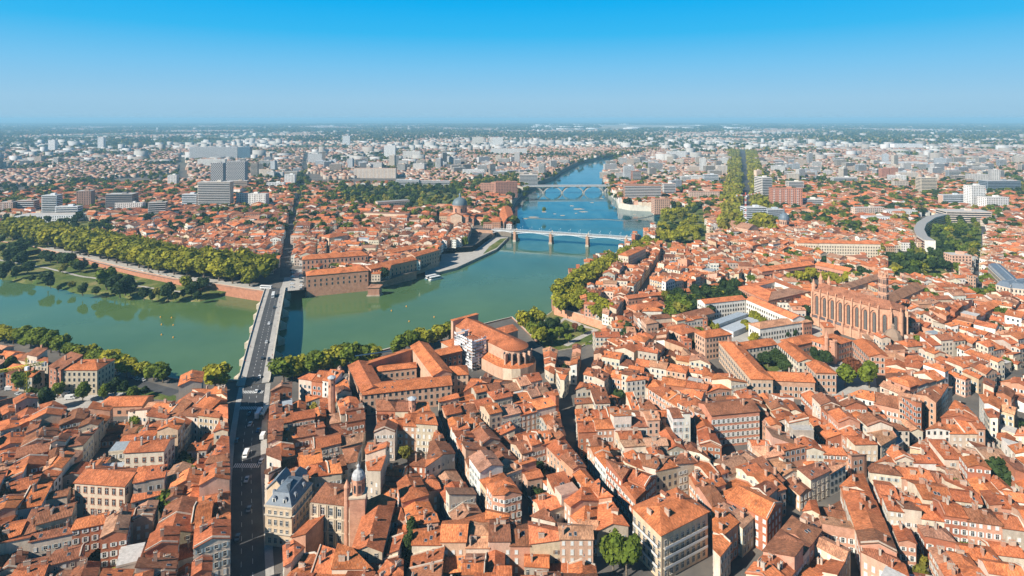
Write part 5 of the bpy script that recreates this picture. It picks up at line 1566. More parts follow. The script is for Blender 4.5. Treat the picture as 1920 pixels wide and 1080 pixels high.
# curved university building
def curved_block():
    pts = UU([(1768, 402), (1745, 408), (1728, 419), (1723, 430), (1729, 443), (1744, 452)], 14)
    B = Building('curved_block', 'long curved concrete block with grey roof beside a tree-filled court', 'building', pts[3], anchor='the curved concrete block')
    k = len(pts)
    pg = strip(pts, 12)
    occupy(pg, 1, 14)
    CW = (0.62, 0.54, 0.46)
    w_ = MB(); rf = MB(); wn = MB()
    for i in range(k - 1):
        a, b_, c2, d2 = pg[i], pg[i + 1], pg[2 * k - 2 - i], pg[2 * k - 1 - i]
        for p, q in ((a, b_), (c2, d2)):
            w_.face([(*p, -0.5), (*q, -0.5), (*q, 14), (*p, 14)], 'wall_plaster', CW)
            l, dx, dy, nx, ny = edge_info(p, q)
            for fl in range(4):
                z = 1.6 + fl * 3.2
                for pr, m_, cc, z0, z1 in ((0.06, 'window_glass', (1, 1, 1), z, z + 1.6), (0.09, 'painted', (0.45, 0.20, 0.13), z - 0.7, z - 0.05)):
                    wn.face([(p[0] + nx * pr, p[1] + ny * pr, z0), (q[0] + nx * pr, q[1] + ny * pr, z0), (q[0] + nx * pr, q[1] + ny * pr, z1), (p[0] + nx * pr, p[1] + ny * pr, z1)], m_, cc)
        rf.prism(ccw([a, b_, c2, d2]), 14, 14.9, 'wall_plaster', CW, 'painted', (0.33, 0.31, 0.29))
    for p, q in ((pg[2 * k - 1], pg[0]), (pg[k - 1], pg[k])):
        w_.face([(*p, -0.5), (*q, -0.5), (*q, 14), (*p, 14)], 'wall_plaster', WHITE)
    B.part(w_, 'wall'); B.part(rf, 'roof'); B.part(wn, 'window_panes', 'stuff')
curved_block()

# ------------------------------------------------------------------ flats and office blocks (x0, x1, top y, base y in survey pixels)
def flats(name, x0, x1, yt, yb, depth, col, label, rot=0.0, style='grid', side=None, roofcol=None, cat='block', group=None, anchor=None, bands=None):
    d = F * CAMH / (yb - HZ)
    h = (yb - yt) * d / F
    xa, xb = (x0 - 960) * d / F, (x1 - 960) * d / F
    w = xb - xa
    cx, cy_ = (xa + xb) / 2, d + depth / 2
    ca, sa = math.cos(rot), math.sin(rot)
    q = [(cx + x * ca - y * sa, cy_ + x * sa + y * ca) for x, y in ((-w / 2, -depth / 2), (w / 2, -depth / 2), (w / 2, depth / 2), (-w / 2, depth / 2))]
    occupy(outset(q, 2), 1, h)
    B = Building(name, label, cat, (cx, cy_), group, anchor)
    mb = MB()
    for i in range(4):
        p, r_ = q[i], q[(i + 1) % 4]
        mb.face([(*p, -0.5), (*r_, -0.5), (*r_, h), (*p, h)], 'wall_plaster', side if side and i in (1, 3) else col)
    B.part(mb, 'wall')
    mb = MB(); mb.prism(outset(q, 0.15), h - 0.02, h + 0.8, 'wall_plaster', col, 'painted', roofcol or (0.46, 0.43, 0.40)); B.part(mb, 'roof')
    if h > 14:
        mb = MB(); mb.box((cx + w * 0.12, cy_, h + 0.8), (min(8, w * .3), min(6, depth * .4), 2.6), rot, 'wall_plaster', col); B.part(mb, 'plant_room')
    mb = MB()
    fl = max(2, int(h / 3.1))
    for i in ((0, 1, 3) if style != 'blind' else (0,)):
        p, r_ = q[i], q[(i + 1) % 4]
        l, dx, dy, nx, ny = edge_info(p, r_)
        if side and i != 0 and style != 'all': continue
        for f in range(fl):
            z0 = 0.9 + f * h / fl
            z1 = z0 + h / fl * (0.56)
            def quad(s0, s1, za, zb, pr, m_, cc=(1, 1, 1)):
                mb.face([(p[0] + dx * s0 + nx * pr, p[1] + dy * s0 + ny * pr, za), (p[0] + dx * s1 + nx * pr, p[1] + dy * s1 + ny * pr, za), (p[0] + dx * s1 + nx * pr, p[1] + dy * s1 + ny * pr, zb), (p[0] + dx * s0 + nx * pr, p[1] + dy * s0 + ny * pr, zb)], m_, cc)
            if style in ('bands', 'balcony'):
                quad(0.6, l - 0.6, z0, z1, 0.06, 'window_glass')
                if style == 'balcony' and i == 0:
                    quad(0.5, l - 0.5, z0 - 0.55, z0 + 0.35, 1.1, 'painted', bands or (0.70, 0.68, 0.64))
                    a = [(p[0] + dx * 0.5, p[1] + dy * 0.5), (p[0] + dx * (l - .5), p[1] + dy * (l - .5))]
                    mb.face([(*a[0], z0 - .5), (*a[1], z0 - .5), (a[1][0] + nx * 1.1, a[1][1] + ny * 1.1, z0 - .5), (a[0][0] + nx * 1.1, a[0][1] + ny * 1.1, z0 - .5)], 'painted', bands or (0.7, 0.68, 0.64))
            elif style == 'diag':
                n = max(3, int(l / 5))
                for k in range(n):
                    o_ = ((k + 0.5 * (f % 2)) / n) * l
                    quad(o_ + 0.3, min(l - .2, o_ + l / n * 0.62), z0, z1 + 0.4, 0.06, 'window_glass')
                    quad(min(l - .3, o_ + l / n * .6), min(l, o_ + l / n), z0 - .3, z0 + 0.8, 0.5, 'painted', bands or (0.52, 0.50, 0.48))
            else:
                n = max(2, int(l / 3.4))
                for k in range(n):
                    o_ = (k + 0.5) * l / n
                    quad(o_ - 0.75, o_ + 0.75, z0, z1, 0.06, 'window_glass')
                    if bands and k % 3 == 1 and i == 0:
                        quad(o_ - 1.6, o_ + 1.6, z0 - 0.6, z0 + 0.3, 0.7, 'painted', bands)
    if mb.f: B.part(mb, 'window_panes', 'stuff', weld=False)
    return B
GW, LB, TAN = (0.70, 0.68, 0.64), (0.55, 0.60, 0.64), (0.62, 0.48, 0.36)
FL = [
    ('tower_block', 371, 430, 342, 394, 16, (0.64, 0.58, 0.50), 'tall banded slab of flats with tan end strips, far bank', 0.05, 'balcony', TAN),
    ('tower_block', 395, 418, 306, 352, 15, (0.36, 0.36, 0.37), 'dark stepped-balcony tower left of its wider twin', 0, 'diag', (0.30, 0.31, 0.33)),
    ('tower_block', 424, 459, 303, 354, 16, (0.38, 0.38, 0.39), 'wide dark tower with staggered grey balconies, far bank', 0, 'diag', (0.30, 0.31, 0.33)),
    ('office_block', 341, 368, 365, 392, 14, LB, 'pale blue cube of offices beside the banded slab', 0, 'bands', None),
    ('flats', 442, 500, 364, 391, 13, GW, 'row of white flats beside the banded slab', -0.1, 'grid', None),
    ('tower_block', 314, 330, 329, 352, 14, (0.76, 0.74, 0.70), 'slim white tower standing left of the banded slab', 0.1, 'grid', None),
    ('tower_block', 533, 552, 328, 352, 14, (0.78, 0.77, 0.74), 'bright white tower beside the straight tree-lined street', 0.1, 'grid', None),
    ('flats', 500, 532, 343, 356, 12, (0.76, 0.76, 0.74), 'low white flats next to the bright white tower', 0.1, 'grid', None),
    ('hospital_block', 355, 445, 276, 300, 25, (0.56, 0.58, 0.60), 'huge patterned grey hospital slab far behind the towers', 0.0, 'diag', None),
    ('hospital_block', 446, 468, 276, 300, 25, (0.16, 0.28, 0.38), 'dark blue end block of the huge hospital slab', 0.0, 'bands', None),
    ('flats', 370, 422, 299, 313, 14, (0.70, 0.68, 0.64), 'long pale flats below the patterned hospital slab', 0, 'grid', None),
    ('tower_block', 577, 602, 289, 309, 16, (0.76, 0.75, 0.73), 'white tower at the far end of the straight street', 0.2, 'grid', None),
    ('tower_block', 90, 103, 263, 284, 18, (0.78, 0.76, 0.74), 'lone white tower far out over the blue suburbs', 0, 'grid', None),
    ('tower_block', 183, 194, 258, 281, 18, (0.72, 0.72, 0.72), 'slim pale tower beside the lone white tower far out', 0, 'grid', None),
    ('tower_block', 143, 167, 359, 396, 16, (0.34, 0.22, 0.17), 'dark brown brick tower above the promenade trees', 0.2, 'blind', None),
    ('office_block', 198, 245, 365, 400, 22, (0.22, 0.21, 0.21), 'dark glass office box beside the brown brick tower', 0.1, 'bands', None),
    ('flats', 216, 266, 381, 400, 10, (0.66, 0.62, 0.58), 'white-framed flats in front of the dark glass box', 0.05, 'grid', None),
    ('flats', 78, 104, 367, 408, 16, (0.72, 0.74, 0.76), 'stepped white flats above the promenade trees', 0.1, 'balcony', None),
    ('flats', 104, 143, 388, 412, 14, (0.70, 0.73, 0.76), 'lower white flats with blue shade joined to stepped ones', 0.1, 'balcony', None),
    ('long_hall', 30, 130, 405, 418, 30, (0.74, 0.75, 0.76), 'long flat white halls behind the promenade trees', 0.12, 'blind', None),
    ('flats', 0, 22, 380, 404, 14, (0.50, 0.34, 0.27), 'brick flats at the edge of view behind promenade', 0.1, 'grid', None),
    ('flats', 32, 62, 377, 402, 14, (0.48, 0.32, 0.26), 'brown balconied flats left of the stepped white ones', 0.1, 'balcony', None),
    ('tower_block', 720, 741, 273, 296, 16, (0.80, 0.79, 0.77), 'isolated white tower on the far plain mid-river', 0, 'grid', None),
    ('tower_block', 642, 656, 255, 272, 16, (0.70, 0.70, 0.70), 'grey paired tower far on the horizon woods', 0, 'grid', None),
    ('flats', 755, 788, 284, 300, 16, (0.76, 0.72, 0.66), 'cream block of flats right of the isolated tower', 0, 'grid', None),
    ('flats', 920, 988, 279, 291, 16, (0.78, 0.76, 0.73), 'long white slab of flats on the far bank', 0, 'grid', None),
    ('tower_block', 923, 943, 258, 275, 16, (0.76, 0.75, 0.73), 'white tower pair member behind the long white slab', 0, 'grid', None),
    ('tower_block', 885, 906, 257, 273, 16, (0.72, 0.66, 0.58), 'cream stepped tower near the white tower pair', 0, 'grid', None),
    ('flats', 742, 786, 338, 354, 14, (0.60, 0.64, 0.68), 'grey-blue flats behind the hospital trees', -0.08, 'balcony', None),
    ('flats', 786, 844, 340, 354, 14, (0.46, 0.44, 0.44), 'long dark flats joined to the grey-blue ones', -0.08, 'balcony', None),
    ('flats', 663, 743, 316, 334, 14, (0.68, 0.56, 0.46), 'long cream building with red roof among far-bank houses', -0.05, 'grid', None),
    ('brick_flats', 901, 937, 345, 366, 16, (0.48, 0.26, 0.18), 'brick residence nearest the concrete bridge, smaller of two', -0.1, 'grid', None),
    ('brick_flats', 927, 969, 342, 371, 18, (0.46, 0.23, 0.16), 'larger brick residence at the river edge by concrete bridge', 0.25, 'grid', None),
    ('flats', 974, 1008, 328, 350, 16, (0.70, 0.60, 0.50), 'cream stepped flats above the far river trees', 0.0, 'balcony', None),
    ('flats', 867, 908, 318, 330, 12, (0.78, 0.77, 0.75), 'bright white low flats among trees, far bank', 0, 'grid', None),
    ('red_white_flats', 1448, 1504, 354, 393, 14, (0.54, 0.24, 0.16), 'red brick flats with white balcony columns by the boulevard', -0.12, 'grid', None),
    ('flats', 1478, 1507, 341, 360, 14, (0.76, 0.70, 0.62), 'cream flats behind the red and white ones', 0, 'balcony', None),
    ('flats', 1427, 1447, 334, 384, 30, (0.74, 0.69, 0.63), 'stepped white flats lining the boulevard trees', 0.1, 'balcony', None),
    ('flats', 1563, 1607, 333, 348, 14, (0.76, 0.74, 0.71), 'white slab of flats amid trees right of boulevard', -0.05, 'balcony', None),
    ('red_tower', 1653, 1668, 316, 336, 14, (0.48, 0.22, 0.15), 'red brick tower on the right bank plain', 0, 'grid', None),
    ('red_tower', 1669, 1684, 315, 336, 14, (0.50, 0.25, 0.17), 'second red brick tower touching its neighbour', 0.1, 'grid', None),
    ('flats', 1685, 1722, 324, 337, 14, (0.72, 0.62, 0.52), 'cream flats beside the red brick towers', 0, 'grid', None),
    ('tower_block', 1727, 1757, 334, 366, 18, (0.72, 0.62, 0.48), 'cream office tower with dark window bands', 0, 'bands', None),
    ('tower_block', 1820, 1848, 349, 393, 18, (0.76, 0.74, 0.71), 'white tower with gridded front near the right edge', 0.1, 'grid', None),
    ('office_block', 1767, 1813, 366, 390, 12, LB, 'blue-panelled office slab with brick end wall', 0.05, 'bands', (0.56, 0.36, 0.27)),
    ('office_block', 1847, 1893, 371, 397, 20, (0.76, 0.73, 0.70), 'white gridded office block right of the white tower', 0.1, 'grid', None),
    ('glass_offices', 1850, 1915, 340, 362, 25, (0.22, 0.28, 0.34), 'dark glass offices under a thin white roof', 0.05, 'bands', None),
    ('scaffold_block', 1397, 1437, 390, 419, 20, (0.66, 0.70, 0.74), 'building site block sheathed in blue-white netting', 0.1, 'bands', None),
    ('scaffold_block', 1437, 1470, 394, 420, 20, (0.50, 0.55, 0.60), 'second sheathed block with scaffold bands beside crane', 0.1, 'bands', None),
    ('low_college', 1780, 1858, 398, 418, 30, (0.64, 0.54, 0.46), 'low stepped concrete college with brick bands', -0.12, 'bands', None),
    ('flats', 1600, 1660, 390, 410, 10, (0.66, 0.52, 0.42), 'brick and white students flats among dark trees', 0.12, 'grid', None),
    ('white_hall', 1662, 1720, 396, 411, 22, (0.74, 0.73, 0.72), 'white flat-roofed university hall by the curved block', 0.0, 'blind', None),
    ('white_hall', 1625, 1668, 408, 422, 16, (0.70, 0.71, 0.73), 'lower pale hall in front of the university hall', -0.1, 'blind', None),
    ('pink_block', 1787, 1822, 480, 512, 14, (0.66, 0.40, 0.28), 'tall pink block with pale flat roof by dark garden', -0.1, 'grid', None),
    ('flats', 1345, 1364, 311, 331, 16, (0.64, 0.56, 0.48), 'tan tower left of the plane-tree boulevard', 0, 'grid', None),
    ('office_block', 1320, 1347, 328, 346, 12, (0.60, 0.64, 0.68), 'blue-white banded offices left of the boulevard', 0, 'bands', None),
    ('tower_block', 1417, 1428, 320, 340, 12, (0.68, 0.50, 0.38), 'narrow tan tower right of the boulevard', 0.2, 'blind', None),
    ('flats', 1502, 1543, 374, 392, 14, (0.74, 0.70, 0.64), 'cream terrace flats below the red and white ones', -0.1, 'balcony', None),
    ('tower_block', 1170, 1189, 312, 338, 14, (0.74, 0.75, 0.76), 'white and blue tower beside the river bend road', 0, 'bands', None),
    ('red_tower', 1185, 1202, 321, 343, 14, (0.52, 0.24, 0.16), 'red and white tower next to the white river tower', 0.1, 'balcony', None),
    ('flats', 1172, 1240, 348, 380, 26, (0.54, 0.30, 0.20), 'big red riverside flats above the curved wall', -0.06, 'balcony', None),
    ('flats', 1244, 1267, 345, 369, 16, (0.76, 0.74, 0.70), 'white flats with red roof right of riverside flats', 0, 'balcony', None),
    ('flats', 1251, 1286, 284, 298, 14, (0.80, 0.79, 0.77), 'white flats far up the right bank', 0, 'grid', None),
    ('office_block', 1277, 1296, 331, 346, 12, (0.76, 0.75, 0.72), 'small white offices among plane trees', 0, 'bands', None),
    ('brick_college', 1294, 1349, 360, 378, 14, (0.58, 0.42, 0.33), 'brown-roofed convent college left of boulevard', -0.03, 'grid', None),
    ('stadium_stand', 1677, 1730, 270, 280, 60, (0.82, 0.82, 0.82), 'white stadium with masts far across the plain', 0, 'blind', None),
    ('long_hall', 1660, 1740, 305, 312, 60, (0.66, 0.69, 0.72), 'long pale exhibition halls on the right bank', 0, 'blind', None),
    ('mill_house', 1226, 1256, 374, 401, 18, (0.56, 0.34, 0.24), 'old brick water mill at the end of the weir', 0.1, 'grid', None),
]
REDTOP = ('brick_flats', 'red_white_flats', 'brick_college', 'mill_house')
for row in FL:
    name, x0, x1, yt, yb, dp, colr, label, rot, style, side = row
    bands = {'red_white_flats': (0.76, 0.75, 0.72), 'flats': (0.70, 0.68, 0.66)}.get(name)
    flats(name, x0, x1, yt, yb, dp, colr, label, rot, style, side, (0.36, 0.16, 0.09) if name in REDTOP or 'red r' in label or 'red riverside' in label else None, bands=bands, anchor=None)
# ------------------------------------------------------------------ dense old-town houses
REGIONS = [   # survey pixels at about eave height
    [(-90, 742), (48, 740), (75, 768), (175, 776), (240, 778), (330, 762), (345, 738), (424, 740), (427, 800), (430, 900), (432, 1135), (-90, 1135)],
    [(-90, 668), (20, 655), (88, 668), (90, 692), (60, 704), (-90, 700)],
    [(508, 738), (560, 718), (640, 702), (655, 732), (680, 762), (686, 805), (662, 880), (640, 897), (590, 905), (500, 890)],
    [(497, 1015), (570, 1040), (660, 1062), (755, 1066), (755, 1135), (497, 1135)],
    [(705, 768), (797, 768), (820, 815), (853, 868), (902, 945), (840, 975), (762, 985), (745, 920), (690, 897), (685, 868), (708, 810)],
    [(822, 755), (870, 735), (886, 704), (960, 710), (1004, 702), (1044, 744), (1060, 830), (1124, 922), (1178, 985), (1120, 995), (1000, 965), (925, 945), (880, 880), (848, 815)],
    [(775, 1008), (850, 988), (912, 970), (1000, 988), (1110, 1012), (1125, 1135), (760, 1135)],
    [(1078, 742), (1200, 735), (1290, 790), (1302, 850), (1332, 880), (1230, 908), (1192, 945), (1136, 885), (1084, 820)],
    [(1310, 880), (1400, 850), (1470, 905), (1500, 925), (1340, 1095), (1336, 960), (1292, 905)],
    [(1215, 728), (1325, 745), (1440, 740), (1590, 742), (1650, 735), (1745, 700), (1798, 728), (1755, 780), (1625, 856), (1500, 916), (1410, 845), (1312, 835), (1302, 785)],
    [(1360, 1135), (1516, 942), (1640, 876), (1765, 800), (1800, 768), (1836, 808), (1906, 882), (2000, 960), (2000, 1135)],
    [(1822, 722), (2000, 680), (2000, 915), (1918, 850), (1852, 782)],
    [(1660, 655), (1700, 605), (1790, 572), (2000, 540), (2000, 660), (1810, 715), (1745, 690), (1662, 725)],
    [(1018, 650), (1106, 655), (1090, 698), (1062, 733), (1042, 700), (1022, 680)],
    [(1118, 660), (1140, 645), (1180, 632), (1255, 622), (1282, 645), (1345, 705), (1400, 728), (1325, 738), (1210, 722), (1080, 736), (1102, 700)],
    [(1094, 574), (1150, 590), (1175, 556), (1238, 468), (1222, 454), (1160, 492), (1112, 537)],
    [(1180, 590), (1200, 562), (1250, 472), (1300, 450), (1400, 457), (1425, 500), (1380, 530), (1290, 560), (1240, 590)],
    [(497, 888), (590, 906), (600, 935), (590, 930), (497, 915)],
    [(735, 925), (765, 985), (740, 1060), (700, 1062), (712, 1000)],
]
rf = random.Random(21)
def cut(poly, p, n):
    c_ = n[0] * p[0] + n[1] * p[1]
    return clip(poly, n[0], n[1], c_), clip(poly, -n[0], -n[1], -c_)
def split(poly, target, gap=0.0, jitter=0.07, rng=rf, minw=5.0):
    A = area(poly)
    if len(poly) < 3 or A < 10: return []
    u, L, W = long_axis(poly)
    if A < target * rng.uniform(0.62, 1.35) and L / max(W, 0.1) < 2.6:
        return [poly]
    if L < minw * 2: return [poly]
    c_ = centroid(poly)
    f = rng.uniform(-0.11, 0.11) * L
    p = (c_[0] + u[0] * f, c_[1] + u[1] * f)
    a = math.atan2(u[1], u[0]) + rng.gauss(0, jitter)
    n = (math.cos(a), math.sin(a))
    out = []
    for s_, q in zip((1, -1), cut(poly, p, n)):
        if len(q) >= 3:
            if gap:
                q = clip(q, s_ * n[0], s_ * n[1], s_ * (n[0] * p[0] + n[1] * p[1]) - gap / 2)
            if len(q) >= 3 and area(q) > 10:
                out += split(q, target, gap, jitter, rng, minw)
    return out
def convex_parts(poly):
    """triangulate a region and merge neighbours into convex pieces"""
    bm = bmesh.new()
    vs_ = [bm.verts.new((p[0], p[1], 0)) for p in ccw(poly)]
    f = bm.faces.new(vs_)
    bmesh.ops.triangulate(bm, faces=[f])
    changed = True
    while changed:
        changed = False
        for e in sorted(bm.edges, key=lambda e: -e.calc_length()):
            if len(e.link_faces) != 2: continue
            f1, f2 = e.link_faces
            ok = True
            for v in e.verts:
                # interior angle at v after the merge must stay below 180 degrees
                ang = 0
                for ff in (f1, f2):
                    for l in ff.loops:
                        if l.vert == v: ang += l.calc_angle()
                if ang > math.pi + 0.02: ok = False
            if ok:
                bmesh.ops.dissolve_edges(bm, edges=[e], use_verts=False)
                changed = True
                break
    out = [ccw([(v.co.x, v.co.y) for v in f.verts]) for f in bm.faces]
    bm.free()
    return out
HOUSES = []          # each: list of volumes
def on_border(p, q, blk):
    mx, my = (p[0] + q[0]) / 2, (p[1] + q[1]) / 2
    for a, b_ in zip(blk, blk[1:] + blk[:1]):
        l = math.hypot(b_[0] - a[0], b_[1] - a[1])
        if l < 1e-6: continue
        d = abs((b_[0] - a[0]) * (my - a[1]) - (b_[1] - a[1]) * (mx - a[0])) / l
        if d < 0.6: return True
    return False
RKEYS = ['orange', 'rust', 'brown', 'pale', 'bright', 'dusty']
WKEYS = ['cream', 'pale', 'pink', 'brick', 'ochre', 'white', 'grey', 'rose']
def jit(c_, rng, s_=0.10):
    k = 1 + rng.uniform(-s_, s_)
    return tuple(max(0.01, v * k * (1 + rng.uniform(-0.04, 0.04))) for v in c_)
def refine(poly, depth=0):
    f = occ_frac(poly)
    if f < 0.10: return [poly]
    if f > 0.75 or area(poly) < 45: return []
    if depth > 3: return []
    u, L, W = long_axis(poly)
    c_ = centroid(poly)
    out = []
    for q in cut(poly, c_, u):
        if len(q) >= 3 and area(q) > 14: out += refine(q, depth + 1)
    return out
def rows(blk, rng, wmin=6.5, wmax=13.5):
    """a block as two rows of street houses back to back, with yards and low buildings between: (plan, is_row)"""
    u, L, W = long_axis(blk)
    n = (-u[1], u[0])
    sn = [n[0] * p[0] + n[1] * p[1] for p in blk]
    lo_, hi_ = min(sn), max(sn)
    d1, d2 = rng.uniform(9.5, 13), rng.uniform(9.5, 13)
    if hi_ - lo_ < 20: strips = [(blk, True)]
    elif hi_ - lo_ < d1 + d2 + 5: 
        m_ = (lo_ + hi_) / 2 + rng.uniform(-1.5, 1.5)
        strips = [(clip(blk, n[0], n[1], m_), True), (clip(blk, -n[0], -n[1], -m_), True)]
    else:
        strips = [(clip(blk, n[0], n[1], lo_ + d1), True), (clip(blk, -n[0], -n[1], -(hi_ - d2)), True), (clip(clip(blk, -n[0], -n[1], -(lo_ + d1)), n[0], n[1], hi_ - d2), False)]
    out = []
    for q, row in strips:
        if len(q) < 3 or area(q) < 15: continue
        if not row:
            out += [(p, False) for p in split(q, 110, 0, 0.05, rng)]; continue
        su = [u[0] * p[0] + u[1] * p[1] for p in q]
        s_, e_ = min(su), max(su)
        while s_ < e_ - 0.5:
            w = rng.uniform(wmin, wmax)
            if e_ - s_ - w < wmin * 0.7: w = e_ - s_ + 1
            a_ = rng.gauss(0, 0.035)
            m = (u[0] * math.cos(a_) - u[1] * math.sin(a_), u[0] * math.sin(a_) + u[1] * math.cos(a_))
            c0 = centroid(q)
            k_ = s_ + w - (u[0] * c0[0] + u[1] * c0[1])
            pp = (c0[0] + u[0] * k_, c0[1] + u[1] * k_)
            a1, q2 = cut(q, pp, m)
            if len(a1) >= 3 and area(a1) > 14: out.append((a1, True))
            q = q2
            s_ += w
            if len(q) < 3: break
    return out, u
def make_house(parcel, blk, hbase, rng, detail=1, wts=None, redw=None, sub=True, spread=2.3, ridge=None):
    vols = []
    A = area(parcel)
    ends = [(p, q) for p, q in zip(parcel, parcel[1:] + parcel[:1]) if on_border(p, q, blk)]
    pieces = [parcel]
    u, L, W = long_axis(parcel)
    if sub and A > 95 and rng.random() < (0.78 if ridge is None else 0.42):
        c_ = centroid(parcel)
        f = rng.uniform(-0.16, 0.16) * L
        pieces = [q for q in cut(parcel, (c_[0] + u[0] * f, c_[1] + u[1] * f), u) if len(q) >= 3 and area(q) > 12]
        if A > 190 and rng.random() < 0.7 and len(pieces) == 2:
            q = max(pieces, key=area); pieces.remove(q)
            u2, L2, W2 = long_axis(q)
            pieces += [r_ for r_ in cut(q, centroid(q), u2) if len(r_) >= 3 and area(r_) > 12]
    fc = rng.choice(((0.42, 0.40, 0.38), (0.30, 0.34, 0.37), (0.52, 0.49, 0.46), (0.36, 0.39, 0.42), (0.48, 0.28, 0.20)))
    rk = rng.choices(RKEYS, redw or (32, 30, 18, 7, 6, 7))[0]
    wk = rng.choices(WKEYS, wts or (24, 20, 14, 9, 8, 12, 8, 12))[0]
    h0 = max(3.4, rng.gauss(hbase, spread))
    for i, q in enumerate(pieces):
        if area(q) < 12: continue
        u, L, W = long_axis(q)
        if W < 2.2: continue
        h = h0 + rng.uniform(-0.4, 0.4)
        border = [e for e in zip(q, q[1:] + q[:1]) if on_border(e[0], e[1], blk)]
        if len(pieces) > 1 and not border and rng.random() < 0.75:
            h = max(3.4, h0 - rng.choice((1.5, 3.2, 4.5, 6.5)))
        elif len(pieces) > 1 and rng.random() < 0.3:
            h = max(4, h0 + rng.choice((-3.0, -1.6, 1.4, 2.4)))
        kind = rng.choices(['gable', 'hip', 'shed', 'flat', 'hip1'], (58, 12, 15, (1.0 if ridge is not None else 5.0) if detail else 0.8, 9))[0]
        if W < 5: kind = 'shed'
        axis = u
        if ridge is not None and rng.random() < 0.72: axis = ridge
        elif border and rng.random() < 0.8 and kind != 'hip':
            e = max(border, key=lambda e: math.hypot(e[1][0] - e[0][0], e[1][1] - e[0][1]))
            l = math.hypot(e[1][0] - e[0][0], e[1][1] - e[0][1])
            axis = ((e[1][0] - e[0][0]) / l, (e[1][1] - e[0][1]) / l)
        if kind == 'shed' and W > 9: kind = 'gable'
        slope = rng.uniform(0.30, 0.44)
        if kind == 'shed': slope *= 0.8
        rc = jit(ROOFC[rk if rng.random() < 0.7 else rng.choice(('orange', 'rust', 'brown'))], rng, 0.22)
        vols.append(dict(poly=q, h=h, kind=kind, slope=slope, axis=axis, roof=rc, wall=jit(WALLC[wk], rng, 0.08), wk=wk, rk=rk, fc=fc))
    if vols:
        HOUSES.append(dict(vols=vols, c=centroid(parcel), A=A, wk=wk, rk=rk, h=h0))
        for v in vols: occupy(v['poly'], 1, v['h'])
for ri, reg in enumerate(REGIONS):
    W_ = UU(reg, 10)
    for cp in convex_parts(W_):
        big = area(cp)
        blocks = split(cp, 2300, 2.6, 0.12) if big > 3600 else [cp]
        for blk in blocks:
            if len(blk) < 3: continue
            plots, ru = rows(blk, rf)
            hblk = rf.gauss(0, 1.5)
            for parcel, is_row in plots:
                for q in refine(parcel):
                    r_ = rf.random()
                    c_ = centroid(q)
                    if (not is_row and r_ < 0.42) or r_ < 0.015:
                        HOUSES.append(dict(court=True, c=c_)); continue
                    near = c_[1] < 330
                    hb = 12.6 if near else 11.0
                    if abs(proj(c_[0], c_[1], 10)[0] - 463) < 62 and c_[1] < 350: hb = 15.5
                    left = c_[0] < -60
                    hb += hblk
                    if not is_row: hb -= rf.uniform(2.5, 7)
                    make_house(q, blk, hb, rf, 1, None if not left else (16, 12, 16, 14, 9, 8, 14, 11), None if not left else (20, 34, 32, 4, 3, 7), True, 1.6 if is_row else 2.2, ru if is_row else None)
COURTS = [h['c'] for h in HOUSES if h.get('court')]
HOUSES = [h for h in HOUSES if not h.get('court')]
# the rest of the town, looser with distance
TOWN = [([(-900, 500), (-60, 500), (-60, 900), (-900, 900)], 0.5), ([(-1100, 900), (0, 900), (0, 1500), (-1100, 1500)], 0.3), ([(60, 420), (900, 420), (900, 900), (60, 900)], 0.2), ([(0, 900), (1150, 900), (1150, 1500), (0, 1500)], -0.15)]
TREE_PTS = []
for poly, ang in TOWN:
    for big in split(poly, 30000, 0, 0.25):
        for blk in split(big, 2400, 6.0, 0.09):
            c_ = centroid(blk)
            if abs(c_[0]) > 0.93 * c_[1] + 30: continue
            far = c_[1] > 880
            plots, ru = rows(blk, rf, 9, 18) if not far else ([(p, None) for p in split(blk, 260, 0, 0.06)], None)
            for parcel, is_row in plots:
                for q in refine(parcel):
                    cc = centroid(q)
                    r_ = rf.random()
                    if r_ < ((0.05 if is_row else 0.4) if not far else min(0.4, 0.2 + (cc[1] - 880) / 3500)):
                        TREE_PTS.append((cc[0], cc[1], rf.uniform(0.6, 1.1) + (0.5 if far else 0)))
                        if far: TREE_PTS.append((cc[0] + rf.uniform(-7, 7), cc[1] + rf.uniform(-7, 7), rf.uniform(0.5, 1.2)))
                        continue
                    make_house(q, blk, 10.5 if not far else 8.5, rf, 0, (20, 22, 10, 6, 6, 24, 4, 10), (26, 30, 12, 16, 4, 12), sub=not far, spread=1.5, ridge=ru)
# ------------------------------------------------------------------ which houses are things: the 300 that show largest
def shows(h):
    x, y = h['c']
    if y < 150: return 0
    px, py = proj(x, y, h['h'])
    if not (-10 < px < 1930 and py < 1090): return 0
    return h['A'] * (F / y) ** 2 * (CAMH / y)
HOUSES.sort(key=lambda h: -shows(h))
NEAR, REST = HOUSES[:300], HOUSES[300:]
ORD = 'nearest first second third fourth fifth sixth seventh eighth ninth tenth eleventh twelfth thirteenth fourteenth fifteenth sixteenth seventeenth eighteenth nineteenth'.split()
TENS = {2: 'twent', 3: 'thirt', 4: 'fort', 5: 'fift', 6: 'sixt', 7: 'sevent', 8: 'eight', 9: 'ninet'}
def ordinal(n):
    if n == 1: return ''
    if n < 20: return ORD[n] + ' '
    if n % 10 == 0: return TENS[n // 10] + 'ieth '
    return TENS[n // 10] + 'y-' + ORD[n % 10] + ' '
ANCHORS += [('the big cream facade', *U(187, 970, 0)), ('the tall red-fronted house', *U(1380, 830, 0)), ('the zinc-capped tower', *U(773, 820, 0)), ('the drum-roofed mansion', *U(270, 880, 0)),
            ('the leafy square tree', *U(1165, 1065, 0)), ('the three court trees', *U(1830, 930, 0))]
WN = dict(cream='cream', pale='pale', pink='pink', brick='brick', ochre='ochre', white='white', grey='grey', rose='rose')
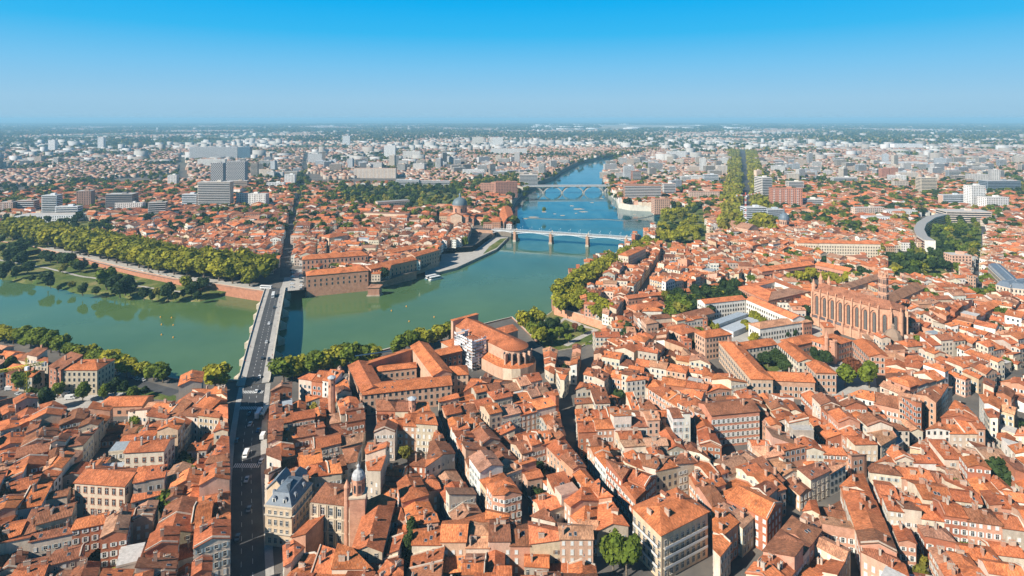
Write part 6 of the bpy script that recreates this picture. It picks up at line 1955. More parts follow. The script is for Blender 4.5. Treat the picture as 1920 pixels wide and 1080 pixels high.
def label_near(h, used):
    a = min(ANCHORS, key=lambda a: math.hypot(a[1] - h['c'][0], a[2] - h['c'][1]))
    used[a[0]] = used.get(a[0], 0) + 1
    v = max(h['vols'], key=lambda v: area(v['poly']))
    kd = dict(gable='gabled', hip='hipped', hip1='half-hipped', shed='lean-to', flat='flat')[v['kind']]
    rn = dict(orange='orange', rust='rust', brown='brown', pale='pale', bright='bright orange', dusty='dusty')[h['rk']]
    return '%s house with %s %s roof, %snearest to %s' % (WN[h['wk']], rn, kd, ordinal(used[a[0]]), a[0])
used = {}
NEAR.sort(key=lambda h: min(math.hypot(a[1] - h['c'][0], a[2] - h['c'][1]) for a in ANCHORS))
rh = random.Random(4)
for late in LATE:
    finish_building(*late)
class Light:      # same interface as Building for the roof details
    put = Building.put
    part = Building.part
for h in NEAR:
    B = Light()
    B.o = (h['c'][0], h['c'][1], 0.0)
    B.root = thing('town_house', label_near(h, used), 'house', B.o, 0.0, 'old town houses packed along the streets')
    mb = MB()
    style = {'cream': 0, 'pale': 1, 'pink': 0, 'brick': 0, 'ochre': 5, 'white': 1, 'grey': 2, 'rose': 3}[h['wk']]
    if rh.random() < 0.3: style = rh.choice((0, 1, 2, 3))
    for v in h['vols']:
        v['pl'] = planes_for(v['poly'], v['h'], v['kind'], v['slope'], v['axis'])
        emit_walls(mb, v['poly'], v['pl'], -0.5, v['wall'], 'brick_wall' if h['wk'] in ('brick', 'pink') else 'wall_plaster')
    B.part(mb, 'wall')
    for v in h['vols']:
        mb = MB()
        if v['kind'] == 'flat':
            mb.prism(outset(v['poly'], 0.1), v['h'] - 0.02, v['h'] + 0.8, 'wall_plaster', v['wall'], 'slate_zinc', v['fc'])
        else:
            emit_roof(mb, v['poly'], v['pl'], v['roof'], over=0.35)
        ro = B.part(mb, 'roof')
        a = area(v['poly'])
        n = rh.choices((0, 1, 2, 3, 4), (12, 32, 30, 18, 8))[0] if a > 40 else rh.choices((0, 1), (6, 4))[0]
        if v['kind'] != 'flat':
            roof_bits(B, v['poly'], v['pl'], n, rh.choices((0, 1, 2, 3), (50, 25, 15, 10))[0] if a > 45 else 0, 1 if a > 80 and rh.random() < 0.13 else 0, ro, rh)
        if rh.random() < 0.55 and v['kind'] in ('gable', 'shed'):      # pale fire wall standing above the tiles
            es = list(zip(v['poly'], v['poly'][1:] + v['poly'][:1]))
            e0, e1 = min(es, key=lambda e: abs((e[1][0] - e[0][0]) * v['axis'][0] + (e[1][1] - e[0][1]) * v['axis'][1]) - 0.3 * math.hypot(e[1][0] - e[0][0], e[1][1] - e[0][1]))
            tp = edge_tops(v['pl'], e0, e1)
            l, dx, dy, nx, ny = edge_info(e0, e1)
            mb = MB(); c_ = rh.choice(((0.60, 0.50, 0.40), (0.50, 0.40, 0.32), (0.66, 0.58, 0.48), (0.44, 0.22, 0.15))); t_ = 0.55
            for (xa, ya, za), (xb, yb, zb) in zip(tp, tp[1:]):
                A_, B_ = (xa + nx * .05, ya + ny * .05), (xb + nx * .05, yb + ny * .05)
                C_, D_ = (xb - nx * .32, yb - ny * .32), (xa - nx * .32, ya - ny * .32)
                for p_, q_, zp, zq in ((A_, B_, za, zb), (C_, D_, zb, za)):
                    mb.face([(*p_, zp - .6), (*q_, zq - .6), (*q_, zq + t_), (*p_, zp + t_)], 'wall_plaster', c_)
                mb.face([(*A_, za + t_), (*B_, zb + t_), (*C_, zb + t_), (*D_, za + t_)], 'wall_plaster', c_)
            for p_, q_, zz in ((tp[0], None, 0), (tp[-1], None, 0)):
                mb.face([(p_[0] + nx * .05, p_[1] + ny * .05, p_[2] - .6), (p_[0] - nx * .32, p_[1] - ny * .32, p_[2] - .6), (p_[0] - nx * .32, p_[1] - ny * .32, p_[2] + t_), (p_[0] + nx * .05, p_[1] + ny * .05, p_[2] + t_)], 'wall_plaster', c_)
            B.part(mb, 'fire_wall')
        for x, y, z, ag, r_, rows in win_spots(v['poly'], v['h'], 0.0, sp=rh.uniform(2.5, 3.3), fl=3.3, first=2.1):
            sc = 0.72 if r_ == rows - 1 and rows > 2 else 1.0
            B.put('window', WINDOWS[style if rh.random() < 0.85 else 3], (x, y, z), ag, (rh.choice((0.9, 1.0)), 1, sc))
# everything else in one mass
mb = MB()
rs = random.Random(8)
for h in REST:
    d = h['c'][1]
    if d < 190: continue
    for v in h['vols']:
        pl = planes_for(v['poly'], v['h'], v['kind'], v['slope'], v['axis'])
        emit_walls(mb, v['poly'], pl, -0.5, v['wall'])
        if v['kind'] == 'flat':
            mb.prism(outset(v['poly'], 0.1), v['h'] - 0.02, v['h'] + 0.6, 'wall_plaster', v['wall'], 'slate_zinc', v['fc'])
        else:
            emit_roof(mb, v['poly'], pl, v['roof'], over=0.35)
        if d < 1000:
            sp = win_spots(v['poly'], v['h'], 0.0, sp=3.0, fl=3.2, first=2.1)
            pane_quads(mb, sp, 1.05, 1.7, PALE if d < 600 else None, rs.choice((None, (0.68, 0.68, 0.66), (0.45, 0.52, 0.54))) if d < 700 else None)
        if d < 900 and v['kind'] != 'flat':
            u, L, W = long_axis(v['poly'])
            for _ in range(rs.choice((0, 1, 1, 2, 3)) if area(v['poly']) > 40 else rs.choice((0, 0, 1))):
                f = rs.uniform(-0.4, 0.4) * L; g = rs.uniform(-0.2, 0.2) * W
                c_ = centroid(v['poly'])
                x, y = c_[0] + u[0] * f - u[1] * g, c_[1] + u[1] * f + u[0] * g
                mb.box((x, y, zf(pl, x, y) - 0.6), (rs.choice((0.8, 1.4, 2.0)), 0.7, rs.uniform(1.6, 2.6)), math.atan2(u[1], u[0]) + rs.choice((0, math.pi / 2)), 'brick_wall', rs.choice(((0.45, 0.23, 0.15), (0.54, 0.44, 0.35), (0.48, 0.34, 0.26))))
            if d < 620 and v['kind'] != 'flat':
                for _ in range(rs.choice((0, 0, 1, 2))):
                    c_ = centroid(v['poly']); f = rs.uniform(-0.35, 0.35) * L; g = rs.choice((-1, 1)) * rs.uniform(0.15, 0.3) * W
                    x, y = c_[0] + u[0] * f - u[1] * g, c_[1] + u[1] * f + u[0] * g
                    a_, b_, cc_ = min(pl, key=lambda q: q[0] * x + q[1] * y + q[2])
                    if math.hypot(a_, b_) > 1e-4:
                        gx, gy = a_ / math.hypot(a_, b_), b_ / math.hypot(a_, b_)
                        mb.face([(x + gx * s1 - gy * s2, y + gy * s1 + gx * s2, a_ * (x + gx * s1 - gy * s2) + b_ * (y + gy * s1 + gx * s2) + cc_ + 0.22) for s1, s2 in ((-.6, -.45), (.6, -.45), (.6, .45), (-.6, .45))], 'window_glass')
tag(mb.build('distant_houses', weld=False), 'mass of small red-tiled houses filling the town beyond the near streets', 'houses', None, 'stuff')
print('houses', len(HOUSES), 'faces', len(mb.f))
# ------------------------------------------------------------------ far town: low houses and pale blocks out to the plain
def prisms(name, x, y, w, l, h, rise, rot, wall, roof, label, cat):
    n = len(x)
    ca, sa = np.cos(rot), np.sin(rot)
    lx = np.stack([-w / 2, w / 2, w / 2, -w / 2], 1); ly = np.stack([-l / 2, -l / 2, l / 2, l / 2], 1)
    X = x[:, None] + lx * ca[:, None] - ly * sa[:, None]; Y = y[:, None] + lx * sa[:, None] + ly * ca[:, None]
    V = np.zeros((n, 10, 3), dtype=np.float32)
    V[:, 0:4, 0] = X; V[:, 0:4, 1] = Y; V[:, 0:4, 2] = -0.5
    V[:, 4:8, 0] = X; V[:, 4:8, 1] = Y; V[:, 4:8, 2] = h[:, None]
    V[:, 8, 0] = (X[:, 0] + X[:, 3]) / 2; V[:, 8, 1] = (Y[:, 0] + Y[:, 3]) / 2; V[:, 8, 2] = h + rise
    V[:, 9, 0] = (X[:, 1] + X[:, 2]) / 2; V[:, 9, 1] = (Y[:, 1] + Y[:, 2]) / 2; V[:, 9, 2] = h + rise
    tmpl = [(0, 1, 5, 4), (1, 2, 6, 9, 5), (2, 3, 7, 6), (3, 0, 4, 8, 7), (4, 5, 9, 8), (6, 7, 8, 9)]
    loops = np.array([i for f in tmpl for i in f]); sizes = np.array([len(f) for f in tmpl])
    starts = np.concatenate([[0], np.cumsum(sizes)[:-1]])
    LV = (loops[None, :] + 10 * np.arange(n)[:, None]).ravel().astype(np.int32)
    LS = (starts[None, :] + len(loops) * np.arange(n)[:, None]).ravel().astype(np.int32)
    me = bpy.data.meshes.new(name)
    me.vertices.add(n * 10); me.vertices.foreach_set('co', V.ravel())
    me.loops.add(len(LV)); me.loops.foreach_set('vertex_index', LV)
    me.polygons.add(n * 6); me.polygons.foreach_set('loop_start', LS)
    mi = np.tile(np.array([0, 0, 0, 0, 1, 1]), n).astype(np.int32)
    me.materials.append(MATS['wall_plaster']); me.materials.append(MATS['painted'])
    me.polygons.foreach_set('material_index', mi)
    C = np.ones((n, 6, 4), dtype=np.float32)
    C[:, :4, :3] = wall[:, None, :]; C[:, 4:, :3] = roof[:, None, :]
    a = me.attributes.new('col', 'FLOAT_COLOR', 'FACE'); a.data.foreach_set('color', C.ravel())
    me.update(); me.validate()
    o = bpy.data.objects.new(name, me); COL.objects.link(o)
    return tag(o, label, cat, None, 'stuff')
ng_ = np.random.default_rng(12)
def in_poly(x, y, poly):
    ins = np.zeros(x.shape, dtype=bool)
    for k in range(len(poly)):
        x1, y1 = poly[k]; x2, y2 = poly[(k + 1) % len(poly)]
        if y1 != y2: ins ^= ((y < y1) != (y < y2)) & (x < x1 + (y - y1) * (x2 - x1) / (y2 - y1))
    return ins
def lownoise(x, y, s_, seed):
    return np.array([mnoise.noise((a * s_ + seed, b_ * s_, seed * 1.7)) for a, b_ in zip(x, y)])
def sample(n, y0, y1, spread=0.95):
    # even over the ground inside the field of view
    y = np.sqrt(ng_.uniform(y0 ** 2, y1 ** 2, n))
    x = ng_.uniform(-spread, spread, n) * y
    return x, y
river_far = strip(UU([(1205, 284), (1235, 276), (1200, 268), (1130, 263)], 0), 110)
air = UU([(1130, 241), (1290, 241), (1330, 234), (1120, 234)], 0)
boul = strip(UU([(1402, 430), (1398, 330), (1390, 280)], 0), 95)
def free(x, y, r=0.0):
    ok = ~in_poly(x, y, river_poly) & ~in_poly(x, y, air) & ~in_poly(x, y, boul)
    i = ((x - GX0) / GS).astype(int); j = ((y - GY0) / GS).astype(int)
    g = (i >= 3) & (i < GNX - 3) & (j >= 3) & (j < GNY - 3)
    for di, dj in ((0, 0), (-3, 0), (3, 0), (0, -3), (0, 3)):
        o_ = np.zeros(x.shape, dtype=bool)
        o_[g] = OCC[j[g] + dj, i[g] + di] > 0
        ok &= ~o_
    return ok
def palette(cols, n):
    c_ = np.array(cols)[ng_.integers(0, len(cols), n)]
    return (c_ * ng_.uniform(0.85, 1.12, (n, 1))).astype(np.float32)
WALLS = [(0.40, 0.32, 0.25), (0.44, 0.39, 0.33), (0.37, 0.26, 0.19), (0.48, 0.45, 0.41), (0.36, 0.23, 0.16)]
ROOFS = [(0.36, 0.16, 0.095), (0.40, 0.20, 0.13), (0.30, 0.13, 0.08), (0.44, 0.25, 0.17), (0.32, 0.20, 0.15)]
x, y = sample(34000, 1450, 3300)
k = free(x, y) & (lownoise(x, y, 0.004, 3.1) > -0.22)
x, y = x[k], y[k]; n = len(x)
prisms('far_houses', x, y, ng_.uniform(9, 17, n), ng_.uniform(8, 12, n), ng_.uniform(5, 9.5, n), ng_.uniform(1.2, 2.4, n), ng_.uniform(-0.5, 0.5, n) + ng_.integers(0, 2, n) * 1.57, palette(WALLS, n), palette(ROOFS, n), 'low tiled houses scattered over the middle distance', 'houses')
x, y = sample(60000, 3200, 15000)
nz = lownoise(x, y, 0.0011, 8.3)
k = free(x, y) & (nz > -0.1)
x, y = x[k], y[k]; n = len(x)
prisms('suburb_houses', x, y, ng_.uniform(12, 30, n), ng_.uniform(10, 16, n), ng_.uniform(5, 9, n), ng_.uniform(1.0, 2.5, n), ng_.uniform(-0.8, 0.8, n), palette(WALLS, n), palette(ROOFS + [(0.55, 0.52, 0.48)], n), 'suburbs of pale houses fading into the haze', 'houses')
# pale slab blocks: the larger ones one by one, the rest as a mass
x, y = sample(2600, 900, 4400, 0.88)
k = free(x, y) & (lownoise(x, y, 0.0016, 5.5) > -0.1)
x, y = x[k], y[k]
order = np.argsort(y)
x, y = x[order], y[order]
BW = [(0.50, 0.48, 0.46), (0.60, 0.59, 0.57), (0.45, 0.40, 0.34), (0.46, 0.38, 0.31), (0.42, 0.45, 0.48), (0.52, 0.46, 0.39)]
rb = random.Random(17)
NB = 0
used2 = {}
BA = [(a, b_, c_) for a, b_, c_ in ANCHORS if c_ > 420] + [('the plane-tree boulevard', *U(1400, 350, 0)), ('the concrete bridge', *U(1055, 355, 0)), ('the dark stepped-balcony towers', *U(420, 352, 0)), ('the isolated white tower', *U(730, 296, 0)), ('the patterned hospital slab', *U(400, 300, 0)),
      ('the straight tree-lined street', *U(576, 310, 0)), ('the red brick towers', *U(1668, 336, 0)), ('the white stadium', *U(1700, 280, 0)), ('the white river tower', *U(1180, 338, 0)), ('the upriver white flats', *U(1268, 298, 0)), ('the lone white tower', *U(96, 284, 0))]
SN = {4: 'four', 5: 'five', 6: 'six', 7: 'seven', 8: 'eight', 9: 'nine', 10: 'ten', 11: 'eleven', 12: 'twelve', 13: 'thirteen', 14: 'fourteen', 15: 'fifteen'}
rest_b = []
for bx, by in zip(x, y):
    if NB >= 230 or by < 860:
        rest_b.append((bx, by)); continue
    if not free(np.array([bx]), np.array([by]))[0]: continue
    fl = rb.choice((4, 5, 5, 6, 7, 8, 9)) if rb.random() < 0.93 else rb.choice((12, 14))
    w = rb.uniform(18, 46) if fl < 10 else rb.uniform(16, 22)
    yb = HZ + F * CAMH / by
    px = 960 + F * bx / by
    wp = w * F / by; hp = fl * 3.1 * F / by
    ci = rb.randrange(len(BW))
    a = min(BA, key=lambda a: math.hypot(a[1] - bx, a[2] - by))
    used2[a[0]] = used2.get(a[0], 0) + 1
    cn = ('pale grey', 'white', 'sand', 'tan', 'blue-grey', 'cream')[ci]
    flats('apartment_block', px - wp / 2, px + wp / 2, yb - hp, yb, rb.uniform(11, 15), BW[ci], '%s %s-storey block of flats, %snearest to %s' % (cn, SN[fl], ordinal(used2[a[0]]), a[0]), rb.uniform(-0.5, 0.5), rb.choice(('grid', 'grid', 'balcony', 'bands')), None, rb.choice((None, (0.36, 0.18, 0.11), (0.5, 0.48, 0.46))), group='apartment blocks over the far town')
    NB += 1
x2, y2 = sample(3000, 2000, 14000, 0.95)
k = free(x2, y2) & (lownoise(x2, y2, 0.0007, 2.5) > 0.0)
x = np.concatenate([np.array([p[0] for p in rest_b]), x2[k]]); y = np.concatenate([np.array([p[1] for p in rest_b]), y2[k]])
n = len(x)
prisms('far_blocks', x, y, ng_.uniform(18, 60, n), ng_.uniform(12, 26, n), ng_.choice([8, 11, 14, 18, 24, 32], n, p=[.3, .25, .2, .13, .08, .04]).astype(float), np.full(n, 0.3), ng_.uniform(-0.6, 0.6, n), palette([(0.40, 0.39, 0.37), (0.48, 0.47, 0.46), (0.33, 0.30, 0.27)], n), palette([(0.34, 0.33, 0.32), (0.28, 0.27, 0.26), (0.42, 0.41, 0.40), (0.32, 0.16, 0.10)], n), 'pale blocks and sheds speckling the far plain', 'blocks')
# airfield and its hangars
sheet('airfield', air, 0.05, 'airfield_grass')
x, y = sample(320, 9000, 16000, 0.5)
k = (x > 0.03 * y) & (x < 0.42 * y) & ~in_poly(x, y, air)
x, y = x[k], y[k]; n = len(x)
prisms('hangars', x, y, ng_.uniform(80, 260, n), ng_.uniform(50, 90, n), ng_.uniform(12, 30, n), np.full(n, 3.0), np.zeros(n), palette([(0.62, 0.62, 0.61)], n), palette([(0.55, 0.55, 0.55)], n), 'white hangars strung along the far airfield', 'hangars')
# low wooded ridge on the horizon
for k, (yy, hh, sd) in enumerate(((26000, 55, 1.0), (38000, 120, 4.0))):
    mb = MB()
    pr = [(xx, max(0, hh * (0.45 + 0.9 * mnoise.noise((xx * 0.00009 + sd, sd, 0))) + 14 * mnoise.noise((xx * 0.0007, sd, 3)))) for xx in range(-48000, 48001, 800)]
    for (xa, ha), (xb, hb) in zip(pr, pr[1:]):
        mb.face([(xa, yy, -1), (xb, yy, -1), (xb, yy + 2500, hb), (xa, yy + 2500, ha)], 'leaves', (0.05, 0.085, 0.03))
        mb.face([(xa, yy + 2500, ha), (xb, yy + 2500, hb), (xb, yy + 9000, -1), (xa, yy + 9000, -1)], 'leaves', (0.05, 0.085, 0.03))
    structure(mb.build('hills'))

# ------------------------------------------------------------------ trees
def crown_mesh(name, n, col, seed, wide=1.0, lobes=9, size=0.085, tall=1.0):
    """unit crown: leaf sprays spread through uneven lobes, height 0.28..1, radius about 0.4"""
    rg = random.Random(seed)
    mb = MB()
    L = []
    for k in range(lobes):
        a = rg.uniform(0, 6.283); r_ = rg.uniform(0.02, 0.24) * wide; z = rg.uniform(0.42, 0.82)
        L.append((r_ * math.cos(a), r_ * math.sin(a), z * tall + (1 - tall) * 0.3, rg.uniform(0.13, 0.22)))
    L.append((0, 0, 0.62, 0.25))
    for k in range(n):
        cx, cy_, cz, rr = rg.choice(L)
        d = Vector((rg.gauss(0, 1), rg.gauss(0, 1), rg.gauss(0, 1))).normalized()
        f = rg.uniform(0.55, 1.08)
        p = Vector((cx + d.x * rr * f * wide, cy_ + d.y * rr * f * wide, cz + d.z * rr * f))
        nrm = (d + Vector((rg.gauss(0, .45), rg.gauss(0, .45), rg.gauss(0, .45) + 0.25))).normalized()
        q = nrm.to_track_quat('Z', 'Y')
        s_ = size * rg.uniform(0.6, 1.3)
        a = rg.uniform(0, 6.28)
        kk = rg.uniform(0.76, 1.26); c_ = tuple(v * kk for v in col)
        pts = [p + q @ Vector((math.cos(a + i * 1.2566) * s_ * rg.uniform(.7, 1.2), math.sin(a + i * 1.2566) * s_ * rg.uniform(.7, 1.2), 0)) for i in range(5)]
        mb.face(pts, 'leaves', c_)
    return mb.mesh(name, weld=False)
def trunk_mesh(name, seed):
    rg = random.Random(seed)
    mb = MB()
    mb.tube((0, 0, -0.02), (0.01, 0, 0.3), 0.03, 0.022, 7, 'bark')
    for k in range(5):
        a = k * 1.2566 + rg.uniform(-.3, .3)
        mb.tube((0.01, 0, 0.27), (0.17 * math.cos(a), 0.17 * math.sin(a), rg.uniform(0.5, 0.66)), 0.016, 0.006, 5, 'bark')
    mb.tube((0.01, 0, 0.28), (0, 0.02, 0.72), 0.018, 0.006, 5, 'bark')
    return mb.mesh(name)
YG, MG, DG, OL, RD = (0.27, 0.265, 0.025), (0.13, 0.175, 0.022), (0.042, 0.072, 0.022), (0.23, 0.21, 0.034), (0.16, 0.06, 0.03)
TR = [trunk_mesh('trunk_%d' % i, i) for i in range(3)]
CR = {}
for key, col, wide, tall in (('plane', YG, 1.0, 1.0), ('green', MG, 1.0, 1.0), ('dark', DG, 0.95, 1.0), ('olive', OL, 1.05, 1.0), ('red', RD, 1.0, 1.0), ('cypress', DG, 0.42, 1.0)):
    CR[key] = [crown_mesh('crown_%s' % key, 1900, col, 31 + i * 7 + len(key), wide, 11, 0.058) for i in range(4 if key != 'red' else 1)]
rt = random.Random(77)
NT = [0]
def tree(px, py, h, kind, label, group, z0=0.0, wide=1.0, base=False):
    """a tree whose crown centre (or foot) shows at the survey pixel"""
    p = P(px, py, z0 if base else z0 + 0.6 * h)
    tree_at(p.x, p.y, h, kind, label, group, z0, wide)
def tree_at(x, y, h, kind, label, group, z0=0.0, wide=1.0):
    h *= rt.uniform(0.82, 1.16); wide *= rt.uniform(0.88, 1.14)
    r_ = thing('tree', label, 'tree', (x, y, z0), rt.uniform(0, 6.28), group)
    r_.scale = (h * wide, h * wide, h)
    for nm, me in (('trunk', rt.choice(TR)), ('crown', rt.choice(CR[kind]))):
        o = bpy.data.objects.new(nm, me); COL.objects.link(o); o.parent = r_
    NT[0] += 1
def tree_row(pts, n, h, kind, label, group, z0=0.0, jx=1.2, wide=1.0, world=False):
    W_ = pts if world else [U(x, y, z0 + 0.6 * h) for x, y in pts]
    for x, y in resample(W_, n):
        tree_at(x + rt.uniform(-jx, jx), y + rt.uniform(-jx, jx), h, rt.choice(kind) if isinstance(kind, (list, tuple)) else kind, label, group, z0, wide)
BOUL = []
PL = 'yellow-green plane tree in the long promenade rows on the far bank'
for k, (off, hh) in enumerate(((0, 23), (13, 25), (26, 26), (40, 26), (54, 26))):
    line = resample([(p[0] - 5 - off * 0.42, p[1] + 12 + off * 0.9) for p in left_bank[2:9]], 25)
    if k > 1:
        for a, b_ in resample(line, 30): BOUL.append((a + rt.uniform(-2, 2), b_ + rt.uniform(-3, 3), -1, rt.uniform(23, 27), 0))
        continue
    tree_row(line[:-1], 24, hh, 'plane', PL, 'promenade plane trees', 0, 1.6, 1.3, True)
QL = 'clipped plane tree in the curved row along the right quay'
tree_row([(1215, 452), (1150, 486), (1095, 510), (1060, 534), (1046, 556), (1052, 568)], 34, 15, 'plane', QL, 'right quay plane trees', 0, 0.8, 1.3)
for off in (6, 12):
    for a, b_ in resample([(x_ + off, y_ + 3) for x_, y_ in [U(px, py, 9) for px, py in ((1215, 452), (1150, 486), (1095, 510), (1062, 534), (1050, 556))]], 40): BOUL.append((a, b_, -0.5, rt.uniform(12, 15), 0))
tree_row([(1060, 550), (1090, 558), (1118, 570), (1142, 578)], 8, 15, 'plane', QL, 'right quay plane trees', 0, 1, 1.15)
tree_row([(1062, 562), (1100, 570), (1125, 580)], 6, 14, 'plane', QL, 'right quay plane trees', 0, 1, 1.1)
CL = 'plane tree in the square clump beside the weir quay'
for px, py in ((1250, 425), (1262, 408), (1275, 430), (1290, 415), (1300, 432), (1312, 425), (1262, 440), (1285, 442), (1305, 442), (1245, 440), (1280, 398), (1270, 395), (1288, 388), (1300, 384), (1258, 396)):
    tree(px, py, 15, 'plane', CL, 'weir quay plane trees', 0, 1.15)
NL = 'plane tree on the near quay between stone bridge and scaffolded church'
tree_row([(533, 692), (575, 682), (640, 668), (705, 660)], 11, 15, ['green', 'plane'], NL, 'near quay plane trees', 0, 1.2, 1.25)
tree_row([(742, 646), (790, 632), (845, 620)], 7, 14, ['green', 'plane'], NL, 'near quay plane trees', 0, 1.2, 1.25)
tree_row([(545, 686), (600, 674), (690, 664)], 5, 9, 'green', NL, 'near quay plane trees', 0, 1.2, 1.1)
LLn = 'plane tree on the near quay beside the riverside road'
for px, py, h in ((404, 706, 14), (392, 700, 12), (305, 697, 12), (275, 693, 10), (237, 684, 13), (207, 675, 14), (190, 668, 14), (175, 663, 14), (160, 660, 14), (145, 655, 14), (220, 679, 13), (130, 650, 13), (256, 689, 11), (288, 694, 11), (42, 626, 14), (25, 624, 14), (112, 645, 14), (95, 640, 14), (72, 634, 15), (58, 630, 15), (8, 622, 14), (-8, 620, 14)):
    tree(px, py, h, rt.choice(['green', 'plane', 'green']), LLn, 'riverside road plane trees', 0, 1.3)
for px, py, h, k, lb in ((155, 733, 11, 'green', 'round tree in front of the grey-beige quay building'), (215, 724, 11, 'dark', 'dark tree beside the quay underpass'), (232, 722, 12, 'dark', 'second dark tree beside the quay underpass'), (195, 735, 9, 'green', 'small tree between cars and quay building'), (272, 728, 8, 'dark', 'low dark tree at the end of the quay underpass'), (250, 735, 9, 'green', 'light tree above the long low hall'), (108, 728, 10, 'green', 'tree before the narrow brick annex'), (40, 712, 11, 'green', 'leafy tree left of the yellow crane'),
                         (85, 742, 15, 'dark', 'tall dark conifer above the parked cars'), (65, 708, 12, 'dark', 'dark tree behind the yellow crane'), (60, 735, 10, 'green', 'tree at the foot of the yellow crane'), (20, 685, 14, 'dark', 'dark tree by the cream gabled quay houses'), (252, 790, 11, 'green', 'tree in a small court left of the avenue'),
                         (316, 950, 13, 'green', 'bright tree in a deep court by the avenue'), (1175, 1032, 17, 'green', 'big leafy tree filling the little square'), (1150, 1028, 15, 'green', 'second leafy tree of the little square'), (765, 1015, 19, 'cypress', 'tall slim dark tree in the shaded mansion garden'), (772, 990, 17, 'cypress', 'second slim dark tree in the mansion garden'),
                         (1785, 913, 12, 'green', 'round tree beside the basketball court'), (1840, 892, 14, 'green', 'tall light green tree above the basketball court'), (1875, 893, 16, 'dark', 'tall dark cone tree above the basketball court'), (1857, 905, 12, 'dark', 'dark bush between the court trees'),
                         (1180, 622, 15, 'dark', 'single dark broad tree behind the quay garden'), (1630, 697, 17, 'green', 'bright tall tree by the school gate'), (1585, 702, 13, 'green', 'light tree beside the school tower'), (1598, 690, 15, 'red', 'dark red tree beside the school tower'), (1877, 588, 14, 'green', 'light green tree between the far right roofs'), (1888, 592, 11, 'dark', 'dark tree beside the light green one, far right roofs'),
                         (1696, 622, 9, 'dark', 'small dark tree by the church apse'), (1748, 635, 9, 'dark', 'small dark tree among roofs right of the church'), (1020, 392, 10, 'green', 'lone bush on a gravel bar in the river'), (790, 411, 12, 'plane', 'plane tree before the domed chapel')):
    tree(px, py, h, k, lb, None)
DN = 'big leafy tree in the lower riverside garden by the church'
for px, py, h, k in ((985, 600, 20, 'plane'), (1005, 595, 20, 'plane'), (1000, 615, 17, 'green'), (1015, 612, 17, 'dark'), (1030, 610, 15, 'dark'), (1010, 630, 15, 'plane'), (1035, 628, 13, 'green'), (1045, 600, 9, 'dark'), (1060, 612, 9, 'green'), (1078, 612, 8, 'red'), (1048, 622, 9, 'green'), (1090, 618, 7, 'green'), (1066, 632, 8, 'green'), (1115, 640, 9, 'green'), (1122, 655, 9, 'dark'), (1105, 648, 7, 'green')):
    tree(px, py, h, k, DN, 'lower riverside garden trees', -6)
PKL = 'park tree on the low lawn beside the far bank water'
for px, py, h, k in ((18, 478, 18, 'dark'), (30, 470, 18, 'dark'), (40, 485, 17, 'dark'), (12, 500, 15, 'dark'), (30, 508, 12, 'dark'), (52, 498, 14, 'dark'), (5, 515, 9, 'dark'), (85, 475, 15, 'dark'), (95, 478, 16, 'dark'), (108, 480, 15, 'dark'), (118, 482, 16, 'dark'), (130, 484, 15, 'dark'), (142, 492, 14, 'green'), (150, 498, 13, 'dark'),
                     (90, 515, 17, 'dark'), (95, 530, 9, 'dark'), (118, 500, 12, 'olive'), (155, 540, 11, 'dark'), (180, 542, 9, 'dark'), (200, 520, 18, 'green'), (215, 524, 20, 'dark'), (235, 530, 18, 'dark'), (225, 540, 14, 'dark'), (245, 537, 13, 'dark'), (178, 497, 10, 'dark'), (270, 546, 13, 'dark'), (298, 548, 9, 'olive'), (315, 545, 14, 'dark'), (330, 552, 8, 'dark'),
                     (352, 530, 16, 'plane'), (360, 540, 14, 'dark'), (380, 532, 12, 'dark'), (345, 548, 9, 'dark'), (370, 552, 9, 'dark'), (285, 556, 7, 'dark'), (135, 534, 7, 'olive'), (60, 520, 8, 'dark'), (110, 540, 6, 'dark')):
    tree(px, py, h * 1.15, k, PKL, 'far bank park trees', -7, 1.15)
for xo in (-33, -24, -14, 14, 24, 33):
    c0 = resample(UU([(1400, 428), (1398, 330), (1392, 283)], 10), 75)
    for a, b_ in c0: BOUL.append((a + xo * (0.75 + b_ / 3000) + rt.uniform(-2, 2), b_ + rt.uniform(-6, 6), -1, rt.uniform(18, 25), 0 if rt.random() < 0.4 else 1))
for grp, lb, kind, h, pts in (
    ('loggia court planes', 'bright plane tree inside the loggia block court', 'plane', 13, [(1483, 520), (1495, 514), (1507, 522), (1520, 510), (1530, 505), (1540, 515), (1550, 520), (1562, 518), (1575, 524), (1590, 520), (1605, 518), (1515, 500)]),
    ('school court trees', 'round dark tree clipped in the two-court school', 'dark', 10, [(1428, 668), (1440, 672), (1452, 668), (1462, 676), (1470, 682), (1418, 664), (1525, 655), (1538, 650), (1545, 660), (1530, 665), (1548, 672), (1535, 672)]),
    ('white school trees', 'small light tree in the white school yard', 'plane', 8, [(1410, 592), (1420, 596), (1428, 600), (1395, 604), (1402, 610), (1410, 616), (1412, 634), (1330, 610), (1342, 612), (1320, 606)]),
    ('white school hedge', 'dark hedge tree along the white school back', 'dark', 7, [(1465, 572), (1478, 578), (1490, 584), (1502, 590), (1515, 598), (1475, 624), (1490, 622)]),
    ('square trees', 'tree of the dense clump above the quay warehouse', 'green', 15, [(1255, 575), (1265, 565), (1278, 570), (1290, 572), (1300, 562), (1258, 585)]),
    ('dark square trees', 'dark evergreen of the clump behind the long shed', 'dark', 15, [(1325, 540), (1335, 545), (1350, 545), (1365, 535), (1375, 545), (1345, 555)]),
):
    for px, py in pts:
        tree(px, py, h, kind, lb, grp, 0, 1.15)
print('trees', NT[0])
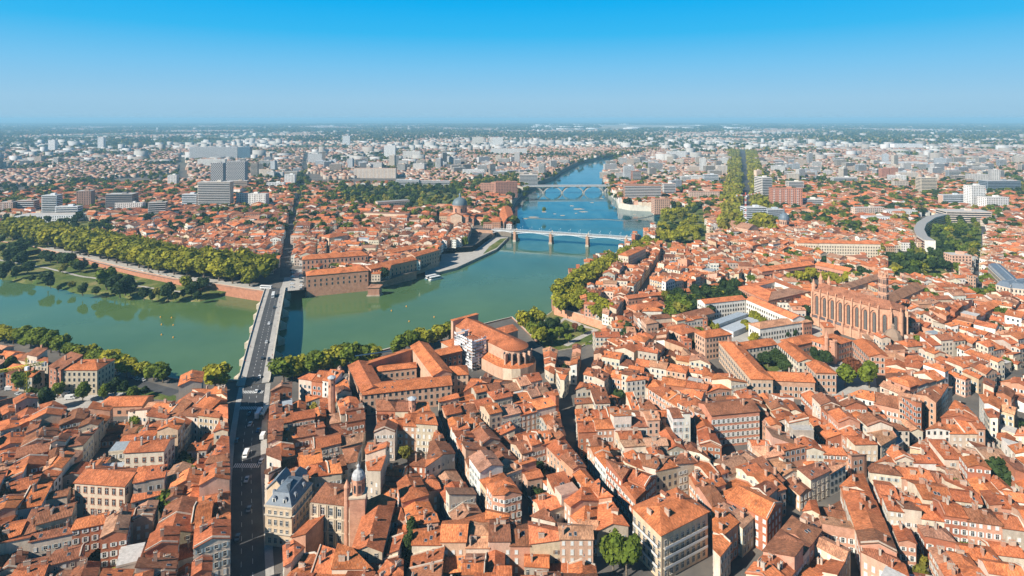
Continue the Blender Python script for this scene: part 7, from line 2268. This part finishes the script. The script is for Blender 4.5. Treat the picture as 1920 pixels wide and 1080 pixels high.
# woods, gardens and street greenery too many to count
def scatter(name, pts, protos, label):
    me = bpy.data.meshes.new(name + '_points')
    me.vertices.add(len(pts))
    me.vertices.foreach_set('co', np.array([(p[0], p[1], p[2]) for p in pts], dtype=np.float32).ravel())
    a = me.attributes.new('scl', 'FLOAT', 'POINT'); a.data.foreach_set('value', np.array([p[3] for p in pts], dtype=np.float32))
    a = me.attributes.new('rot', 'FLOAT', 'POINT'); a.data.foreach_set('value', np.array([rt.uniform(0, 6.28) for p in pts], dtype=np.float32))
    a = me.attributes.new('pick', 'INT', 'POINT'); a.data.foreach_set('value', np.array([p[4] if len(p) > 4 else (rt.randrange(1, 5) if len(protos) > 4 else rt.randrange(len(protos))) for p in pts], dtype=np.int32))
    o = bpy.data.objects.new(name, me); COL.objects.link(o)
    tag(o, label, 'trees', None, 'stuff')
    ng = bpy.data.node_groups.new(name, 'GeometryNodeTree')
    ng.interface.new_socket('Geometry', in_out='INPUT', socket_type='NodeSocketGeometry')
    ng.interface.new_socket('Geometry', in_out='OUTPUT', socket_type='NodeSocketGeometry')
    gi, go = ng.nodes.new('NodeGroupInput'), ng.nodes.new('NodeGroupOutput')
    g2i = ng.nodes.new('GeometryNodeGeometryToInstance')
    for pr in protos:
        oi_ = ng.nodes.new('GeometryNodeObjectInfo')
        oi_.inputs['Object'].default_value = pr
        ng.links.new(oi_.outputs['Geometry'], g2i.inputs[0])
    ip = ng.nodes.new('GeometryNodeInstanceOnPoints')
    ip.inputs['Pick Instance'].default_value = True
    def named(nm, typ):
        q = ng.nodes.new('GeometryNodeInputNamedAttribute'); q.data_type = typ; q.inputs['Name'].default_value = nm
        return q.outputs['Attribute']
    cx = ng.nodes.new('ShaderNodeCombineXYZ')
    ng.links.new(named('rot', 'FLOAT'), cx.inputs[2])
    ng.links.new(gi.outputs[0], ip.inputs['Points'])
    ng.links.new(g2i.outputs[0], ip.inputs['Instance'])
    ng.links.new(named('pick', 'INT'), ip.inputs['Instance Index'])
    ng.links.new(cx.outputs[0], ip.inputs['Rotation'])
    ng.links.new(named('scl', 'FLOAT'), ip.inputs['Scale'])
    ng.links.new(ip.outputs[0], go.inputs[0])
    md = o.modifiers.new('scatter', 'NODES'); md.node_group = ng
    return o
def proto(name, me):
    return bpy.data.objects.new(name, me)
mid_p = [proto('tree_source', crown_mesh('crown_mid', 320, c_, 50 + i, 1.15, 7, 0.12)) for i, c_ in enumerate((DG, MG, DG, OL, YG))]
far_p = [proto('wood_source', crown_mesh('crown_far', 90, c_, 90 + i, 1.3, 6, 0.2)) for i, c_ in enumerate(((0.06, 0.095, 0.03), (0.045, 0.075, 0.022), OL))]
pts = list(BOUL)
for x_, y_, s_ in TREE_PTS: pts.append((x_, y_, -0.5, 8 + 5 * s_))
for cx_, cy_ in COURTS:
    if rt.random() < 0.35: pts.append((cx_, cy_, -1, rt.uniform(6, 9)))
x, y = sample(15000, 1000, 3300, 0.93)
k = free(x, y) & (lownoise(x, y, 0.0055, 9.2) > -0.05)
for a, b_ in zip(x[k], y[k]): pts.append((a, b_, -1, rt.uniform(9, 15)))
def clump(poly, n, h, z0=0.0):
    W_ = UU(poly, 8)
    xs = [p[0] for p in W_]; ys = [p[1] for p in W_]
    c_ = 0
    while c_ < n:
        X, Y = np.array([rt.uniform(min(xs), max(xs))]), np.array([rt.uniform(min(ys), max(ys))])
        if in_poly(X, Y, W_)[0]:
            pts.append((X[0], Y[0], z0, h * rt.uniform(0.75, 1.15))); c_ += 1
for poly, n_, h_ in (([(0, 375), (130, 335), (210, 335), (215, 345), (120, 352), (10, 398)], 110, 15), ([(640, 345), (700, 348), (860, 343), (960, 322), (1000, 325), (960, 345), (880, 365), (865, 380), (760, 390), (650, 380)], 360, 15), ([(1008, 338), (1040, 328), (1060, 312), (1100, 299), (1160, 288), (1205, 278), (1190, 274), (1090, 293), (1045, 312), (1000, 332)], 130, 13), ([(1133, 318), (1150, 300), (1220, 282), (1320, 276), (1330, 270), (1215, 274), (1150, 292)], 130, 13),
                     ([(1195, 305), (1250, 312), (1250, 325), (1195, 322)], 40, 15), ([(1135, 345), (1160, 345), (1155, 368), (1140, 362)], 16, 10), ([(1420, 320), (1460, 318), (1470, 335), (1425, 335)], 30, 14), ([(1480, 330), (1725, 342), (1725, 352), (1600, 348), (1480, 340)], 110, 14), ([(1770, 335), (1910, 320), (1920, 345), (1840, 352), (1760, 350)], 120, 15), ([(1480, 395), (1600, 392), (1730, 378), (1770, 372), (1770, 385), (1640, 395), (1490, 410)], 70, 13),
                     ([(1500, 405), (1545, 398), (1570, 425), (1510, 425)], 20, 15), ([(1570, 420), (1640, 415), (1650, 440), (1590, 445)], 30, 16), ([(460, 315), (530, 318), (530, 335), (465, 333)], 40, 14), ([(557, 330), (580, 310), (584, 345), (565, 365), (553, 362)], 30, 15), ([(785, 405), (810, 400), (830, 418), (790, 422)], 8, 13), ([(1130, 335), (1150, 325), (1160, 345), (1140, 352)], 14, 12),
                     ([(300, 430), (345, 425), (350, 440), (300, 445)], 10, 13), ([(150, 425), (230, 420), (240, 440), (150, 440)], 18, 15), ([(1430, 408), (1500, 415), (1500, 428), (1435, 425)], 14, 11), ([(1440, 272), (1560, 280), (1600, 300), (1570, 312), (1440, 292)], 60, 13), ([(280, 470), (330, 478), (330, 488), (280, 478)], 5, 9), ([(960, 350), (985, 340), (1000, 352), (975, 372)], 14, 11)):
    clump(poly, n_, h_)
for poly, n_, h_, pk in (([(1242, 392), (1312, 390), (1318, 448), (1236, 452)], 40, 15, 0), ([(1665, 475), (1795, 455), (1795, 512), (1675, 520)], 45, 14, 2), ([(1745, 412), (1835, 405), (1830, 470), (1750, 465)], 60, 12, 3), ([(1250, 550), (1390, 530), (1395, 565), (1255, 598)], 50, 14, 2), ([(0, 405), (150, 405), (215, 432), (0, 465)], 45, 15, 2)):
    k0 = len(pts); clump(poly, n_, h_)
    pts[k0:] = [p + (pk if rt.random() < 0.7 else rt.randrange(5),) for p in pts[k0:]]
scatter('town_greenery', pts, mid_p, 'garden and street trees between the roofs of the middle distance')
pts2 = []
x, y = sample(110000, 2600, 17000, 0.95)
k = free(x, y) & (lownoise(x, y, 0.0009, 4.4) + 0.5 * lownoise(x, y, 0.004, 7.7) > -0.12)
for a, b_ in zip(x[k], y[k]): pts2.append((a, b_, -2, rt.uniform(11, 17) * (1.0 + b_ / 14000)))
scatter('far_woods', pts2, far_p, 'woods and hedges spread over the hazy plain')
print('scatter', len(pts), len(pts2))
# ------------------------------------------------------------------ vehicles
def car_meshes(col, kind='car'):
    L, W, H = {'car': (4.3, 1.8, 1.5), 'suv': (4.6, 1.9, 1.75), 'van': (5.6, 2.1, 2.5), 'truck': (7.5, 2.4, 3.3), 'bus': (12.0, 2.6, 3.2)}[kind]
    body, glass = MB(), MB()
    if kind in ('car', 'suv'):
        prof = [(-L / 2, 0.35), (L / 2, 0.35), (L / 2, 0.75), (L * 0.25, 0.95), (L * 0.10, H), (-L * 0.30, H), (-L * 0.46, 0.98), (-L / 2, 0.85)]
    elif kind == 'van':
        prof = [(-L / 2, 0.4), (L / 2, 0.4), (L / 2, 1.0), (L * 0.40, 1.25), (L * 0.27, H), (-L / 2, H)]
    else:
        prof = [(-L / 2, 0.45), (L / 2, 0.45), (L / 2, H * 0.9), (L / 2 - 0.25, H), (-L / 2, H)]
    n = len(prof)
    def wy(z): return W / 2 * (1 - 0.12 * max(0, (z - 0.95) / max(0.1, H - 0.95))) if kind in ('car', 'suv') else W / 2
    for i in range(n):
        (x0, z0), (x1, z1) = prof[i], prof[(i + 1) % n]
        body.face([(x0, -wy(z0), z0), (x0, wy(z0), z0), (x1, wy(z1), z1), (x1, -wy(z1), z1)], 'car_paint', col)
    for s_ in (-1, 1):
        f = [(x, s_ * wy(z), z) for x, z in prof]
        body.face(f if s_ < 0 else f[::-1], 'car_paint', col)
    if kind in ('car', 'suv'):
        for s_ in (-1, 1):
            glass.face([(L * 0.19, s_ * (wy(1.05) + .02), 1.02), (L * 0.09, s_ * (wy(H) + .02), H - .1), (-L * 0.29, s_ * (wy(H) + .02), H - .1), (-L * 0.41, s_ * (wy(1.05) + .02), 1.02)], 'window_glass')
        for (x0, z0), (x1, z1), o_ in ((prof[3], prof[4], .02), (prof[5], prof[6], -.02)):
            glass.face([(x0 + o_ + .0, -W * .42, z0 + .05), (x0 + o_, W * .42, z0 + .05), (x1 + o_, W * .38, z1 - .02), (x1 + o_, -W * .38, z1 - .02)], 'window_glass')
    else:
        zb = H * 0.5
        for s_ in (-1, 1):
            x1 = L * 0.30 if kind == 'van' else L * 0.46
            x0 = L * 0.05 if kind in ('van', 'truck') else -L * 0.46
            glass.face([(x0, s_ * (W / 2 + .02), zb), (x1, s_ * (W / 2 + .02), zb), (x1, s_ * (W / 2 + .02), H * .82), (x0, s_ * (W / 2 + .02), H * .82)], 'window_glass')
        if kind == 'van':
            (x0, z0), (x1, z1) = prof[3], prof[4]
            glass.face([(x0 + .03, -W * .44, z0), (x0 + .03, W * .44, z0), (x1 + .03, W * .44, z1 - .1), (x1 + .03, -W * .44, z1 - .1)], 'window_glass')
        else:
            glass.face([(L / 2 + .02, -W * .44, zb), (L / 2 + .02, W * .44, zb), (L / 2 + .02, W * .44, H * .86), (L / 2 + .02, -W * .44, H * .86)], 'window_glass')
    return body.mesh('body_' + kind), glass.mesh('glass_' + kind), L, W
mb = MB(); mb.tube((0, -0.11, 0), (0, 0.11, 0), 0.34, n=10, m='painted', col=(0.03, 0.03, 0.03)); WHEEL = mb.mesh('wheel_disc')
CARCOL = {'white': (0.78, 0.78, 0.77), 'dark': (0.04, 0.045, 0.05), 'silver': (0.45, 0.46, 0.47), 'blue': (0.05, 0.13, 0.28), 'red': (0.35, 0.04, 0.03), 'grey': (0.16, 0.165, 0.17)}
CM = {}
def vehicle(p, a, kind, colr, label, group=None):
    if (kind, colr) not in CM: CM[(kind, colr)] = car_meshes(CARCOL[colr], kind)
    b_, g_, L, W = CM[(kind, colr)]
    r_ = thing({'suv': 'car'}.get(kind, kind), label, {'suv': 'car'}.get(kind, kind), p, a, group)
    inst('body', b_, r_, (0, 0, 0)); inst('windows_glass', g_, r_, (0, 0, 0))
    sc = 1.0 if kind in ('car', 'suv', 'van') else 1.4
    for sx in (-0.31, 0.31):
        for sy in (-1, 1):
            inst('wheel', WHEEL, r_, (sx * L, sy * (W / 2 - 0.1), 0.34 * sc), 0, (sc, 1, sc))
    return r_
def on_bridge(px, py):
    best = min(((s_, o_) for s_ in range(0, int(PN_L) + 1) for o_ in np.arange(-9, 9.1, 0.5)), key=lambda q: sum((a - b_) ** 2 for a, b_ in zip(proj(*PN_pt(q[0], q[1], PN_z(q[0]))), (px, py))))
    return PN_pt(best[0], best[1], PN_z(best[0]) + (0.03 if abs(best[1]) < 5.0 else 0.16))
pna = math.atan2(PN_u[1], PN_u[0])
for px, py, kd, cl, lb in ((512, 556, 'bus', 'white', 'pale blue-white bus driving onto the stone bridge'), (514, 578, 'car', 'dark', 'dark car alone at the far third of the bridge'), (504, 608, 'car', 'white', 'white car past the middle of the stone bridge'), (499, 643, 'car', 'white', 'white car at the middle of the stone bridge'),
                           (492, 673, 'car', 'dark', 'dark car on the near third of the bridge'), (504, 676, 'suv', 'dark', 'dark tall car by the kerb of the bridge'), (486, 708, 'car', 'white', 'white car at the near end of the bridge')):
    vehicle(on_bridge(px, py), pna if px < 500 else pna + math.pi, kd, cl, lb)
p = P(499, 541, 0.05); vehicle(p, -0.15, 'bus', 'white', 'long white bus turning at the far bridge end')
for px, py, kd, cl, lb in ((481, 735, 'car', 'white', 'white car on the first zebra crossing'), (485, 780, 'truck', 'white', 'white delivery truck on the avenue'), (496, 778, 'bus', 'dark', 'dark bus beside the white truck on the avenue'), (469, 797, 'car', 'silver', 'silver car below the white truck'), (485, 808, 'car', 'blue', 'blue car below the white truck'),
                           (493, 820, 'van', 'white', 'white van at the avenue kerb'), (461, 855, 'van', 'white', 'white van above the lower zebra crossing'), (463, 901, 'car', 'silver', 'silver car in the avenue shade'), (467, 957, 'car', 'grey', 'grey car low on the shaded avenue'), (445, 828, 'car', 'dark', 'dark car at the shaded avenue kerb'), (468, 778, 'car', 'dark', 'dark car left of the white truck'), (490, 866, 'car', 'white', 'white car parked at the avenue side'), (446, 1010, 'car', 'grey', 'grey car near the bottom of the avenue')):
    p = P(px, py, 0.03); vehicle(p, math.radians(98 if px > 475 else -80), kd, cl, lb)
rv = random.Random(9)
for k in range(12):
    p = P(548 + rv.uniform(-1, 1), 543 - k * 3.3, 0.02); vehicle((p.x + (0 if k % 2 else 9.5), p.y, 0.02), rv.uniform(-.1, .1), 'car', rv.choice(('white', 'dark', 'silver', 'grey', 'dark')), 'car parked in the rows beside the brick hospital', 'cars parked by the hospital')
for px, py, kd, cl, lb in ((202, 699, 'car', 'white', 'white car highest on the riverside road'), (219, 702, 'van', 'white', 'white van on the riverside road'), (247, 709, 'car', 'blue', 'blue car parked along the riverside road'), (257, 712, 'car', 'white', 'white car after the blue one, riverside road'), (268, 714, 'car', 'silver', 'silver car last in line on the riverside road')):
    vehicle(P(px, py, 0.03), math.radians(-28), kd, cl, lb)
for px, py, kd, cl, lb in ((124, 742, 'van', 'white', 'white van in the yard below the quay building'), (132, 748, 'van', 'white', 'second white van in the quay building yard'), (101, 743, 'car', 'white', 'white car in the quay building yard'), (72, 741, 'car', 'white', 'white car by the tall dark conifer'), (20, 731, 'van', 'white', 'white van behind the leftmost houses'), (34, 740, 'car', 'silver', 'silver car behind the leftmost houses')):
    vehicle(P(px, py, 0.03), rv.uniform(-.4, .4), kd, cl, lb)
for k in range(10):
    p = P(260 + k * 14, 512 + k * 3.1, 0.02); vehicle((p.x, p.y + 8, 0.02), -0.3 + rv.uniform(-.1, .1), 'car', rv.choice(('white', 'dark', 'silver', 'white')), 'car parked under the promenade plane trees', 'cars under the promenade trees')
for px, py in ((1832, 483), (1835, 470), (1838, 456), (1836, 492), (1842, 440)):
    vehicle(P(px, py, 0.03), 1.5, 'car', rv.choice(('white', 'dark', 'silver')), 'car on the straight street right of the pink block', 'cars on the far right street')
for px, py, cl, lb in ((1653, 680, 'dark', 'dark car beside the church apse'), (1655, 692, 'blue', 'blue car in the lane below the church'), (1144, 592, 'silver', 'pale car at the quay street corner')):
    vehicle(P(px, py, 0.03), 1.3, 'car', cl, lb)
# ------------------------------------------------------------------ people on the bridge pavements
def person_mesh(name, shirt, trousers, stride):
    vs_ = [(0, 0, 0.92), (0, 0, 1.15), (0, 0, 1.42), (0, 0, 1.52), (0, 0.02, 1.66), (0, 0.02, 1.76), (-0.09, 0, 0.88), (-0.1, stride, 0.48), (-0.1, stride * 0.9, 0.07), (-0.1, stride * 0.9 + 0.16, 0.04), (0.09, 0, 0.88), (0.1, -stride * 0.6, 0.48), (0.1, -stride * 1.3, 0.09), (0.1, -stride * 1.3 + 0.16, 0.04),
           (-0.19, 0, 1.40), (-0.24, -stride * 0.5, 1.13), (-0.24, -stride * 0.2, 0.88), (0.19, 0, 1.40), (0.24, stride * 0.5, 1.13), (0.24, stride * 0.8, 0.90)]
    ed = [(0, 1), (1, 2), (2, 3), (3, 4), (4, 5), (0, 6), (6, 7), (7, 8), (8, 9), (0, 10), (10, 11), (11, 12), (12, 13), (2, 14), (14, 15), (15, 16), (2, 17), (17, 18), (18, 19)]
    rad = [.15, .14, .16, .06, .10, .08, .09, .065, .045, .04, .09, .065, .045, .04, .06, .045, .035, .06, .045, .035]
    me = bpy.data.meshes.new(name + '_frame'); me.from_pydata(vs_, ed, [])
    o = bpy.data.objects.new(name + '_frame', me); COL.objects.link(o)
    o.modifiers.new('skin', 'SKIN')
    for i, r_ in enumerate(rad):
        sv = me.skin_vertices[0].data[i]; sv.radius = (r_, r_); sv.use_root = (i == 0)
    o.modifiers.new('sub', 'SUBSURF').levels = 1
    dg = bpy.context.evaluated_depsgraph_get()
    ev = bpy.data.meshes.new_from_object(o.evaluated_get(dg))
    bpy.data.objects.remove(o)
    ev.materials.clear(); ev.materials.append(MATS['painted'])
    ev.polygons.foreach_set('material_index', [0] * len(ev.polygons))
    a = ev.attributes.new('col', 'FLOAT_COLOR', 'FACE')
    cc = []
    for f in ev.polygons:
        z = f.center.z
        c_ = trousers if z < 0.93 and abs(f.center.x) < 0.19 else ((0.42, 0.25, 0.17) if z > 1.5 or (abs(f.center.x) > 0.2 and z < 1.0) else shirt)
        if z > 1.70: c_ = (0.05, 0.035, 0.025)
        if z < 0.09: c_ = (0.05, 0.05, 0.05)
        cc += [*c_, 1.0]
    a.data.foreach_set('color', cc)
    return ev
PEO = [person_mesh('walker', s_, t_, st) for s_, t_, st in (((0.7, 0.7, 0.68), (0.05, 0.06, 0.12), 0.2), ((0.05, 0.16, 0.36), (0.06, 0.06, 0.06), 0.16), ((0.45, 0.06, 0.05), (0.08, 0.09, 0.14), 0.18), ((0.04, 0.04, 0.05), (0.20, 0.18, 0.14), 0.2))]
PC = ['white shirt', 'blue top', 'red top', 'black top']
rp = random.Random(30)
for side, nm in ((-8.0, 'right'), (8.0, 'left')):
    for k in range(10):
        s_ = 14 + k * 19 + rp.uniform(-6, 6)
        i = rp.randrange(4)
        p = PN_pt(s_, side + rp.uniform(-1, 1), PN_z(s_) + 0.15)
        o = bpy.data.objects.new('person', PEO[i]); COL.objects.link(o)
        o.location = p; o.rotation_euler = (0, 0, pna - math.pi / 2 + (math.pi if rp.random() < .5 else 0))
        tag(o, 'person in %s walking on the %s pavement of the stone bridge, %s from town' % (PC[i], 'downstream' if side < 0 else 'upstream', ORD[k + 1]), 'person', 'people walking over the stone bridge')
# ------------------------------------------------------------------ boat, buoys, gravel bars, weir
p = P(814, 523, WATER)
bt = thing('river_boat', 'white two-hulled passenger boat moored below the esplanade', 'boat', (p.x, p.y, WATER), 0.72)
for off in (-3.6, 3.6):
    mb = MB()
    hull = [(-9, -2.4), (6, -2.4), (9.5, 0), (6, 2.4), (-9, 2.4)]
    lo_ = [(x * 0.93, y * 0.8 + off) for x, y in hull]; hi_ = [(x, y + off) for x, y in hull]
    for i in range(5):
        j = (i + 1) % 5
        mb.face([(*lo_[i], -0.4), (*lo_[j], -0.4), (*hi_[j], 1.5), (*hi_[i], 1.5)], 'car_paint', (0.10, 0.22, 0.36) if off > 0 else (0.72, 0.73, 0.74))
    mb.face([(*q, 1.5) for q in hi_], 'painted', (0.60, 0.58, 0.55)); mb.build('hull', bt)
    mb = MB(); mb.box((-1.5, off, 1.5), (12, 3.8, 2.3), 0, 'car_paint', (0.78, 0.79, 0.80)); mb.box((-1.5, off, 2.0), (12.1, 3.9, 1.2), 0, 'window_glass'); mb.build('cabin', bt)
    mb = MB(); mb.box((-1.5, off, 3.85), (13, 4.4, 0.2), 0, 'car_paint', (0.82, 0.82, 0.82), True); mb.build('canopy', bt)
mb = MB(); mb.lathe([(0.75, -0.3), (0.9, 0.3), (0.75, 0.8), (0.3, 1.1), (0.28, 1.5), (0, 1.6)], (0, 0, 0), 10, 'painted', (0.85, 0.38, 0.05)); BUOY = mb.mesh('buoy_float')
for i, (px, py) in enumerate(((301, 595), (322, 596), (303, 609), (325, 610), (303, 628), (325, 633), (734, 583), (762, 575), (767, 603), (814, 595))):
    q = P(px, py, WATER)
    o = bpy.data.objects.new('buoy', BUOY); COL.objects.link(o); o.location = (q.x, q.y, WATER + 0.1); o.scale = (0.65, 0.65, 0.65)
    tag(o, 'small orange buoy floating upstream of the stone bridge' if i < 6 else 'small orange buoy floating below the riverside hospital', 'buoy', 'buoys upstream of bridge' if i < 6 else 'buoys below the hospital')
GBL = ['widest', 'long thin', 'small', 'ragged', 'low', 'pale', 'curved', 'tiny', 'broken', 'flat']
for i, (px, py, w_, l_) in enumerate(((1000, 407, 26, 5), (1055, 404, 12, 4), (1085, 392, 30, 8), (1095, 397, 24, 5), (1072, 386, 14, 5), (1110, 380, 12, 4), (1020, 397, 12, 7), (1040, 401, 10, 3), (1190, 402, 12, 3), (1128, 372, 14, 5), (985, 410, 14, 5), (1080, 400, 8, 3))):
    q = P(px, py, WATER); mb = MB(); N = 12
    rg = random.Random(i)
    ring = [(q.x + w_ * .5 * math.cos(k * 6.283 / N) * rg.uniform(.6, 1.2), q.y + l_ * 1.6 * math.sin(k * 6.283 / N) * rg.uniform(.6, 1.2)) for k in range(N)]
    inn = [(q.x + (x - q.x) * .5, q.y + (y - q.y) * .5) for x, y in ring]
    for k in range(N):
        j = (k + 1) % N
        mb.face([(*ring[k], WATER - .3), (*ring[j], WATER - .3), (*inn[j], WATER + .35), (*inn[k], WATER + .35)], 'wall_plaster', (0.40, 0.32, 0.24))
    mb.face([(*v, WATER + .35) for v in inn], 'wall_plaster', (0.42, 0.34, 0.25))
    structure(mb.build('gravel_bar', None, (q.x, q.y, 0)))
wl = UU([(985, 409), (1060, 412), (1130, 411), (1175, 414), (1215, 407), (1235, 401)], WATER)
wr = thing('weir', 'low dark weir curving across the river below the mill', 'weir', (wl[0][0], wl[0][1], 0)); mb = MB(); mb.prism(strip(wl, 3.5), WATER - 1, WATER + 0.6, 'wall_plaster', (0.12, 0.13, 0.12)); mb.build('sill', wr, (wl[0][0], wl[0][1], 0))
mb = MB(); mb.prism(strip([(a, b_ - 3.2) for a, b_ in wl], 1.6), WATER - 1, WATER + 0.12, 'painted', (0.26, 0.34, 0.36)); mb.build('foam', wr, (wl[0][0], wl[0][1], 0))
# 'low dark weir curving across the river below the mill', 'weir')
fm = strip([(a, b_ - 3) for a, b_ in UU([(1040, 456), (1100, 462), (1160, 465)], WATER)], 1.2)
# ------------------------------------------------------------------ cranes
def lattice(mb, a, b_, w, n, col, alt=None):
    a, b_ = Vector(a), Vector(b_)
    q = (b_ - a).to_track_quat('Z', 'Y')
    cs = [q @ Vector((x * w / 2, y * w / 2, 0)) for x, y in ((-1, -1), (1, -1), (1, 1), (-1, 1))]
    for k in range(n):
        p0, p1 = a.lerp(b_, k / n), a.lerp(b_, (k + 1) / n)
        cc = alt if alt and (k // 2) % 2 else col
        for i in range(4):
            mb.tube(p0 + cs[i], p1 + cs[i], 0.14, n=4, m='painted', col=cc, caps=False)
            mb.tube(p0 + cs[i], p1 + cs[(i + 1) % 4], 0.09, n=4, m='painted', col=cc, caps=False)
def crane(base, h, j0, j1, col, alt, label):
    r_ = thing('tower_crane', label, 'crane', base)
    bx, by, bz = base
    mb = MB(); lattice(mb, (0, 0, 0), (0, 0, h), 1.6, max(8, int(h / 2)), col, alt); mb.build('mast', r_)
    mb = MB(); lattice(mb, (0, 0, h + 1), j1, 1.3, 18, col, alt); mb.build('jib', r_)
    mb = MB(); lattice(mb, (0, 0, h + 1), j0, 1.3, 6, col, alt); mb.box((j0[0], j0[1], j0[2] - 2), (2, 1.6, 2.4), 0, 'painted', (0.5, 0.5, 0.48)); mb.build('counter_jib', r_)
    mb = MB(); mb.box((0.9, -0.9, h - 1.0), (1.8, 1.6, 2.2), 0, 'painted', (0.75, 0.78, 0.8)); mb.build('cab', r_)
    mb = MB(); lattice(mb, (0, 0, h + 1), (0, 0, h + 6), 1.0, 3, col); mb.build('tower_head', r_)
b0 = P(50, 752, 0)
tp = P(49, 690, 21)
e = P(-12, 725, 21)
crane((b0.x, b0.y, 0), 20, (6.5, 5.0, 21), (-20, -14, 21), (0.62, 0.55, 0.05), None, 'yellow lattice crane standing among houses near the quay')
b0 = P(1398, 425, 0)
crane((b0.x, b0.y, 0), 48, (-15, -3, 50), (28, 12, 52), (0.60, 0.12, 0.06), (0.75, 0.74, 0.72), 'red and white tower crane by the boulevard plane trees')
# ------------------------------------------------------------------ haze
mb = MB()
X0, X1, Y0, Y1, Z0, Z1 = -72000, 72000, -1600, 72000, -14, 186
c8 = [(X0, Y0, Z0), (X1, Y0, Z0), (X1, Y1, Z0), (X0, Y1, Z0), (X0, Y0, Z1), (X1, Y0, Z1), (X1, Y1, Z1), (X0, Y1, Z1)]
me = bpy.data.meshes.new('haze')
me.from_pydata(c8, [], [(3, 2, 1, 0), (4, 5, 6, 7), (0, 1, 5, 4), (1, 2, 6, 5), (2, 3, 7, 6), (3, 0, 4, 7)])
hz = bpy.data.objects.new('haze', me); COL.objects.link(hz)
hm_ = bpy.data.materials.new('haze_air'); hm_.use_nodes = True
t = hm_.node_tree
t.nodes.clear()
pv = t.nodes.new('ShaderNodeVolumePrincipled')
pv.inputs['Color'].default_value = (0.40, 0.76, 1.0, 1)
pv.inputs['Density'].default_value = HAZE_DENSITY
pv.inputs['Anisotropy'].default_value = 0.0
ou = t.nodes.new('ShaderNodeOutputMaterial')
t.links.new(pv.outputs[0], ou.inputs['Volume'])
me.materials.append(hm_)
tag(hz, 'blue summer haze lying over the whole plain', 'haze', None, 'stuff')
